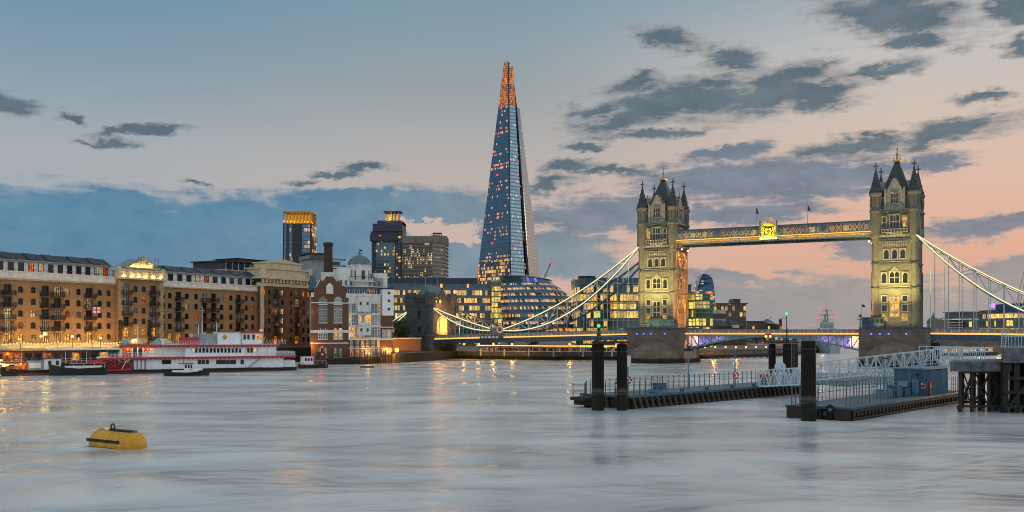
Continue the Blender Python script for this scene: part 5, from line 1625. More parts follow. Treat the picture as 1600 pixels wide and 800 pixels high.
mb.bar(at(793.5, 1084, zof(106, Ys)), at(793.5, 1084, zof(93, Ys)), .7, .7, M['dark']); mb.bar(at(789, 1084, zof(95, Ys)), at(797, 1084, zof(98, Ys)), .6, .6, M['dark'])
mb.build('tip_steelwork', root)
for px, py in ((782.5, 200), (777, 273.5), (807.5, 273.5), (769, 380), (814, 380)):
    mb = MB(); Yr = 1040 + (519 - py) * .085; mb.ball(tuple(SP(px, py, Yr + 4)), 1.2, M['g_red'], 6); mb.build('red_beacon', root)

# tower with glowing golden fins
root = thing('gold_crowned_tower', 'dark residential tower with a crown of glowing golden fins', 'tower block', (0, 0, 0))
Y = 780
mb = MB(); a, b = at(442, Y), at(486, Y)
mb.box(a.x, b.x, Y, Y + 22, 0, zof(349, Y), M['darkwall']); mb.build('wall', root)
fl = facade('crown_tower_glass', 2.6, 3.4, .12, '#ffae52', .8, '#3e6480', '#253446', .12, .2, '#2a3b4c', rowvar=.2, seed=11.0)
w = b.x - a.x
for x0, x1 in ((.05, .12), (.24, .34), (.68, .97)):
    mb = MB(); mb.box(a.x + w * x0, a.x + w * x1, Y - .4, Y - .05, 4, zof(351, Y), fl); mb.build('window_strip', root)
mb = MB(); mb.box(a.x + w * .12, a.x + w * .24, Y - .25, Y - .04, 4, zof(351, Y), M['navy']); mb.box(b.x + .05, b.x + .4, Y + 2, Y + 20, 4, zof(351, Y), facade('crown_tower_side', 3.0, 3.4, .55, '#ff9a3a', 1.1, '#26384a', '#253446', .12, .2, '#2a3b4c', rowvar=.6, seed=12.0)); mb.build('side_bays', root)
z0, z1 = zof(349, Y), zof(331, Y)
mb = MB(); mb.box(a.x + 2, b.x - 2, Y + 3, Y + 20, z0, z1 - 2.0, glow('crown_backlight', (1, .42, .06, 1), .55)); mb.build('crown_core', root)
for i in range(9):
    x = a.x + (w - .7) * i / 8
    mb = MB(); mb.box(x, x + .7, Y - .2, Y + 2.4, z0 - .3, z1, M['gold']); mb.build('crown_fin', root)
for i in range(6):
    mb = MB(); mb.box(b.x - .8, b.x + .1, Y + 3.4 + i * 3.4, Y + 4.2 + i * 3.4, z0 - .3, z1, M['gold']); mb.build('crown_fin', root)
mb = MB(); mb.box(a.x - .2, b.x + .2, Y - .4, Y + 22, z1, z1 + .7, M['gold']); mb.build('crown_rim', root)
for i in range(8): lamp('crown_light', 'POINT', (a.x + w * (i + .5) / 8, Y + 1.4, z0 + 1.5), 1500, (1, .55, .1), size=.3)

# hospital towers
root = thing('hospital_tower', 'dark concrete hospital tower with jettied upper floors and small lit rooftop rig', 'tower block', (0, 0, 0))
Y = 1040
hg = facade('hospital_glass', 1.8, 3.7, .16, '#ffd257', .95, '#34566a', '#2b3b48', .09, .34, '#557384', rowvar=.3, seed=21.0, clump=.6)
mb = MB(); rbox(mb, 583, 619, 519, 375, Y, 30, hg, 0); rbox(mb, 581, 587, 519, 376, Y, 30, M['navy'], 0, -2); mb.build('lower_block', root)
mb = MB(); rbox(mb, 617, 629, 519, 346, Y, 34, M['navy'], 0, -1); rbox(mb, 619.5, 626, 519, 362, Y, 20, facade('hospital_core', 4, 3.7, .3, '#ffbe4a', .9, '#1c2c3c', '#22313e', .3, .4, '#22313e', seed=22.0), 0, -1.5); mb.build('service_core', root)
mb = MB(); rbox(mb, 579, 621, 377, 367, Y, 34, M['navy'], None, -6); rbox(mb, 580, 623, 368, 362, Y, 34, M['darkwall'], None, -3); rbox(mb, 583, 628, 362, 350, Y, 34, M['navy'], None, -4); rbox(mb, 590, 629, 350, 345, Y, 34, M['navy'], None, -3); mb.build('jettied_floors', root)
mb = MB()
for px in (603, 607, 611, 616, 622): rbox(mb, px - .6, px + .6, 346, 331, Y, 14, M['gold'], None, 8 if px < 610 else 2)
rbox(mb, 599, 626.5, 331, 329.6, Y, 18, M['darkwall'], None, 0); rbox(mb, 602, 611, 346, 334, Y, 16, glow('rig_light', (1, .55, .1, 1), .7), None, 10); mb.build('rooftop_rig', root)
lamp('rig_lamp', 'POINT', at(607, Y - 4, zof(340, Y)), 6000, (1, .6, .12), size=.4)
for px, py in ((594, 369), (628, 346)):
    mb = MB(); mb.ball(tuple(at(px, Y - 7, zof(py, Y))), .9, M['g_red'], 6); mb.build('beacon', root)
root = thing('hospital_slab', 'brown banded slab block with lit floors, right of the dark hospital tower', 'tower block', (0, 0, 0))
Y = 1000
hs = facade('slab_glass', 1.6, 4.05, .30, '#ffc64a', 1.2, '#27323c', '#4c4a48', .16, .12, '#6d665e', rowvar=.9, seed=31.0, clump=1.8)
mb = MB(); rbox(mb, 629, 675, 519, 378, Y, 40, hs, 0); mb.build('long_face', root)
mb = MB(); p = [at(675.2, Y), at(697, Y + 14)]
mb.hexa([(p[0].x, Y, 0), (p[1].x, Y + 14, 0), (p[1].x, Y + 44, 0), (p[0].x, Y + 44, 0)], [(p[0].x, Y, zof(378, Y)), (p[1].x, Y + 14, zof(378, Y)), (p[1].x, Y + 44, zof(378, Y)), (p[0].x, Y + 44, zof(378, Y))], facade('slab_end', 3.0, 4.05, .12, '#ffc64a', .8, '#4c4a4a', '#7a7168', .3, .5, '#857b70', metal=.2, seed=32.0)); mb.build('end_face', root)
n = 15
for i in range(n):
    py = 380 + i * 4.05 * 1.5
    if py > 436: break
    mb = MB(); a, b, c = at(628.6, Y - .8), at(675.3, Y - .8), at(698.2, Y + 13.4)
    z = zof(py, Y)
    mb.hexa([(a.x, a.y, z), (b.x, b.y, z), (c.x, c.y, z), (c.x, c.y + 30, z), (a.x, a.y + 30, z)], [(a.x, a.y, z + 1.2), (b.x, b.y, z + 1.2), (c.x, c.y, z + 1.2), (c.x, c.y + 30, z + 1.2), (a.x, a.y + 30, z + 1.2)], M['concrete']); mb.build('floor_slab', root)
mb = MB(); rbox(mb, 628, 676, 378, 369, Y, 44, M['concrete'], None, -1); c = at(698, Y + 13)
mb.hexa([(at(676, Y).x, Y - 1, zof(378, Y)), (c.x, c.y, zof(378, Y)), (c.x, Y + 45, zof(378, Y)), (at(676, Y).x, Y + 45, zof(378, Y))], [(at(676, Y).x, Y - 1, zof(367, Y)), (c.x, c.y, zof(367, Y)), (c.x, Y + 45, zof(367, Y)), (at(676, Y).x, Y + 45, zof(367, Y))], M['concrete']); mb.build('roof_plant', root)
mb = MB()
for i, px in enumerate((677, 680, 684, 687, 690)): mb.tube(at(px, Y + 18, zof(367, Y)), at(px, Y + 18, zof(361 + (i % 2) * 2.5, Y)), .5, .3, M['dark'], 5)
rbox(mb, 676, 690, 365, 363.5, Y + 16, 6, M['dark']); mb.build('antennas', root)

# long riverside office behind the abutment
root = thing('long_glass_office', 'long dark glass office with yellow lit floors behind the abutment tower', 'office building', (0, 0, 0))
Y = 540
off = facade('office_glass', 1.5, 4.3, .42, '#ffb034', 1.25, '#2c4656', '#3c4c55', .14, .36, '#3c5a6a', rowvar=1.0, seed=41.0, clump=1.6)
mb = MB(); a, b = at(586, Y), at(768, Y + 6)
mb.hexa([(a.x, Y, 4), (b.x, Y + 6, 4), (b.x, Y + 60, 4), (a.x, Y + 60, 4)], [(a.x, Y, zof(443, Y)), (b.x, Y + 6, zof(443, Y)), (b.x, Y + 60, zof(443, Y)), (a.x, Y + 60, zof(443, Y))], off); mb.build('glass_front', root)
mb = MB(); a, b = at(588, Y + 3), at(746, Y + 9)
mb.hexa([(a.x, a.y, zof(443, Y)), (b.x, b.y, zof(443, Y)), (b.x, Y + 58, zof(443, Y)), (a.x, Y + 58, zof(443, Y))], [(a.x, a.y, zof(434, Y)), (b.x, b.y, zof(433, Y)), (b.x, Y + 58, zof(433, Y)), (a.x, Y + 58, zof(434, Y))], M['navy']); mb.build('set_back_roof', root)
for j in range(6):
    z = 8.6 + j * 4.3
    mb = MB(); a, b = at(585.5, Y - 1), at(768.3, Y + 5); mb.bar((a.x, a.y, z), (b.x, b.y, z), .9, .35, M['steel']); mb.build('sun_shade', root)
root = thing('lit_glass_stair_block', 'narrow yellow lit glass stair block left of the round glass hall', 'office building', (0, 0, 0))
Y = 532
mb = MB(); a, b = at(768.6, Y), at(783, Y); mb.box(a.x, b.x, Y, Y + 30, 4, zof(440, Y), facade('stair_glass', 2.0, 3.0, .75, '#ffd04e', 1.1, '#3a4c44', '#5a665c', .14, .2, '#4a574c', rowvar=.4, seed=43.0)); mb.build('glass_front', root)
mb = MB(); mb.box(a.x - .4, b.x + .4, Y - .6, Y + 30, zof(440, Y), zof(438, Y), M['stucco']); mb.build('roof', root)

# round leaning glass city hall
root = thing('round_glass_hall', 'leaning egg shaped glass hall with stacked lit floors and purple glow on top', 'civic hall', (0, 0, 0))
Y = 500
prof = [(522, 790, 933), (511, 786, 929), (500, 784, 924), (488, 782.5, 918), (476, 781.5, 909), (465, 781, 899), (455, 781, 888), (446, 781.5, 877), (439, 783, 866)]
hall = facade('hall_glass', 1.3, 100, .72, '#ff9426', 1.25, '#3a6274', '#3c5660', .10, .0, '#2c4a58', rowvar=.5, seed=51.0, clump=1.1)
NS = 40
for j in range(len(prof) - 1):
    (y0, l0, r0), (y1, l1, r1) = prof[j], prof[j + 1]
    z0, z1 = zof(y0, Y), zof(y1, Y)

    def ringp(l, r, z, sc=1.0):
        cx, R = (l + r) / 2, (r - l) / 2 / F * Y * sc
        c = at(cx, Y + 24)
        c.x = (cx - 800) / F * Y
        return [(c.x + R * math.sin(2 * PI * i / NS), Y + 24 - min(R, 26) * math.cos(2 * PI * i / NS), z) for i in range(NS)]
    zz = [z0, z0 + (z1 - z0) * .42, z0 + (z1 - z0) * .80, z1]
    def lr(t): return l0 + (l1 - l0) * t, r0 + (r1 - r0) * t
    mb = MB()
    A, B = ringp(*lr(.0), zz[0]), ringp(*lr(.42), zz[1]); C_ = ringp(*lr(.42), zz[1], .985); D_ = ringp(*lr(.8), zz[2], .985); E_ = ringp(*lr(.8), zz[2], 1.015); G_ = ringp(*lr(1), zz[3], 1.0)
    for i in range(NS):
        k_ = (i + 1) % NS
        u0 = i * 4.0
        mb.face([A[k_], A[i], B[i], B[k_]][::-1], M['glass_blue'])
        mb.face([C_[i], C_[k_], D_[k_], D_[i]], hall, [(u0, 200 + j * 100 + 20), (u0 + 4.0, 200 + j * 100 + 20), (u0 + 4.0, 200 + j * 100 + 60), (u0, 200 + j * 100 + 60)])
        mb.face([E_[i], E_[k_], G_[k_], G_[i]], M['lead']); mb.face([D_[i], D_[k_], E_[k_], E_[i]], M['darkwall']); mb.face([B[i], B[k_], C_[k_], C_[i]], M['steel'])
    mb.build('floor_band', root)
mb = MB()
R = (866 - 783) / 2 / F * Y; cx = ((783 + 866) / 2 - 800) / F * Y
def el(cx_, rx, ry, z0_, z1_, dz, n=36):
    return [(cx_ + rx * math.sin(2 * PI * i / n), Y + 24 - ry * math.cos(2 * PI * i / n), z0_ + dz * math.sin(2 * PI * i / n)) for i in range(n)]
a, b, c_, d_ = el(cx, R, R, zof(439, Y), 0, -.0), el(cx - 1, R * 1.02, R, zof(431.5, Y), 0, -1.1), el(cx - 1, R * 1.08, R * 1.05, zof(430.5, Y), 0, -1.2), el(cx - 2.0, R * .5, R * .5, zof(427, Y), 0, -.4)
for i in range(36):
    k_ = (i + 1) % 36
    mb.face([b[i], b[k_], c_[k_], c_[i]], M['steel']); mb.face([c_[i], c_[k_], d_[k_], d_[i]], M['lead'])
mb.face(d_, M['lead']); rf = mb.build('roof', root)
mb = MB()
pg = facade('hall_top_glass', 1.5, 100, .35, '#8a4dff', 1.2, '#3d6678', '#2f4a55', .16, .0, '#3d6678', seed=53.0, clump=1.6, warm2='#b26bff')
for i in range(36):
    k_ = (i + 1) % 36
    mb.face([a[i], a[k_], b[k_], b[i]], pg, [(i * 2.6, 20), (i * 2.6 + 2.6, 20), (i * 2.6 + 2.6, 80), (i * 2.6, 80)])
mb.build('top_gallery', root)

# tower crane jib with red lamp
root = thing('crane_jib', 'thin dark crane jib with a red lamp at its tip, right of the pyramid skyscraper', 'crane', (0, 0, 0))
Y = 760
mb = MB(); p, q = at(850, Y, zof(436, Y)), at(860.5, Y, zof(411, Y))
for d in (-.7, .7): mb.bar((p.x + d, p.y, p.z), (q.x + d * .4, q.y, q.z), .35, .35, M['rust_red'])
for i in range(9): mb.bar(p.lerp(q, i / 9) + Vector((-.6, 0, 0)), p.lerp(q, (i + 1) / 9) + Vector((.5, 0, 0)), .25, .25, M['rust_red'])
mb.build('jib', root)
mb = MB(); mb.ball(tuple(q + Vector((0, 0, .8))), 1.0, M['g_red'], 6); mb.build('red_lamp', root)

# offices either side of the left bridge tower
yo = facade('yellow_office', 1.6, 4.2, .55, '#ffb938', 1.3, '#2f4a50', '#4a5a58', .10, .22, '#3c5456', rowvar=.6, seed=61.0, clump=1.0, warm2='#ffe07a')
go = facade('green_office', 1.8, 4.4, .55, '#f5c63a', 1.2, '#31524a', '#4c5a48', .12, .2, '#46583f', rowvar=.5, seed=63.0, clump=1.0, warm2='#ffe88a')
for nm, lab, Y, p0, p1, pt, m_, top in (('glass_office', 'yellow lit glass office block behind the left suspension chains', 470, 922, 1006, 444, yo, 434), ('glass_office', 'green and yellow lit glass office just right of the left bridge tower', 500, 1060, 1086, 457, go, 0), ('glass_office', 'lower curved yellow lit office with red beacons on its roof', 490, 1086.5, 1114, 460, go, 0)):
    root = thing(nm, lab, 'office building', (0, 0, 0), 0, 'lit riverside offices')
    mb = MB(); rbox(mb, p0, p1, 519, pt, Y, 40, m_, 4); mb.build('glass_front', root)
    mb = MB(); rbox(mb, p0 - .4, p1 + .4, pt, pt - 1.4, Y, 40, M['steel'], None, -.6); mb.build('roof', root)
    if top:
        mb = MB(); rbox(mb, 898, 1001, 449, 434, Y + 10, 30, facade('plant_storey', 3, 7, .08, '#ffc04a', .8, '#3a5c66', '#43565f', .1, .3, '#3a5560', seed=64.0)); rbox(mb, 905, 930, 434, 431, Y + 14, 18, M['dark']); mb.build('plant_storey', root)
        mb = MB(); rbox(mb, 900, 921.5, 519, 449, Y + 6, 36, yo, 4); mb.build('left_wing', root)
    for j in range(7):
        z = 8 + j * 4.2
        if z < zof(pt, Y):
            mb = MB(); a, b = at(p0 - .3, Y - .5), at(p1 + .3, Y - .5); mb.box(a.x, b.x, Y - .5, Y - .05, z - .2, z + .15, M['steel']); mb.build('floor_ledge', root)
    if 'beacons' in lab:
        for px in (1088, 1105, 1112):
            mb = MB(); mb.ball(tuple(at(px, Y - .5, zof(457.5, Y))), .7, M['g_red'], 6); mb.build('beacon', root)
root = thing('roof_plant_block', 'small grey plant block behind the green office roof', 'office building', (0, 0, 0))
mb = MB(); rbox(mb, 1064, 1080, 519, 445, 560, 20, M['teal_dk'], 4); rbox(mb, 1063, 1081, 446, 444, 560, 22, M['steel'], None, -1); mb.build('wall', root)

root = thing('curved_glass_tower', 'distant blue glass tower with a slanted bulging top', 'skyscraper', (0, 0, 0))
Y = 2100
bt = facade('bulge_tower_glass', 7, 5, .10, '#ffd79a', 1.0, '#1f4a66', '#2c5670', .1, .15, '#22506c', rowvar=.15, seed=71.0, zfade=(60, 130, .4))
pr = [(519, 1091, 1117), (490, 1089.5, 1118.5), (470, 1088.5, 1118.5), (452, 1089, 1117.5), (441, 1092.5, 1116), (434, 1095, 1114), (430, 1097, 1110), (427.5, 1099, 1105)]
mb = MB()
for (ya, la, ra), (yb_, lb, rb) in zip(pr, pr[1:]):
    za, zb_ = zof(ya, Y), zof(yb_, Y)
    A, B = [(at(la, Y).x, Y, za), (at(ra, Y).x, Y + 8, za), (at(ra, Y).x, Y + 50, za), (at(la, Y).x, Y + 50, za)], [(at(lb, Y).x, Y, zb_), (at(rb, Y).x, Y + 8, zb_), (at(rb, Y).x, Y + 50, zb_), (at(lb, Y).x, Y + 50, zb_)]
    for i in range(4): mb.face([A[i], A[(i + 1) % 4], B[(i + 1) % 4], B[i]], bt)
mb.face(B, M['steel']); mb.build('glass_shell', root)
mb = MB(); mb.ball(tuple(at(1100, Y + 5, zof(427.3, Y))), 1.6, M['g_red'], 6); mb.build('beacon', root)

do = facade('dark_office', 2.4, 3.9, .26, '#ffc25a', 1.0, '#2a2c30', '#3b3531', .3, .35, '#3f3733', rowvar=.4, metal=.2, seed=81.0, clump=.6)
root = thing('dark_stepped_office', 'dark office with rooftop plant box and rows of small lit windows beyond the bridge', 'office building', (0, 0, 0))
Y = 620
mb = MB(); rbox(mb, 1114, 1166, 519, 475, Y, 40, do, 4); mb.build('wall', root)
mb = MB(); rbox(mb, 1118, 1168, 475, 473.6, Y, 40, M['navy'], None, -1); rbox(mb, 1146, 1157, 474, 467, Y + 8, 14, M['navy']); mb.build('roof', root)
mb = MB(); rbox(mb, 1112, 1134, 519, 484, Y - 14, 10, M['cream'], 4); rbox(mb, 1113, 1134, 497, 490, Y - 15, .8, M['glass']); mb.build('pale_wing', root)
root = thing('shed_roofed_hall', 'low riverside hall with dark pitched roofs below the dark stepped office', 'hall', (0, 0, 0))
Y = 560
mb = MB(); rbox(mb, 1114, 1166, 519, 510, Y, 24, M['brick_dark'], 4); rbox(mb, 1144, 1155, 512, 508, Y - .6, .5, M['lit_pale']); mb.build('wall', root)
mb = MB()
for p0, p1 in ((1121, 1141), (1141, 1162)):
    a, b = at(p0, Y), at(p1, Y); z0, z1 = zof(510, Y), zof(500, Y)
    mb.hexa([(a.x, Y - 1, z0), (b.x, Y - 1, z0), (b.x, Y + 24, z0), (a.x, Y + 24, z0)], [(a.x + .5, Y + 6, z1), (b.x - 3.5, Y + 6, z1), (b.x - 3.5, Y + 16, z1), (a.x + .5, Y + 16, z1)], M['navy'])
mb.build('roof', root)
root = thing('riverside_building', 'low dark buildings with a pointed roof and a few lit windows beyond the lifting span', 'building', (0, 0, 0))
Y = 760
mb = MB(); rbox(mb, 1167, 1198, 519, 503, Y, 30, do, 4); rbox(mb, 1194, 1222, 519, 506, Y + 8, 30, do, 4); mb.build('wall', root)
mb = MB(); rbox(mb, 1166, 1192, 503, 501.5, Y, 30, M['navy'], None, -1); a, b = at(1196, Y), at(1212, Y); mb.hexa([(a.x, Y, zof(506, Y)), (b.x, Y, zof(506, Y)), (b.x, Y + 20, zof(506, Y)), (a.x, Y + 20, zof(506, Y))], [(at(1203, Y).x, Y + 8, zof(498, Y)), (at(1205, Y).x, Y + 8, zof(498, Y)), (at(1205, Y).x, Y + 12, zof(498, Y)), (at(1203, Y).x, Y + 12, zof(498, Y))], M['lead']); mb.tube(at(1204, Y + 10, zof(498, Y)), at(1204, Y + 10, zof(493, Y)), .3, .05, M['dark'], 5); mb.build('roof', root)
root = thing('red_brick_flats', 'red brick riverside flats seen under the lifting span', 'building', (0, 0, 0))
Y = 700
mb = MB(); rbox(mb, 1178, 1246, 545, 521, Y, 30, facade('red_flats', 3.4, 3.6, .3, '#ffb45c', .9, '#2a2624', '#7a4434', .45, .4, '#7a4434', metal=.0, rough=.6, seed=85.0), 4); mb.build('wall', root)
mb = MB(); rbox(mb, 1177, 1247, 521, 519.5, Y, 30, M['slate'], None, -.6); mb.build('roof', root)

# far low bridge with lit arches, beyond the lifting span
root = thing('far_river_bridge', 'distant low river bridge glowing orange beneath the lifting span', 'bridge', (0, 0, 0))
Y = 900
a, b = at(1180, Y), at(1420, Y)
mb = MB(); mb.box(a.x, b.x, Y, Y + 14, 7.5, 10.0, M['concrete'])
for i in range(4): mb.box(a.x + 25 + i * 34, a.x + 30 + i * 34, Y + 1, Y + 13, -5, 7.5, M['concrete'])
mb.build('deck', root)
mb = MB(); mb.box(a.x, b.x, Y - .6, Y - .2, 7.6, 8.4, M['g_sodium']); mb.build('light_strip', root)
for i in range(4): lamp('far_arch_light', 'POINT', (a.x + 42 + i * 34, Y + 5, 3.5), 9000, (1, .4, .06), size=.5)

# warship moored beyond the bridge
root = thing('grey_warship', 'grey moored warship with lattice masts and red lamps beyond the bridge', 'warship', at(1291, 520, 0), math.radians(75))
mb = MB()
sec = [(-40, .4), (-30, 5), (-10, 7.5), (15, 8), (38, 7), (46, 5)]
for (x0, w0), (x1, w1) in zip(sec, sec[1:]):
    q = [(x0, -w0 * .8, -1), (x1, -w1 * .8, -1), (x1, w1 * .8, -1), (x0, w0 * .8, -1)]
    mb.hexa(q, [(x0, -w0, 6), (x1, -w1, 6), (x1, w1, 6), (x0, w0, 6)], M['boat_grey'])
mb.build('hull', root)
mb = MB(); mb.box(-22, 24, -5, 5, 6, 9, M['boat_grey']); mb.box(-14, 6, -4, 4, 9, 13, M['boat_grey']); mb.box(-10, -2, -3.2, 3.2, 13, 16, M['boat_grey']); mb.tube((6, 0, 9), (7, 0, 17), 1.8, 1.7, M['boat_grey'], 12); mb.build('superstructure', root)
for x in (-20, -28):
    mb = MB(); mb.prism([(x - 3, -3), (x + 3, -3), (x + 3, 3), (x - 3, 3)], 6.4, 8.6, M['boat_grey'])
    for d in (-1, 0, 1): mb.tube((x - 2, d, 7.8), (x - 9, d, 8.8), .2, .16, M['boat_grey'], 6)
    mb.build('gun_turret', root)
for x, zt in ((-5, 24), (12, 21.5)):
    mb = MB()
    for dx, dy in ((-1.6, -1.2), (1.6, -1.2), (0, 1.6)): mb.bar((x + dx, dy, 9), (x, 0, zt), .3, .3, M['steel'])
    for i in range(6): z = 11 + i * 2.1; mb.bar((x - 1.4 + i * .2, -1, z), (x + 1.2 - i * .2, 1, z + 1.4), .18, .18, M['steel'])
    mb.bar((x, -4.5, zt - 4), (x, 4.5, zt - 4), .25, .25, M['steel']); mb.bar((x, -2.5, zt - 1.6), (x, 2.5, zt - 1.6), .2, .2, M['steel']); mb.bar((x, 0, zt), (x, 0, zt + 3), .14, .14, M['steel'])
    mb.build('mast', root)
    for y, z in ((-4.5, zt - 3.6), (4.5, zt - 3.8), (0, zt - .2)):
        mb = MB(); mb.ball((x, y, z), .5, M['g_red'], 6); mb.build('red_lamp', root)
for x, y, z in ((-18, -5.4, 8), (2, -5.2, 10), (16, -5.4, 8)):
    mb = MB(); mb.ball((x, y, z), .5, M['g_sodium'], 6); mb.build('deck_lamp', root)
lamp('ship_light', 'POINT', at(1284, 500, 9), 2600, (1, .75, .4), size=.5)

# buildings on the far right behind the right span
ro = facade('right_office', 1.8, 4.2, .55, '#ffc43c', 1.4, '#33474e', '#55605f', .1, .3, '#4c5a5c', rowvar=.9, seed=91.0, clump=.7)
root = thing('terraced_glass_office', 'grey office with three bright yellow lit floors behind the right suspension chain', 'office building', (0, 0, 0))
Y = 560
mb = MB(); rbox(mb, 1503, 1553, 519, 498, Y, 30, ro, 4); rbox(mb, 1484, 1503, 519, 499, Y + 2, 30, M['concrete'], 4); mb.build('wall', root)
mb = MB(); rbox(mb, 1500, 1552, 497.6, 488, Y + 5, 20, M['glass_blue']); rbox(mb, 1498, 1555, 498, 496.6, Y, 30, M['steel'], None, -1); rbox(mb, 1500, 1553, 488, 486.6, Y + 4, 22, M['steel']); mb.build('roof_storey', root)
for j in range(5):
    mb = MB(); rbox(mb, 1483, 1503, 500 + j * 4.2, 499 + j * 4.2, Y - 1, 3, M['stucco']); mb.build('terrace', root)
root = thing('stepped_office', 'dark stepped office with lit yellow floors at the right edge', 'office building', (0, 0, 0))
Y = 500
mb = MB(); rbox(mb, 1573, 1640, 519, 489, Y, 30, ro, 4); mb.build('wall', root)
mb = MB(); rbox(mb, 1558, 1575, 519, 484, Y + 20, 20, M['concrete_dk'], 4); rbox(mb, 1585, 1640, 489, 474, Y + 6, 20, M['teal_dk']); rbox(mb, 1571, 1640, 490, 488.4, Y, 30, M['steel'], None, -1); mb.build('upper_steps', root)
root = thing('purple_lit_tower', 'distant slim tower with a purple lit pod behind the right chain', 'tower', (0, 0, 0))
Y = 1500
mb = MB(); mb.tube(at(1552, Y, 4), at(1552, Y, zof(478, Y)), 2.4, 2.2, M['stucco'], 10); mb.build('shaft', root)
mb = MB(); c = at(1552.5, Y); mb.lathe([(4, zof(481, Y)), (7, zof(478, Y)), (7, zof(476.5, Y)), (5, zof(475, Y)), (0, zof(474, Y))], M['g_purple'], (c.x, c.y), 12); mb.build('lit_pod', root)
root = thing('domed_turret', 'small dark domed turret beside the right bridge tower', 'turret', at(1458, 620, 0))
mb = MB(); mb.lathe([(3.6, 4), (3.6, zof(505, 620))], M['brick_dark'], (0, 0), 10); mb.build('drum', root)
mb = MB(); z = zof(505, 620); mb.lathe([(4, z), (3.6, z + 1.8), (2.4, z + 3.2), (.9, z + 4.0), (.5, z + 5.2), (0, z + 8)], M['lead'], (0, 0), 12); mb.build('dome', root)
root = thing('old_fortress_wall', 'long low stone wall with lights on the north bank under the right span', 'wall', (0, 0, 0))
mb = MB(); rbox(mb, 1462, 1700, 545, 530, 470, 5, M['abut'], 3); rbox(mb, 1462, 1700, 530, 528.8, 470, 6, M['stucco'], None, -.5); mb.build('stonework', root)
for i, (px, Y, h) in enumerate(((1471, 465, 12.0), (1500, 462, 9.5), (1531, 461, 10.5), (1561, 462, 9))):
    root = thing('quay_lamp', ['orange quay lamp beside the right pier', 'low orange quay lamp below the terraced office', 'orange quay lamp beneath the right road deck', 'orange quay lamp near the jetty railing'][i], 'street lamp', at(px, Y, 4.3), 0, 'north quay lamps')
    mb = MB(); mb.tube((0, 0, 0), (0, 0, h - 5), .12, .08, M['dark'], 6); mb.build('post', root)
    mb = MB(); mb.ball((0, 0, h - 4.7), .5, M['g_sodium'], 6); mb.build('globe', root)
    lamp('quay_light', 'POINT', at(px, Y - 2, h), 900, (1, .5, .1), size=.4)

# moored boats below the right span, far away
for i, (px, Y, n, c1) in enumerate(((1236, 520, 12, 'stucco'), (1200, 560, 14, 'boat_grey'), (1488, 430, 16, 'boat_white'), (1530, 440, 14, 'stucco'), (1345, 640, 16, 'boat_white'))):
    root = thing('river_boat', ['small pale river boat moored just past the lifting span centre', 'grey river boat under the left half of the lifting span', 'white lit river boat moored under the right span beside the pier', 'pale river boat moored behind the jetty railing', 'white river boat far beyond the right half of the lifting span'][i], 'boat', at(px, Y, 0), math.radians(10 + i * 7), 'boats moored beyond the bridge')
    mb = MB(); q = [(-n, -1.6, -.4), (n * .7, -1.8, -.4), (n, 0, -.4), (n * .7, 1.8, -.4), (-n, 1.6, -.4)]
    mb.prism([p[:2] for p in q], -.4, 1.5, M['boat_black'], [(p[0] * 1.04, p[1] * 1.25) for p in q]); mb.build('hull', root)
    mb = MB(); mb.box(-n * .8, n * .55, -1.6, 1.6, 1.5, 3.4, M[c1]); mb.box(-n * .84, n * .6, -1.9, 1.9, 3.4, 3.65, M['stucco']); mb.build('cabin', root)
    mb = MB()
    for j in range(8): mb.box(-n * .75 + j * n * .155, -n * .65 + j * n * .155, -1.68, -1.61, 2.1, 3.0, M['lit_warm' if j % 3 else 'glass'])
    mb.build('cabin_windows', root)

# promenade under the left span: lamps, lit rail, terrace building, people
pw = [(16, 370), (50, 372), (80, 393), (124, 436)]
root = thing('terrace_bar', 'low lit glass pavilion on the promenade under the left road deck', 'pavilion', bl(-70, 36, 3.1), BROT)
mb = MB(); mb.box(-4, 26, 0, 8, 0, 3.2, facade('bar_glass', 2.2, 3.2, .8, '#ffab3c', 1.2, '#40301c', '#3a2c20', .12, .1, '#3a2c20', seed=95.0)); mb.build('glass_front', root)
mb = MB(); mb.box(-5, 27, -1.5, 9, 3.2, 3.6, M['darkwall']); mb.build('roof', root)
root = thing('lit_promenade_rail', 'long orange light strip along the promenade under the left span', 'light strip', (0, 0, 0))
mb = MB(); mb.bar((-14, 379, 5.5), (16, 373.5, 5.3), .25, .25, M['g_sodium']); mb.bar((16, 373.5, 5.3), (56, 379, 5.2), .25, .25, M['g_sodium']); mb.build('light_tube', root)
mb = MB()
for i in range(12): x = -13 + i * 6; y = 379 - (x + 14) * .183 if x < 16 else 373.5 + (x - 16) * .14; mb.bar((x, y + .2, 3.1), (x, y + .2, 5.4), .12, .12, M['dark'])
mb.build('posts', root)
for i, px in enumerate((725, 748, 771, 800, 890)):
    Yp = 371 if px > 760 else 377
    root = thing('promenade_lamp', ['first orange lamp from the abutment tower on the promenade under the deck', 'second orange lamp from the abutment tower under the deck', 'third orange lamp from the abutment tower under the deck', 'fourth orange lamp from the abutment, below the round hall', 'fifth orange lamp, nearest the left pier on the promenade'][i], 'street lamp', at(px, Yp, 3.1), 0, 'promenade lamps under the left span')
    z = zof(538.5, Yp) - 3.1
    mb = MB(); mb.tube((0, 0, 0), (0, 0, z), .1, .07, M['dark'], 6); mb.build('post', root)
    mb = MB(); mb.ball((0, 0, z + .2), .42, M['g_sodium'], 8); mb.build('globe', root)
    lamp('promenade_light', 'POINT', at(px, Yp - 1.0, z + 3.1), 900, (1, .5, .1), size=.4)
root = thing('landing_pier', 'low dark landing pier with orange lamps under the left lifting leaf', 'pier', at(1098, 386, 0), .33)
mb = MB(); mb.box(0, 34, 0, 4, .6, 1.5, M['timber']); mb.build('deck', root)
mb = MB()
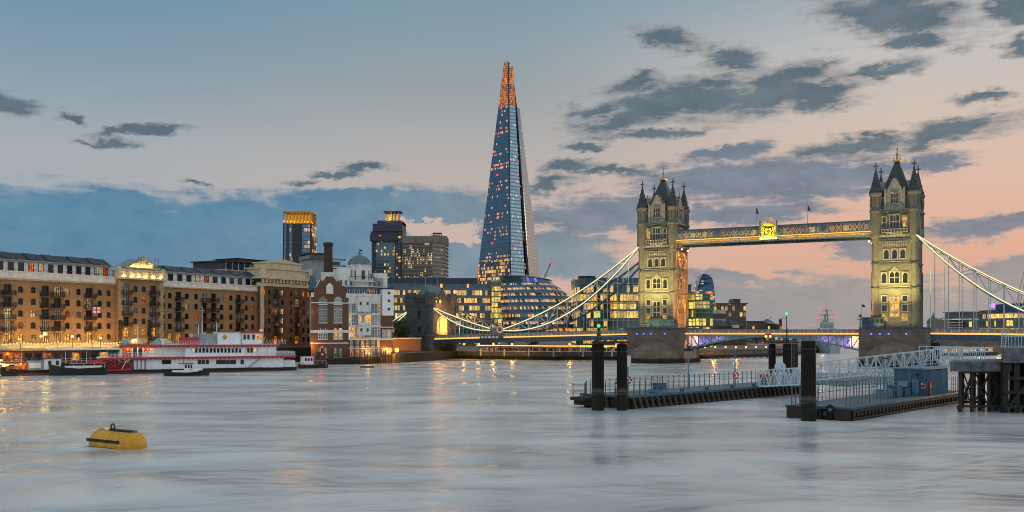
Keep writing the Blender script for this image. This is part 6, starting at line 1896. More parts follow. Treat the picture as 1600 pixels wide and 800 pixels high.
for i in range(12): mb.tube((.5 + i * 3, .4, -4), (.5 + i * 3, .4, 1.5), .25, .25, M['timber'], 6)
mb.build('piles', root)
for i in range(7):
    p = Vector((at(1098, 386).x + math.cos(.33) * (2 + i * 4.8) - .6, 386 + math.sin(.33) * (2 + i * 4.8) + 1.5, 1.5))
    root = thing('promenade_lamp', 'small orange lamp in the row on the low pier beneath the left lifting leaf', 'street lamp', p, 0, 'lamps on the low pier')
    mb = MB(); mb.tube((0, 0, 0), (0, 0, 2.9), .08, .06, M['dark'], 6); mb.build('post', root)
    mb = MB(); mb.ball((0, 0, 3.1), .38, M['g_sodium'], 6); mb.build('globe', root)
lamp('embankment_light', 'POINT', at(1115, 384, 5.2), 1500, (1, .45, .08), size=.4)
lamp('embankment_light', 'POINT', at(1150, 392, 5.2), 1800, (1, .45, .08), size=.4)
mb = MB()
rc = random.Random(5)
for i in range(240):
    x = -10 + rc.random() * 66
    y = (379 - (x + 14) * .183 if x < 16 else 373.5 + max(0, x - 16) * .14) + 1 + rc.random() * 5
    h = 1.55 + rc.random() * .25
    m_ = M[rc.choice(['dark', 'navy', 'flag_dark', 'stucco', 'brick_dark', 'wood', 'bluepaint_dk'])]
    mb.lathe([(.12, 3.1), (.2, 3.1 + h * .3), (.17, 3.1 + h * .55), (.24, 3.1 + h * .78), (.09, 3.1 + h * .86)], m_, (x, y), 6, sy=.6)
    mb.ball((x, y, 3.1 + h * .93), .11, M['cream'], 5)
mb.build('crowd', label='dense evening crowd standing on the promenade under the left span', cat='crowd', kind='stuff')


# trees
def tree(label, x, y, h, r, seed, z0=3.1, col=('#2b3a1e', '#3c4a24')):
    R = random.Random(seed)
    root = thing('tree', label, 'tree', (x, y, z0), 0, 'riverside trees')
    mb = MB(); mb.tube((0, 0, 0), (.2, 0, h * .5), .3, .16, M['timber'], 7)
    for i in range(6):
        a = R.random() * 6.28; mb.tube((.1, 0, h * (.28 + .05 * i)), (r * .6 * math.cos(a), r * .6 * math.sin(a), h * (.55 + .06 * i)), .12, .04, M['timber'], 5)
    mb.build('trunk', root)
    mb = MB(); ms = [M['leaf_a'], M['leaf_b'], M['leaf_c']]
    for c in range(26):
        th, ph, rr = R.random() * 6.28, math.acos(2 * R.random() - 1), r * R.random() ** .4
        cx, cy, cz = rr * math.cos(th) * math.sin(ph), rr * math.sin(th) * math.sin(ph), h * .64 + rr * .8 * math.cos(ph) * h * .36 / r
        for l in range(55):
            g = Vector((R.gauss(0, 1), R.gauss(0, 1), R.gauss(0, .8))) * r * .17
            p = Vector((cx, cy, cz)) + g
            d1, d2 = Vector((R.gauss(0, 1), R.gauss(0, 1), R.gauss(0, 1))).normalized() * .34, Vector((R.gauss(0, 1), R.gauss(0, 1), R.gauss(0, 1))).normalized() * .22
            mb.face([p - d1, p - d2, p + d1, p + d2], ms[(c + l // 30) % 3])
    mb.build('crown', root)


M['leaf_a'] = mat('leaf_dark', '#2c3a20', .8, var=.3); M['leaf_b'] = mat('leaf_mid', '#3d4c26', .8, var=.3); M['leaf_c'] = mat('leaf_light', '#525e30', .8, var=.3)
for i, (px, Y_, h, r, lab) in enumerate(((622, 372, 13, 4.6, 'dark leafy tree in the gap left of the abutment tower'), (634, 384, 15, 4.6, 'taller dark tree close behind the abutment tower'), (768, 396, 9.5, 4.2, 'round tree on the promenade left of the chain emblem'), (782, 400, 10.5, 4.6, 'taller round tree at the foot of the round glass hall'),
                                         (795, 405, 9, 4, 'small tree beside the round glass hall, behind the chain emblem'), (830, 400, 7, 3.4, 'low tree under the left road deck below the hall'), (1195, 560, 9, 5, 'tree on the embankment beneath the lifting span'), (1182, 575, 10, 6, 'broad tree beside the red brick flats'))):
    p = at(px, Y_); tree(lab, p.x, p.y, h, r, i + 3)


# ------------------------------------------------------------------ foreground pontoons and piles
def pile(label, px, Y, w, ztop, group=None, square=False, ladder=False):
    root = thing('mooring_pile', label, 'mooring pile', at(px, Y, 0), 0, group)
    mb = MB(); r = w / 2
    R = random.Random(int(px))
    n = 14
    prof = [(-6, 1.0), (.0, 1.0), (1.2, 1.02), (3, .97), (6, .99), (ztop - .5, .97), (ztop - .12, .98), (ztop, .9)]
    for (z0, k0), (z1, k1) in zip(prof, prof[1:]):
        for i in range(n):
            a0, a1 = 2 * PI * i / n, 2 * PI * (i + 1) / n
            f = lambda a: 1 + .05 * math.sin(7 * a + px)
            q = [(r * k0 * f(a0) * math.cos(a0), r * k0 * f(a0) * math.sin(a0), z0), (r * k0 * f(a1) * math.cos(a1), r * k0 * f(a1) * math.sin(a1), z0), (r * k1 * f(a1) * math.cos(a1), r * k1 * f(a1) * math.sin(a1), z1), (r * k1 * f(a0) * math.cos(a0), r * k1 * f(a0) * math.sin(a0), z1)]
            mb.face(q, M['pile'], None, True)
    mb.build('shaft', root)
    mb = MB(); mb.lathe([(r * .9, ztop), (r * .86, ztop + .05), (0, ztop + .1)], M['concrete_dk'], (0, 0), n)
    mb.build('cap', root)
    mb = MB()
    for z in (ztop - 1.0, 2.4): mb.lathe([(r * 1.03, z - .12), (r * 1.06, z - .1), (r * 1.06, z + .1), (r * 1.03, z + .12)], M['rust'], (0, 0), n)
    mb.build('iron_band', root)
    if ladder:
        mb = MB()
        for x in (-.25, .25): mb.bar((x, -r - .12, .5), (x, -r - .12, ztop + .6), .06, .06, M['steel'])
        for i in range(int(ztop / .35)): mb.bar((-.25, -r - .12, .7 + i * .35), (.25, -r - .12, .7 + i * .35), .04, .04, M['steel'])
        mb.build('ladder', root)
    return root


pile('left one of the two joined dark mooring piles at the left pontoon end', 934.5, 131.6, 1.66, 9.05, 'mooring piles at the pontoons')
pile('right one of the two joined dark mooring piles at the left pontoon end', 972, 131.6, 1.42, 9.05, 'mooring piles at the pontoons')
pile('single tall dark mooring pile in front of the right pontoon', 1263.5, 115.9, 1.80, 9.65, 'mooring piles at the pontoons')
pile('slim dark rear pile left of the laddered pile behind the gangway', 1206.5, 190, 1.45, 8.3, 'mooring piles at the pontoons')
pile('broad dark rear pile with a pale ladder behind the gangway', 1235, 188, 2.9, 8.4, 'mooring piles at the pontoons', ladder=True)
pile('dark rear pile right of the gangway truss, in front of the right pier', 1461.5, 170, 1.5, 8.9, 'mooring piles at the pontoons')
for lab, p0, p1, Y, z in (('dark beam with thin handrail joining the tops of the two left piles', 925, 981, 131.6, 9.15), ('dark beam joining the rear piles behind the gangway', 1200, 1246, 189, 8.5)):
    root = thing('pile_beam', lab, 'beam', at(p0, Y, z), 0)
    L = at(p1, Y).x - at(p0, Y).x
    mb = MB(); mb.box(0, L, -.9, .9, 0, .3, M['rust']); mb.build('platform', root)
    mb = MB()
    for i in range(6):
        for y in (-.8, .8): mb.bar((L * i / 5, y, .3), (L * i / 5, y, .95), .05, .05, M['bluepaint'])
    for y in (-.8, .8): mb.bar((0, y, .95), (L, y, .95), .05, .05, M['bluepaint'])
    mb.build('handrail', root)
for lab, px, Y, z0, z1 in (('thin mast with two green lamps on the joined left piles', 935.5, 131.6, 9.4, 12.9), ('thin mast with green lamp and signal arm on the rear laddered pile', 1229, 188, 8.8, 14.2)):
    root = thing('green_signal_mast', lab, 'signal mast', at(px, Y, z0), 0)
    h = z1 - z0
    mb = MB(); mb.tube((0, 0, 0), (0, 0, h), .1, .07, M['dark'], 6); mb.bar((0, 0, h * .86), (-1.2, 0, h * .86), .1, .1, M['dark']) if px > 1000 else mb.bar((-.2, 0, h * .5), (.2, 0, h * .5), .1, .1, M['dark'])
    for i in range(3): mb.bar((.4, 0, .1), (.1, 0, h * .5), .06, .06, M['dark'])
    mb.build('mast', root)
    for zz in ((h + .1,) if px > 1000 else (h * .62, h + .15)):
        mb = MB(); mb.ball((0, -.05, zz), .24 if px < 1000 else .3, M['g_green'], 8); mb.build('green_lamp', root)
    mb = MB(); mb.cbox((-1.2 if px > 1000 else 0, 0, h * .74 if px > 1000 else h * .2), .5, .35, .9, M['dark']); mb.build('signal_box', root)


def pontoon(label, corner, ang, L, W, zd, seed, deckmat='deckpaint'):
    """hull: local x along the long front edge, y towards the rear; fender timbers along the front"""
    root = thing('pontoon', label, 'pontoon', (corner[0], corner[1], 0), ang, 'floating pontoons in the foreground')
    mb = MB(); mb.box(0, L, 0, W, -.8, zd - .12, M['rust']); mb.build('hull', root)
    mb = MB(); mb.box(-.25, L + .25, -.25, W + .25, zd - .12, zd, M[deckmat]); mb.box(-.3, L + .3, -.32, -.2, zd - .2, zd + .12, M['bluepaint_dk']); mb.box(-.32, -.2, -.3, W + .3, zd - .2, zd + .12, M['bluepaint_dk']); mb.build('deck', root)
    return root


C1, A1 = (16.3, 133.6), math.radians(44.5)
P1 = pontoon('left floating pontoon with sloping fender timbers and chain railings', C1, A1, 52, 8.2, 1.72, 1)


def loc(C_, ang, x, y, z=0): return Vector((C_[0] + x * math.cos(ang) - y * math.sin(ang), C_[1] + x * math.sin(ang) + y * math.cos(ang), z))


fm = MB(); fm.hexa([(-.19, -.75, -.3), (.19, -.75, -.3), (.19, -.3, -.3), (-.19, -.3, -.3)], [(-.62, -.42, 1.55), (-.24, -.42, 1.55), (-.24, 0, 1.55), (-.62, 0, 1.55)], M['timber_pale'])
fm = fm.mesh('fender_timber')
for i in range(37): put('fender_timber', fm, P1, (.9 + i * 1.38, 0, 0))
for i in range(4): put('fender_timber', fm, P1, (0, 7.4 - i * 2.0, 0), -PI / 2)
mb = MB()
for x in (0, 1): mb.box(.2, 51.5, -.36, -.1, .18 + x * .9, .4 + x * .9, M['timber'])
mb.build('rubbing_strake', P1)
mb = MB(); mb.box(-3.6, 0, 5.0, 7.8, 1.05, 1.5, M['rust']); mb.box(-2.2, 0, 4.5, 8.3, .3, 1.0, M['timber']); mb.build('end_platform', P1)


def chain_fence(label, C_, ang, pts, zd, h, hang=True, mat_='bluepaint_dk', group='chain railings on the pontoons', sag=.28, nchain=2):
    root = thing('chain_railing', label, 'railing', loc(C_, ang, pts[0][0], pts[0][1], zd), ang, group)
    o = pts[0]
    me = MB(); me.tube((0, 0, 0), (0, 0, h), .07, .055, M[mat_], 6); me.ball((0, 0, h), .1, M[mat_], 6); me = me.mesh('post')
    for p in pts[:95]: put('post', me, root, (p[0] - o[0], p[1] - o[1], 0))
    mb = MB()
    for a, b in zip(pts, pts[1:]):
        for lv in range(nchain):
            prev = None
            for j in range(5):
                t = j / 4
                q = (a[0] + (b[0] - a[0]) * t - o[0], a[1] + (b[1] - a[1]) * t - o[1], h * (.95 - lv * .45) - sag * 4 * t * (1 - t) * .5)
                if prev: mb.bar(prev, q, .045, .045, M['steel'])
                prev = q
    mb.build('chains', root)


chain_fence('chain railing along the far side of the left pontoon', C1, A1, [(1.0 + i * 1.45, 7.9) for i in range(33)], 1.72, 2.0)
chain_fence('short chain railing around the left end of the left pontoon', C1, A1, [(-.1, .6 + i * 1.8) for i in range(5)], 1.72, 1.9)
chain_fence('two posts with chain on the low platform at the left pontoon tip', C1, A1, [(-3.3, 5.3), (-3.3, 7.5), (-.4, 7.7)], 1.5, 1.9)
chain_fence('short handrail at the near corner beside the joined piles', C1, A1, [(.4 + i * 1.3, .5) for i in range(4)], 1.72, 2.0, nchain=3, sag=.05)


def bollard(label, p, group='bollards on the pontoons'):
    root = thing('bollard', label, 'bollard', p, A1, group)
    for x in (-.28, .28):
        mb = MB(); mb.lathe([(.13, 0), (.11, .38), (.18, .42), (.18, .52), (0, .55)], M['bluepaint_dk'], (x, 0), 8); mb.build('post', root)
    mb = MB(); mb.box(-.5, .5, -.2, .2, 0, .05, M['bluepaint_dk']); mb.build('plate', root)


for i, x in enumerate((13.5, 20, 27, 33.5, 40)):
    bollard(['first twin bollard from the left on the left pontoon edge', 'second twin bollard along the left pontoon edge', 'middle twin bollard on the left pontoon edge', 'fourth twin bollard along the left pontoon edge', 'twin bollard nearest the gangway on the left pontoon'][i], loc(C1, A1, x, .7, 1.72))
bollard('bollard on the low platform at the far left pontoon tip', loc(C1, A1, -2.6, 6.4, 1.5))


def ring_pole(label, p, h, sign, ring=True, group='poles on the left pontoon'):
    root = thing('pontoon_pole', label, 'pole', p, 0, group)
    mb = MB(); mb.tube((0, 0, 0), (0, 0, h), .13, .09, M['bluepaint'], 8); mb.build('post', root)
    if sign == 'panel':
        mb = MB(); mb.box(-.42, .42, -.2, -.12, h - 1.7, h - .1, M['stucco']); mb.box(-.46, -.42, -.22, -.1, h - 1.74, h - .06, M['bluepaint']); mb.box(.42, .46, -.22, -.1, h - 1.74, h - .06, M['bluepaint']); mb.build('sign_panel', root)
    elif sign == 'lamp':
        mb = MB(); mb.box(-.7, .7, -.18, .18, h - .2, h + .15, M['dark']); mb.tube((0, 0, h), (.1, 0, h + .6), .16, .3, M['dark'], 8); mb.build('lamp_head', root)
    else:
        mb = MB(); mb.box(-.22, .22, -.16, -.1, h - 1.2, h - .3, M['bluepaint_dk']); mb.build('notice', root)
    if ring:
        lifering('red and white life ring hanging on the %s' % ring, p + Vector((.15, -.25, 1.9)))


def lifering(label, p, s=1.0):
    root = thing('life_ring', label, 'life ring', p, .5, 'red life rings')
    mb = MB(); mb.ring((0, 0, 0), .42 * s, .14 * s, M['lifered'], 'y', 18, 8); mb.build('ring', root)
    mb = MB()
    for i in range(4):
        a = PI / 4 + i * PI / 2
        c = Vector((.42 * s * math.cos(a), 0, .42 * s * math.sin(a))); t = Vector((-math.sin(a), 0, math.cos(a))) * .09
        mb.tube(c - t, c + t, .155 * s, .155 * s, M['flag_white'], 8)
    mb.build('white_bands', root)


ring_pole('pole with pale sign panel nearest the joined piles', loc(C1, A1, 6.5, 5.4, 1.72), 5.6, 'panel', 'pole with the pale sign panel')
ring_pole('middle pole with dark lamp head on the left pontoon', loc(C1, A1, 19.5, 3.8, 1.72), 6.2, 'lamp', None)
ring_pole('right pole with small notice on the left pontoon', loc(C1, A1, 31.5, 3.0, 1.72), 6.2, 'notice', 'right pole of the left pontoon')
root = thing('winch_box', 'blue machinery box with steps and raised handrail on the left pontoon', 'machinery box', loc(C1, A1, 8.8, 1.6, 1.72), A1)
mb = MB(); mb.box(-.2, 2.4, 0, 1.6, 0, .5, M['bluepaint']); mb.box(.6, 2.2, .1, 1.4, .5, 1.45, M['bluepaint_dk']); mb.build('casing', root)
mb = MB()
for y in (0, 1.5):
    mb.bar((-.8, y, 0), (1.0, y, 2.6), .07, .07, M['bluepaint']); mb.bar((1.0, y, 2.6), (2.4, y, 2.6), .07, .07, M['bluepaint']); mb.bar((2.4, y, 2.6), (2.4, y, .4), .07, .07, M['bluepaint']); mb.bar((1.0, y, 2.6), (1.0, y, .5), .07, .07, M['bluepaint'])
    mb.bar((-.3, y, 0), (1.0, y, 1.7), .05, .05, M['bluepaint'])
mb.build('handrail', root)
mb = MB()
for i in range(4): mb.box(-.6 + i * .35, -.3 + i * .35, .1, 1.4, i * .36 + .2, i * .36 + .26, M['bluepaint'])
mb.build('steps', root)
root = thing('notice_board', 'small white notice board on legs on the left pontoon beside the piles', 'notice board', loc(C1, A1, 3.6, 5.2, 1.72), .3)
mb = MB(); mb.box(-.4, .4, -.05, 0, .8, 1.9, M['flag_white']); mb.box(-.3, .3, -.07, -.05, 1.45, 1.75, M['bluepaint_dk']); mb.build('board', root)
mb = MB()
for x in (-.35, .35): mb.bar((x, 0, 0), (x, 0, 1.9), .06, .06, M['dark'])
mb.build('legs', root)

# right pontoon
C2, A2 = (40.6, 115.6), math.radians(48.5)
P2 = pontoon('right floating pontoon carrying the blue shed', C2, A2, 46, 7.8, 1.5, 2)
fm2 = MB(); fm2.box(-.16, .16, -.42, 0, -.4, 1.35, M['timber']); fm2.box(.36, .86, -.3, 0, .5, 1.05, M['timber_pale']); fm2 = fm2.mesh('fender_timber')
for i in range(38): put('fender_timber', fm2, P2, (.4 + i * 1.2, 0, 0))
for i in range(6): put('fender_timber', fm2, P2, (0, 7.4 - i * 1.3, 0), -PI / 2)
mb = MB(); mb.box(0, 46, -.5, -.4, .1, .35, M['rust']); mb.box(0, 46, -.5, -.4, 1.0, 1.3, M['rust']); mb.build('rubbing_strake', P2)
mb = MB(); mb.box(-.5, 0, 5.4, 7.8, -.2, 1.45, M['rust']); mb.build('end_fender_pad', P2)
mb = MB(); mb.box(-.45, 0, -.2, 1.6, -.2, 1.4, M['rust']); mb.build('end_fender_pad', P2)
for lab, x in (('round tyre roller at the pontoon end, left of the single pile', 5.0), ('round tyre roller at the pontoon end, right of the single pile', 2.2)):
    root = thing('pile_roller', lab, 'roller', loc(C2, A2, -.35, x, 1.3), A2)
    mb = MB(); mb.ring((0, 0, 0), .42, .2, M['rubber'], 'x', 14, 8); mb.build('tyre', root)
    mb = MB(); mb.tube((.3, 0, 0), (-.1, 0, 0), .22, .22, M['steel'], 10); mb.build('hub', root)


def tall_rail(label, pts, h, n_rails=2):
    root = thing('pontoon_railing', label, 'railing', loc(C2, A2, pts[0][0], pts[0][1], 1.5), A2, 'railings on the right pontoon')
    o = pts[0]
    me = MB(); me.bar((0, 0, 0), (0, 0, h), .07, .07, M['bluepaint_dk']); me = me.mesh('post')
    for p in pts[:95]: put('post', me, root, (p[0] - o[0], p[1] - o[1], 0))
    mb = MB()
    for z in [h * (k_ + 1) / n_rails for k_ in range(n_rails)]:
        for a, b in zip(pts, pts[1:]): mb.bar((a[0] - o[0], a[1] - o[1], z), (b[0] - o[0], b[1] - o[1], z), .055, .055, M['bluepaint_dk'])
    mb.build('rails', root)


tall_rail('tall thin railing along the far side of the right pontoon', [(.3 + i * 1.15, 7.5) for i in range(40)], 2.4)
tall_rail('tall thin railing across the left end of the right pontoon', [(.2, 7.4 - i * 1.1) for i in range(4)], 2.4)
tall_rail('tall thin railing on the near edge of the right pontoon, left of the blue boxes', [(2.0 + i * 1.25, 1.2) for i in range(15)], 2.5)
tall_rail('tall thin railing on the right pontoon beyond the blue shed', [(41 + i * .9, .7) for i in range(6)], 2.3)
lifering('red life ring on the far railing of the right pontoon', loc(C2, A2, 6.0, 7.35, 3.0), 1.1)
lifering('red life ring by the blue shed door', loc(C2, A2, 29.8, 1.2, 2.9), .9)
# blue shed
root = thing('blue_shed', 'blue corrugated steel shed standing on the right pontoon', 'shed', loc(C2, A2, 30.5, 1.0, 1.5), A2)
mb = MB(); mb.box(0, 9.6, 0, 4.7, 0, 3.75, M['corr']); mb.build('wall', root)
mb = MB(); mb.box(-.06, 0, .05, 4.65, .05, 3.7, M['bluepaint_dk'])
for y in (.1, 2.3, 4.5): mb.box(-.14, -.05, y, y + .12, 0, 3.75, M['bluepaint'])
mb.build('end_panel', root)
mb = MB(); mb.box(-.2, 9.8, -.2, 4.9, 3.75, 3.95, M['bluepaint']); mb.build('roof', root)
mb = MB(); mb.box(-.16, -.06, 1.0, 2.0, .05, 2.3, M['bluepaint']); mb.build('door', root)
mb = MB(); mb.tube((-.25, 1.3, 3.0), (-.06, 1.3, 3.0), .2, .2, M['dark'], 10); mb.build('round_lamp', root)
for i, (x, y, sx, sy, h, m_, lab) in enumerate(((20.0, 3.0, 2.6, 1.4, 1.15, 'bluepaint', 'long low blue box furthest left on the right pontoon'), (23.4, 2.6, 1.7, 1.5, 1.6, 'bluepaint_dk', 'darker taller blue box between the low boxes on the right pontoon'), (25.8, 2.4, 2.0, 1.3, 1.3, 'bluepaint_dk', 'dark blue box second from the shed on the right pontoon'), (28.6, 3.1, 1.4, 1.3, 1.9, 'boat_grey', 'pale grey cabinet against the blue shed end'))):
    root = thing('deck_box', lab, 'box', loc(C2, A2, x, y, 1.5), A2, 'boxes on the right pontoon')
    mb = MB(); mb.box(0, sx, 0, sy, 0, h, M[m_]); mb.build('body', root)
    mb = MB(); mb.box(-.06, sx + .06, -.06, sy + .06, h, h + .1, M[m_]); mb.build('lid', root)
    mb = MB()
    for q in range(3): mb.box(.15 + q * sx / 3, .05 + (q + 1) * sx / 3, -.05, -.003, .12, h - .12, M['bluepaint'])
    mb.build('front_panels', root)
root = thing('pontoon_pole', 'slim blue lamp pole between the boxes on the right pontoon', 'pole', loc(C2, A2, 24.0, 4.6, 1.5), 0)
mb = MB(); mb.tube((0, 0, 0), (0, 0, 5.4), .1, .07, M['bluepaint'], 8); mb.build('post', root)
mb = MB(); mb.box(-.4, .4, -.12, .12, 5.4, 5.6, M['dark']); mb.build('lamp_head', root)
root = thing('red_post', 'red fire point post in front of the blue shed', 'post', loc(C2, A2, 30.2, .5, 1.5), A2)
mb = MB(); mb.box(-.15, .15, -.12, .12, 0, 2.1, M['rust_red']); mb.build('post', root)
mb = MB(); mb.box(-.25, .25, -.22, -.12, 1.2, 1.9, M['lifered']); mb.build('cabinet', root)


# gangway: white box truss from the jetty down to the left pontoon
def truss(label, p, q, h0, h1, w, n, nm='gangway', cat='gangway'):
    p, q = Vector(p), Vector(q)
    d = (q - p); root = thing(nm, label, cat, p, 0)
    side = Vector((-d.y, d.x, 0)).normalized() * w / 2

    def hh(t): return h0 + (h1 - h0) * min(1, t * 5)
    for sg in (-1, 1):
        mb = MB(); s = side * sg
        def lo(t): return d * t + s
        def up(t): return d * t + s + Vector((0, 0, hh(t)))
        mb.bar(lo(0), lo(1), .16, .2, M['gang'])
        for i in range(n):
            mb.bar(up(i / n), up((i + 1) / n), .15, .17, M['gang'])
            mb.bar(lo(i / n), up(i / n), .11, .11, M['gang'])
            mb.bar(*((lo(i / n), up((i + 1) / n)) if i % 2 == 0 else (up(i / n), lo((i + 1) / n))), .12, .12, M['gang'])
            mb.bar(d * ((i + .5) / n) + s, up((i + 1) / n if i % 2 else i / n), .07, .07, M['gang'])
        mb.bar(lo(1), up(1), .14, .14, M['gang'])
        for z in (.55, 1.05): mb.bar(lo(0) + Vector((0, 0, z)) - s * .12, lo(1) + Vector((0, 0, z)) - s * .12, .05, .05, M['gang'])
        mb.build('side_truss', root)
    mb = MB(); mb.bar(Vector((0, 0, 0)), d, w - .2, .1, M['bluepaint'])
    mb.build('walkway_deck', root)
    mb = MB()
    for i in range(n + 1): mb.bar(d * (i / n) - side, d * (i / n) + side, .12, .14, M['gang'])
    mb.build('cross_members', root)
    return root


truss('long white steel truss gangway sloping down from the jetty', at(1243, 157, 2.55), at(1500, 150, 5.7), 2.1, 2.75, 2.3, 18)
truss('short white truss landing at the low end of the gangway', at(1189, 156, 1.95), at(1252, 153, 2.4), 2.2, 2.6, 2.6, 8, 'gangway_landing', 'gangway landing')
truss('low white zigzag link bridge running behind the right pontoon', at(1186, 158.5, 2.0), at(1402, 158, 2.25), 1.7, 1.7, 2.0, 34, 'link_bridge', 'link bridge')
root = thing('red_buoyancy_box', 'small red box at the low end of the white gangway', 'box', at(1197, 155.5, 1.75), .4)
mb = MB(); mb.box(-.9, .9, -.5, .5, 1.35, 2.1, M['lifered']); mb.build('body', root)
mb = MB(); mb.box(-.7, .7, -.35, .35, 0, 1.35, M['bluepaint']); mb.build('stand', root)
root = thing('landing_drum', 'round white drum on the gangway landing', 'drum', at(1219, 153.8, 1.9), 0)
mb = MB(); mb.tube((0, -.3, 3.2), (0, .3, 3.2), .85, .85, M['gang'], 14); mb.build('drum', root)
mb = MB()
for x in (-.6, .6): mb.bar((x, 0, 0), (x * .4, 0, 3.0), .12, .12, M['gang'])
mb.build('stand', root)

# jetty on the right
root = thing('jetty', 'concrete jetty on a dark braced steel trestle at the right edge', 'jetty', (0, 0, 0))
Y = 128
x0, x1, xe = at(1484, Y).x, at(1563, Y).x, at(1700, Y).x
mb = MB(); mb.prism([(x0, Y), (x1 + 2, Y), (x1 + 8, Y + 14), (at(1487, Y + 14).x, Y + 14)], zof(580.5, Y), zof(565.5, Y), M['concrete_dk'])
for i in range(22): mb.box(x0 + i * .31, x0 + i * .31 + .12, Y - .06, Y - .003, zof(580, Y), zof(566, Y), M['concrete_dk'])
mb.build('deck_slab', root)
xb = at(1565, Y + 16).x
mb = MB(); mb.prism([(x1, Y - 1.0), (xe, Y - 1.0), (xe, Y + 16), (xb, Y + 16)], zof(566, Y), zof(543.5, Y), M['concrete_dk']); mb.prism([(x1 - .2, Y - 1.2), (xe + .1, Y - 1.2), (xe + .1, Y + 16.1), (xb, Y + 16.1)], zof(566.5, Y), zof(564, Y), M['concrete_dk']); mb.build('upper_wall', root)
zb = zof(581, Y)
for k_, (xa, ya) in enumerate(((1500, 0), (1518, .4), (1530, 3), (1545, .8), (1556, 2.5))):
    for yy in (.6, 8):
        mb = MB(); x = at(xa + yy * .5, Y + ya + yy).x; mb.tube((x, Y + ya + yy, -5), (x, Y + ya + yy, zb), .24, .24, M['rust'], 8); mb.build('trestle_leg', root)
mb = MB()
P = [at(1500, Y).x, at(1518, Y).x, at(1545, Y).x, at(1572, Y).x]
for yy in (.9, 8.6):
    P = [at(q_ + yy * .5, Y + yy).x for q_ in (1500, 1518, 1545, 1572)]
    for a, b in zip(P, P[1:]):
        for za, zc_ in ((.6, zb - .2),):
            mb.bar((a, Y + yy, za), (b, Y + yy, zc_), .14, .14, M['rust']); mb.bar((b, Y + yy, za), (a, Y + yy, zc_), .14, .14, M['rust'])
    mb.bar((P[0], Y + yy, .75), (P[-1], Y + yy, .75), .3, .3, M['rust']); mb.bar((P[0], Y + yy, zb - .1), (P[-1], Y + yy, zb - .1), .25, .3, M['rust'])
for q_ in (1500, 1518, 1545, 1572):
    xf, xg = at(q_, Y + .9).x, at(q_ + 4, Y + 8.6).x
    mb.bar((xf, Y + .9, .7), (xg, Y + 8.6, zb - .3), .14, .14, M['rust']); mb.bar((xg, Y + 8.6, .7), (xf, Y + .9, zb - .3), .14, .14, M['rust'])
mb.bar((at(1500, Y).x, Y + .7, .8), (at(1500, Y).x + .5, Y + .5, -1.5), .25, .25, M['rust'])
mb.build('cross_bracing', root)
mb = MB()
for i in range(9):
    x = at(1568, Y).x + i * 1.5
    mb = MB(); mb.box(x - .38, x + .38, Y - .6, Y + .3, -5, zof(566, Y), M['timber']); mb.build('timber_post', root)
    mb = MB(); mb.box(x + .4, x + 1.0, Y + 7, Y + 8, -5, zof(566, Y), M['timber']); mb.build('timber_post', root)
mb = MB()
for i in range(3): mb.box(at(1564, Y).x, xe, Y - .9, Y - .62, .6 + i * 1.9, 1.0 + i * 1.9, M['timber'])
for i in range(4): mb.bar((at(1566, Y).x + i * 4, Y - .8, .3), (at(1566, Y).x + i * 4 + 4, Y - .8, 5.4), .3, .3, M['timber'])
mb.build('walings', root)
root = thing('jetty_railing', 'white barred railing around the jetty head where the gangway lands', 'railing', (0, 0, 0))
mb = MB(); za, zt = zof(565.5, Y), zof(565.5, Y) + 1.9
n = 24
for i in range(n + 1):
    x = x0 + .1 + (x1 - x0) * i / n; mb.bar((x, Y + 4.5, za), (x, Y + 4.5, zt), .06, .09, M['gang'])
for z in (za + .15, zt): mb.bar((x0, Y + 4.5, z), (x1, Y + 4.5, z), .1, .1, M['gang'])
mb.build('front_bars', root)
mb = MB()
for i in range(7):
    x = x0 + .2 + i * (x1 - x0) / 6.5; mb.bar((x, Y + 10, za), (x, Y + 10, zt), .09, .09, M['gang'])
mb.bar((x0, Y + 10, zt), (x1, Y + 10, zt), .08, .08, M['gang'])
mb.build('rear_bars', root)
root = thing('access_ladder', 'white ladder and handrail rising behind the jetty wall at the right edge', 'ladder', (0, 0, 0))
mb = MB(); zw = zof(543.5, Y)
for px in (1564, 1571): mb.bar(at(px, Y + 2, zw), at(px + 2, Y + 2, zw + 2.3), .08, .08, M['gang'])
for i in range(7): mb.bar(at(1564 + i * .3, Y + 2, zw + .3 * i), at(1571 + i * .3, Y + 2, zw + .3 * i), .06, .06, M['gang'])
mb.build('rungs', root)
mb = MB()
for i in range(7): p = at(1576 + i * 5, Y + 2, zw); mb.bar(p, p + Vector((0, 0, 1.5)), .06, .06, M['gang'])
mb.bar(at(1574, Y + 2, zw + 1.5), at(1640, Y + 2, zw + 1.5), .06, .06, M['gang']); mb.build('handrail', root)
# rigging of a moored yacht behind the right edge
root = thing('yacht_mast', 'bare yacht mast and thin rigging wires rising at the right edge', 'mast', at(1618, 300, 0), 0)
mb = MB(); mb.tube((0, 0, 0), (0, 0, 46), .25, .12, M['steel'], 6); mb.build('mast', root)
mb = MB()
for dx in (-9.5, -7.5, -6): mb.bar((dx, 0, 5), (-.1, 0, 44), .09, .09, M['dark'])
mb.build('rigging', root)


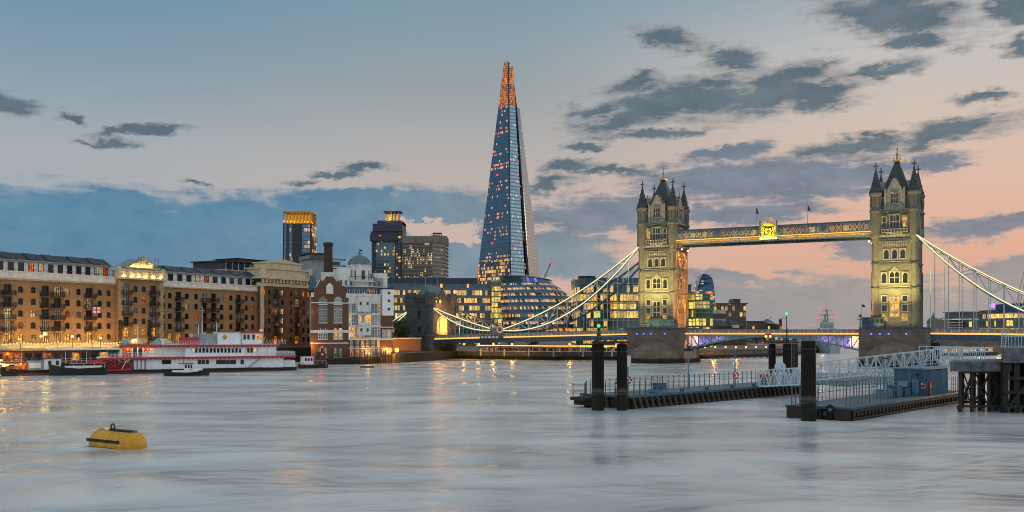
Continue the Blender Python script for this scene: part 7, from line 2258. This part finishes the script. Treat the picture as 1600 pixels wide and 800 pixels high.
# ------------------------------------------------------------------ yellow mooring buoys
def buoy(label, p, rot, s=1.0):
    root = thing('mooring_buoy', label, 'buoy', p, rot, 'yellow mooring buoys')
    L, R = 5.5 * s, 1.2 * s
    mb = MB(); n = 20; zc = .62 * s
    prof = [(-L / 2 - .38 * s, .02), (-L / 2 - .30 * s, R * .45), (-L / 2 - .12 * s, R * .8), (-L / 2 + .1 * s, R * .97), (-L / 2 + .3 * s, R), (L / 2 - .3 * s, R), (L / 2 - .1 * s, R * .97), (L / 2 + .12 * s, R * .8), (L / 2 + .30 * s, R * .45), (L / 2 + .38 * s, .02)]
    for (x0, r0), (x1, r1) in zip(prof, prof[1:]):
        for i in range(n):
            a0, a1 = 2 * PI * i / n, 2 * PI * (i + 1) / n
            mb.face([(x0, r0 * math.cos(a0), zc + r0 * math.sin(a0)), (x1, r1 * math.cos(a0), zc + r1 * math.sin(a0)), (x1, r1 * math.cos(a1), zc + r1 * math.sin(a1)), (x0, r0 * math.cos(a1), zc + r0 * math.sin(a1))][::-1], M['yellow'], None, True)
    for x in (-L / 2 + .3 * s, 0, L / 2 - .3 * s): mb.ring((x, 0, zc), R + .01, .03, M['yellow'], 'x', 24, 4)
    mb.build('drum', root)
    mb = MB(); mb.box(-L / 2 - .12, L / 2 - .9 * s, -R * 1.06, -R * .88, zc + .22 * s, zc + .46 * s, M['rubber']); mb.build('fender_strip', root)
    mb = MB(); mb.box(-L / 2 - .1, L / 2 - 1.6 * s, -R * 1.02, -R * .8, -.35, .36 * s, M['rubber']); mb.build('waterline_strip', root)
    mb = MB(); mb.box(-.9 * s, L / 2 - .3 * s, -.28 * s, .28 * s, zc + R - .02, zc + R + .12 * s, M['rust']); mb.build('top_plate', root)
    mb = MB(); mb.ring((-.75 * s, 0, zc + R + .32 * s), .26 * s, .07 * s, M['rust'], 'y', 16, 6); mb.box(-1.0 * s, -.5 * s, -.14 * s, .14 * s, zc + R - .05, zc + R + .16 * s, M['rust']); mb.build('lifting_eye', root)
    for x in (-L / 2 + .4 * s, L / 2 - .2 * s):
        mb = MB(); mb.bar((x, -.2, zc + R * .98), (x, .2, zc + R * .98), .2 * s, .2 * s, M['steel']); mb.build('cleat', root)
    return root


buoy('large yellow cylindrical mooring buoy with black strips floating in the left foreground', at(184, 89.5, -.34), math.radians(-33), 1.02)
buoy('small distant yellow mooring buoy seen through the gangway', at(1318, 193, -.1), math.radians(-12), .86)

# ------------------------------------------------------------------ paddle steamer
SO = Vector((-105.3, 243, 0)); SA = math.atan2(24, 45.7)
root = PS = thing('paddle_steamer', 'white stern wheel paddle boat with red trimmed decks moored by the warehouses', 'paddle boat', SO, SA)


def sx(px):
    d = Vector((math.cos(SA), math.sin(SA))); k_ = (px - 800) / F
    return (k_ * SO.y - SO.x) / (d.x - k_ * d.y)


def sz(py, px): return zof(py, SO.y + math.sin(SA) * sx(px))


W = 9.0
mb = MB()
secs = [(2, .2, 9.0), (6, 0, 9.0), (42, 0, 9.0), (48, 1.5, 7.5), (52.5, 4.2, 4.8)]
for (xa, a0, a1), (xb, b0, b1) in zip(secs, secs[1:]):
    mb.hexa([(xa, a0 + .3, -.6), (xb, b0 + .3, -.6), (xb, b1 - .3, -.6), (xa, a1 - .3, -.6)], [(xa, a0, 1.0), (xb, b0, 1.1), (xb, b1, 1.1), (xa, a1, 1.0)], M['boat_black'])
mb.build('hull', root)
mb = MB(); mb.box(2, 46, -.1, -.02, .15, .42, M['rust_red']); mb.build('boot_stripe', root)
z1, z2, z3 = sz(559, 300), sz(540.5, 300), sz(536.5, 300)
# main deck house
mb = MB(); mb.box(sx(229), sx(444), .55, W - .5, 1.0, z1, M['boat_white']); mb.build('main_deckhouse', root)
for a, b in ((256, 259.5), (262, 265.5), (311, 314), (316, 319), (321, 324)): pass
for i, px in enumerate((257.5, 264, 312, 318, 324.5, 341, 346, 351, 356.5, 362, 367, 379)):
    mb = MB(); w_ = .42 if px > 270 else .62; mb.box(sx(px) - w_, sx(px) + w_, .46, .56, sz(569, px), sz(562.8, px), M['glass']); mb.box(sx(px) - w_ - .1, sx(px) + w_ + .1, .42, .47, sz(562.8, px), sz(562, px), M['boat_grey']); mb.build('lower_window', root)
mb = MB(); mb.box(sx(208), sx(229), .8, W - .8, 1.0, z1, M['boat_grey'])
for px in (212, 218, 224): mb.box(sx(px) - .3, sx(px) + .3, .62, .82, 1.1, z1 - .5, M['boat_white'])
mb.build('engine_room', root)
# promenade decks with red scalloped fringe
for (pa, pb, z, nm, dep) in ((155, 462, z1, 'lower_canopy', .55), (186, 436, z2, 'upper_canopy', .6)):
    mb = MB(); xa, xb = sx(pa), sx(pb); mb.box(xa, xb, -.4, W + .4, z, z + .32, M['boat_white']); mb.box(xa, xb, -.5, -.4, z - .1, z + .3, M['red_paint'])
    n = int((xb - xa) / 1.15)
    for i in range(n):
        x = xa + (xb - xa) * (i + .5) / n
        for q in range(4):
            a0, a1 = PI * q / 4, PI * (q + 1) / 4
            mb.face([(x - .5 * math.cos(a0), -.46, z - .1), (x - .5 * math.cos(a0), -.46, z - .1 - .32 * math.sin(a0)), (x - .5 * math.cos(a1), -.46, z - .1 - .32 * math.sin(a1)), (x - .5 * math.cos(a1), -.46, z - .1)], M['red_paint'])
    mb.build(nm, root)
# saloon
mb = MB(); mb.box(sx(289), sx(383), .0, W, z1 + .32, z2, M['boat_white']); mb.box(sx(383), sx(404), .7, W - .6, z1 + .32, z2, M['boat_white']); mb.box(sx(404), sx(432), .1, W - .2, z1 + .32, z2, M['boat_white']); mb.box(sx(192), sx(289), 1.6, W - 1.4, z1 + .32, z2, M['boat_white']); mb.build('saloon', root)
for i in range(14):
    px = 301 + i * 5.7
    mb = MB(); mb.box(sx(px) - .3, sx(px) + .3, -.08, .02, sz(551, px), sz(544, px), M['lit_pale' if i == 0 else 'glass']); mb.build('saloon_window', root)
mb = MB()
for i in range(9):
    x = sx(294) + i * (sx(380) - sx(294)) / 8.0
    for q in range(6):
        a0, a1 = PI * q / 6, PI * (q + 1) / 6
        mb.bar((x - .85 * math.cos(a0), -.12, z2 - 1.25 + .9 * math.sin(a0)), (x - .85 * math.cos(a1), -.12, z2 - 1.25 + .9 * math.sin(a1)), .12, .1, M['boat_grey'])
mb.build('arched_trim', root)
for i, px in enumerate((389, 394, 399)):
    mb = MB(); mb.box(sx(px) - .28, sx(px) + .28, .6, .72, sz(551, px), sz(543.5, px), M['lit_pale' if i == 2 else 'glass']); mb.build('saloon_window', root)
# stern lounge, wooden and orange
mb = MB(); xa, xb = sx(192), sx(235); mb.box(xa, sx(206), 1.5, 1.62, z1 + .35, z2, M['wood']); mb.box(sx(226), xb, 1.48, 1.62, z2 - 1.2, z2, M['wood']); mb.box(xa - .3, xb + 1.5, 1.35, W - 1.2, z2 - .5, z2 + .6, M['wood']); mb.build('stern_lounge', root)
mb = MB(); mb.box(sx(208), sx(224.5), 1.4, 1.55, z1 + .4, z2 - .5, M['glass'])
for px in (208, 216, 224.5): mb.box(sx(px) - .12, sx(px) + .12, 1.3, 1.45, z1 + .4, z2 - .4, M['boat_white'])
mb.build('lounge_doors', root)
for px in (202.5, 229.5): lifering('life ring on the paddle boat stern, %s of the lounge doors' % ('left' if px < 210 else 'right'), SO + Matrix.Rotation(SA, 3, 'Z') @ Vector((sx(px), 1.2, (z1 + z2) / 2 + .3)), 1.0)
for px, e in ((200, 140), (216, 100), (232, 100)): lamp('lounge_light', 'POINT', SO + Matrix.Rotation(SA, 3, 'Z') @ Vector((sx(px), .4, z2 - .3)), e, (1, .5, .15), size=.1)
for zz, pa, pb in ((z1 + .32, 157, 289), (z1 + .32, 404, 460), (1.05, 446, 464)):
    mb = MB(); n = 24
    xa, xb = sx(pa), sx(pb); n = max(6, int((xb - xa) / .8))
    for i in range(n + 1): mb.bar((xa + (xb - xa) * i / n, -.3, zz), (xa + (xb - xa) * i / n, -.3, zz + 1.15), .06, .06, M['boat_white'])
    for q in (.4, .8, 1.15): mb.bar((xa, -.3, zz + q), (xb, -.3, zz + q), .05, .06, M['boat_white'])
    mb.build('deck_railing', root)
mb = MB(); mb.box(sx(432), sx(461), -.2, W - .5, z1 + .35, z1 + 1.5, M['boat_grey']); mb.build('bow_bulwark', root)
mb = MB(); mb.box(sx(444), sx(463), 1.2, W - 1.5, 1.05, 2.9, M['boat_white']); mb.build('bow_house', root)
mb = MB()
for i in range(7): x = sx(388) + i * .55; mb.box(x, x + .4, .2, .5, 1.2 + i * .42, 1.3 + i * .42, M['boat_grey'])
mb.bar((sx(388), .15, 1.1), (sx(388) + 3.8, .15, z1), .12, .2, M['boat_grey']); mb.build('stairway', root)
# top deck: pilot house, deckhouse, masts
mb = MB(); mb.box(sx(342), sx(378), 1.6, W - 1.6, z2 + .32, sz(519, 360), M['boat_white']); mb.box(sx(341), sx(379), 1.2, W - 1.2, sz(519, 360), sz(517.6, 360), M['red_paint']); mb.build('upper_deckhouse', root)
mb = MB(); mb.box(sx(380), sx(413), 2.2, W - 2.2, z2 + .32, sz(520.5, 395), M['boat_white']); mb.box(sx(379), sx(414.5), 1.7, W - 1.7, sz(520.5, 395), sz(518.6, 395), M['red_paint']); ph = mb.build('pilot_house', root)
for i, px in enumerate((385, 391, 399, 405, 410.5)):
    mb = MB(); mb.box(sx(px) - .33, sx(px) + .33, 2.1, 2.22, sz(530.5, px), sz(523, px), M['lit_warm' if px > 402 else 'glass']); mb.build('pilot_window', ph)
mb = MB(); c = (sx(353), 1.5, sz(527, 353)); mb.prism([(c[0] - .02, c[1]), (c[0] + .02, c[1])], 0, 0.01, M['gold']) if False else mb.hexa([(c[0] - .7, 1.5, c[2]), (c[0], 1.5, c[2] - .7), (c[0] + .7, 1.5, c[2]), (c[0], 1.5, c[2] + .7)][::-1], [(c[0] - .7, 1.58, c[2]), (c[0], 1.58, c[2] - .7), (c[0] + .7, 1.58, c[2]), (c[0], 1.58, c[2] + .7)][::-1], M['gold']); mb.build('diamond_badge', root)
mb = MB(); mb.box(sx(297), sx(320), 2, W - 2, z2 + .32, sz(530, 310), M['boat_grey']); mb.box(sx(303), sx(342), 2.5, W - 2.5, z2 + .32, sz(521.5, 320), M['boat_grey']); mb.build('vent_house', root)
mb = MB(); mb.box(sx(280), sx(312), 1.0, 2.2, z2 + .4, sz(527, 296), M['red_paint']); mb.build('red_lockers', root)
for px, y0_, y1_ in ((319, 536, 479), (217.5, 536, 505), (313, 530, 508), (342, 520, 503)):
    mb = MB(); mb.tube((sx(px), 3, sz(y0_, px)), (sx(px), 3, sz(y1_, px)), .15, .06, M['boat_white'], 6); mb.bar((sx(px) - .7, 3, sz(y1_ + 6, px)), (sx(px) + .7, 3, sz(y1_ + 6, px)), .06, .06, M['boat_white']); mb.build('mast', root)
for px in (196, 248):
    mb = MB(); mb.ball((sx(px), 1.5, z2 + 1.1), .95, M['boat_grey'], 10); mb.ball((sx(px) + 1.0, 2.5, z2 + .9), .7, M['boat_white'], 8); mb.build('raft_canister', root)
mb = MB(); xa, xb = sx(235), sx(342)
n = 40
for i in range(n + 1): mb.bar((xa + (xb - xa) * i / n, -.2, z2 + .32), (xa + (xb - xa) * i / n, -.2, z2 + 1.3), .05, .05, M['boat_white'])
for q in (.7, 1.3): mb.bar((xa, -.2, z2 + q), (xb, -.2, z2 + q), .05, .05, M['boat_white'])
mb.build('top_railing', root)
mb = MB()
for i in range(14):
    x = sx(416) + i * .42; mb.bar((x, 1.0, z2 + .32), (x + .3, 1.0, z2 + 1.6), .06, .06, M['boat_white'])
mb.ball((sx(412), 3, sz(517, 412)), .55, M['boat_white'], 8); mb.build('bow_gear', root)
# stern wheel
wx, wz, wr = sx(180), sz(571.5, 180), 2.35
whl = MB()
root_w = None
mb = MB()
for y in (.4, 8.2):
    for rr in (wr, wr * .62): mb.ring((wx, y, wz), rr, .09, M['red_paint'], 'y', 24, 4)
    for i in range(14):
        a = 2 * PI * i / 14; mb.bar((wx, y, wz), (wx + wr * 1.12 * math.cos(a), y, wz + wr * 1.12 * math.sin(a)), .07, .08, M['red_paint'])
mb.tube((wx, .2, wz), (wx, 8.6, wz), .28, .28, M['red_paint'], 8); pw_ = mb.build('paddle_wheel', root)
me = MB(); me.box(-.05, .05, .3, 8.3, -.26, .26, M['rust_red']); me = me.mesh('paddle')
for i in range(14):
    a = 2 * PI * i / 14; put('paddle', me, pw_, (wx + wr * 1.05 * math.cos(a), 0, wz + wr * 1.05 * math.sin(a)), (0, -a + PI / 2, 0))
mb = MB()
for px in (167, 195): mb.ring((sx(px), .2, wz - .1), 1.5, .1, M['red_paint'], 'y', 18, 4)
for i in range(9):
    a = i * PI / 4.5
    for px in (167, 195): mb.bar((sx(px), .2, wz - .1), (sx(px) + 1.5 * math.cos(a), .2, wz - .1 + 1.5 * math.sin(a)), .08, .08, M['red_paint'])
mb.bar((sx(150), .1, 1.0), (sx(205), .1, 1.0), .2, .25, M['red_paint']); mb.bar((sx(152), .1, .8), (sx(152), .1, z1), .12, .12, M['red_paint'])
mb.build('wheel_framing', root)
mb = MB(); mb.box(sx(197), sx(205.5), -.1, 0, 2.5, 2.7, M['red_paint']); mb.box(sx(197), sx(205.5), -.1, 0, 1.0, 1.5, M['red_paint'])
for i in range(5): mb.box(sx(197) + i * .42, sx(197) + i * .42 + .12, -.1, 0, 1.1, 2.6, M['red_paint'])
mb.bar((sx(190), -.2, 1.1), (sx(198), -.2, z1 - .2), .18, .14, M['boat_white']); mb.build('red_gate', root)


def boat_hull(mb, L, B, z0, fb, sheer, m_, keel=None):
    secs = [(-L / 2, .62), (-L * .35, .95), (0, 1.0), (L * .3, .85), (L * .44, .45), (L / 2, .06)]
    for (xa, wa), (xb, wb) in zip(secs, secs[1:]):
        def top(x): return fb + sheer * max(0, x / (L / 2)) ** 2 + sheer * .35 * max(0, -x / (L / 2)) ** 2
        q = [(xa, -B / 2 * wa * .8, z0), (xb, -B / 2 * wb * .7, z0), (xb, B / 2 * wb * .7, z0), (xa, B / 2 * wa * .8, z0)]
        p = [(xa, -B / 2 * wa, top(xa)), (xb, -B / 2 * wb, top(xb)), (xb, B / 2 * wb, top(xb)), (xa, B / 2 * wa, top(xa))]
        mb.hexa(q, p, m_)
        mb.bar(p[0], p[1], .18, .16, M['rubber'])


# little tug in front of the paddle boat
Yt = 236
root = thing('small_tug', 'small black hulled tug with red roofed wheelhouse beside the paddle boat', 'tug', at(292, Yt, 0), SA - .06)
mb = MB(); boat_hull(mb, 10.6, 3.2, -.5, .75, .85, M['boat_black']); mb.build('hull', root)
mb = MB(); mb.box(-3.4, 2.6, -1.2, 1.2, .8, 1.35, M['boat_white']); mb.box(.4, 3.6, -.9, .9, 1.3, 1.75, M['boat_white']); mb.build('deckhouse', root)
mb = MB(); mb.box(-.6, 1.3, -.9, .9, 1.3, 2.9, M['boat_white']); mb.box(-1.9, 1.6, -1.2, 1.2, 2.9, 3.1, M['lifered']); wh = mb.build('wheelhouse', root)
for x in (-.3, .35, .95):
    mb = MB(); mb.box(x - .2, x + .2, -.96, -.9, 1.9, 2.7, M['glass']); mb.build('window', wh)
mb = MB(); mb.tube((-.8, 0, 2.9), (-.8, 0, 4.4), .06, .04, M['dark'], 6); mb.build('mast', root)

# tug with red lights at the bow of the paddle boat
root = thing('workboat', 'dark workboat with white cabin and two red mast lights below the brewhouse', 'workboat', at(490, 285, 0), SA + .15)
mb = MB(); boat_hull(mb, 9.4, 3.6, -.5, 1.0, .6, M['boat_black']); mb.build('hull', root)
mb = MB(); mb.box(-3.6, -.6, -1.2, 1.2, 1.0, 3.4, M['boat_white']); mb.box(-3.8, -.4, -1.4, 1.4, 3.4, 3.6, M['boat_grey']); cb = mb.build('cabin', root)
for x in (-3.0, -2.1, -1.2):
    mb = MB(); mb.box(x - .3, x + .3, -1.27, -1.2, 2.2, 3.1, M['glass']); mb.build('window', cb)
mb = MB(); mb.box(1.4, 3.0, -1.2, 1.2, 1.0, 4.8, M['darkwall']); mb.tube((2.2, -1.0, 1), (2.2, -1.0, 6.8), .12, .1, M['dark'], 6); mb.build('lamp_frame', root)
for z in (4.3, 6.5):
    mb = MB(); mb.ball((2.2, -1.3, z - .2), .34, M['g_red'], 8); mb.build('red_lamp', root)
lamp('red_lamp_light', 'POINT', at(502.5, 281, 5), 160, (1, .05, .03), size=.2)
mb = MB()
for i in range(7): mb.bar((-4.5 + i * 1.3, -1.6, 1.0), (-4.5 + i * 1.3, -1.6, 2.2), .06, .06, M['boat_white'])
mb.bar((-4.5, -1.6, 2.2), (3.3, -1.6, 2.2), .06, .06, M['boat_white']); mb.build('railing', root)

# barges and cabin boats at the left
root = thing('white_cabin_barge', 'white cabin barge with red and black hull and lit orange stern at the far left', 'houseboat', at(50, 238, 0), SA + PI + .02)
mb = MB(); boat_hull(mb, 13.6, 3.8, -.6, 1.3, .9, M['boat_black']); mb.build('hull', root)
mb = MB(); mb.box(-6.4, 3, 1.93, 1.98, .0, .7, M['rust_red']); mb.build('red_band', root)
mb = MB(); mb.box(-6.4, -2.6, -1.5, 1.5, 1.3, 4.1, M['boat_white']); mb.box(-2.6, 1.0, -1.5, 1.5, 1.3, 3.7, M['boat_grey']); mb.box(1.0, 5.6, -1.2, 1.2, 1.3, 2.4, M['wood']); mb.build('cabin', root)
mb = MB(); mb.box(-6.8, 6.0, -1.8, 1.8, 4.1, 4.25, M['darkwall']); mb.build('canopy_roof', root)
mb = MB()
for x in (1.2, 3.0, 5.7):
    for y in (-1.5, 1.5): mb.bar((x, y, 1.3), (x, y, 4.1), .1, .1, M['wood'])
mb.build('posts', root)
for x in (-5.6, -3.9):
    mb = MB(); mb.box(x - .35, x + .35, 1.5, 1.57, 2.5, 3.6, M['glass']); mb.build('window', root)
mb = MB(); mb.box(1.6, 3.3, 1.2, 1.3, 1.6, 3.0, M['lit_orange']); mb.box(-1.9, .6, 1.52, 1.58, 1.8, 3.1, M['flag_white']); mb.build('lit_screen', root)
lamp('barge_light', 'POINT', at(33, 234, 2.9), 220, (1, .5, .1), size=.15)
root = thing('dark_lighter', 'low black lighter barge moored left of the red paddle wheel', 'barge', at(122, 239, 0), SA + PI)
mb = MB(); boat_hull(mb, 13.2, 4.0, -.6, 1.7, 1.1, M['boat_black']); mb.build('hull', root)
mb = MB(); mb.box(-5.4, 3.0, -1.5, 1.5, 1.7, 2.3, M['boat_white']); mb.build('hatch_coaming', root)
mb = MB(); mb.box(-5.2, -2.4, 1.3, 1.6, 3.0, 3.7, M['lifered']); mb.build('red_dodger', root)
mb = MB()
for x in (-6.0, -3.6, -1.2, 1.2): mb.bar((x, 1.7, 1.7), (x, 1.7, 3.0), .07, .07, M['boat_white'])
mb.bar((-6, 1.7, 3.0), (2, 1.7, 3.0), .07, .07, M['boat_white']); mb.build('railing', root)
root = thing('floating_restaurant', 'long grey roofed floating landing stage with dark windows behind the barges', 'landing stage', at(-44, 246, 0), SA + .02)
L = 39
mb = MB(); mb.box(0, L, 0, 7, -.6, 2.4, M['boat_black']); mb.build('hull', root)
mb = MB(); mb.box(2, L - 4, .8, 6.5, 2.4, 5.6, M['wood']); mb.box(L - 4, L, .2, 6.5, 2.4, 6.0, M['boat_white']); mb.build('wall', root)
for i in range(14):
    x = 3 + i * 2.28
    mb = MB(); mb.box(x, x + 1.7, .7, .79, 3.2, 5.2, M['lit_orange' if i in (2, 3, 6) else ('lit_warm' if i in (9, 12) else 'glass')]); mb.build('window', root)
mb = MB(); mb.box(.5, L - 1.5, -.6, 7, 5.6, 5.85, M['darkwall']); mb.box(L * .45, L, -.3, 7, 5.85, 6.2, M['boat_white']); mb.build('roof', root)
mb = MB()
for i in range(32): mb.bar((.5 + i * 1.2, -.2, 2.4), (.5 + i * 1.2, -.2, 3.7), .06, .06, M['boat_white'])
for z in (3.0, 3.7): mb.bar((.2, -.2, z), (L, -.2, z), .06, .06, M['boat_white'])
for i in range(8): mb.bar((1 + i * 5.2, -.3, 2.4), (1 + i * 5.2, -.3, 5.6), .12, .12, M['boat_white'])
mb.build('railing', root)
for i in range(4): lamp('stage_light', 'POINT', at(-28 + i * 40, 245 + i * 5, 5.0), 130, (1, .42, .08), size=.2)
lamp('bank_sodium', 'POINT', at(4, 241, 3.0), 700, (1, .5, .06), size=.3)
for i, (px, Y_) in enumerate(((-2, 241), (16, 242))):
    root = thing('white_pontoon', ['white floating pontoon box at the left edge, behind the cabin barge', 'white floating box beside the cabin barge stern'][i], 'pontoon', at(px - 8, Y_, 0), SA)
    mb = MB(); mb.box(0, 7, 0, 3, 1.9, 2.7, M['boat_white']); mb.box(.2, 6.8, .2, 2.8, -.5, 1.9, M['dark']); mb.build('float', root)
    mb = MB()
    for j in range(3): mb.box(.8 + j * 2, 2.0 + j * 2, -.06, .0, 2.1, 2.5, M['glass'])
    mb.build('ports', root)
# mooring dolphins in front of the pavilion
for i, (px, Y_, zt) in enumerate(((182.5, 272, 14.0), (213, 276, 14.2))):
    pass
root = thing('drift_log', 'dark low drifting log on the water in front of the brewhouse', 'log', at(574, 290, -.05), .2)
mb = MB(); mb.tube((-2.2, 0, .1), (2.0, 0, .2), .35, .28, M['timber'], 8); mb.build('trunk', root)
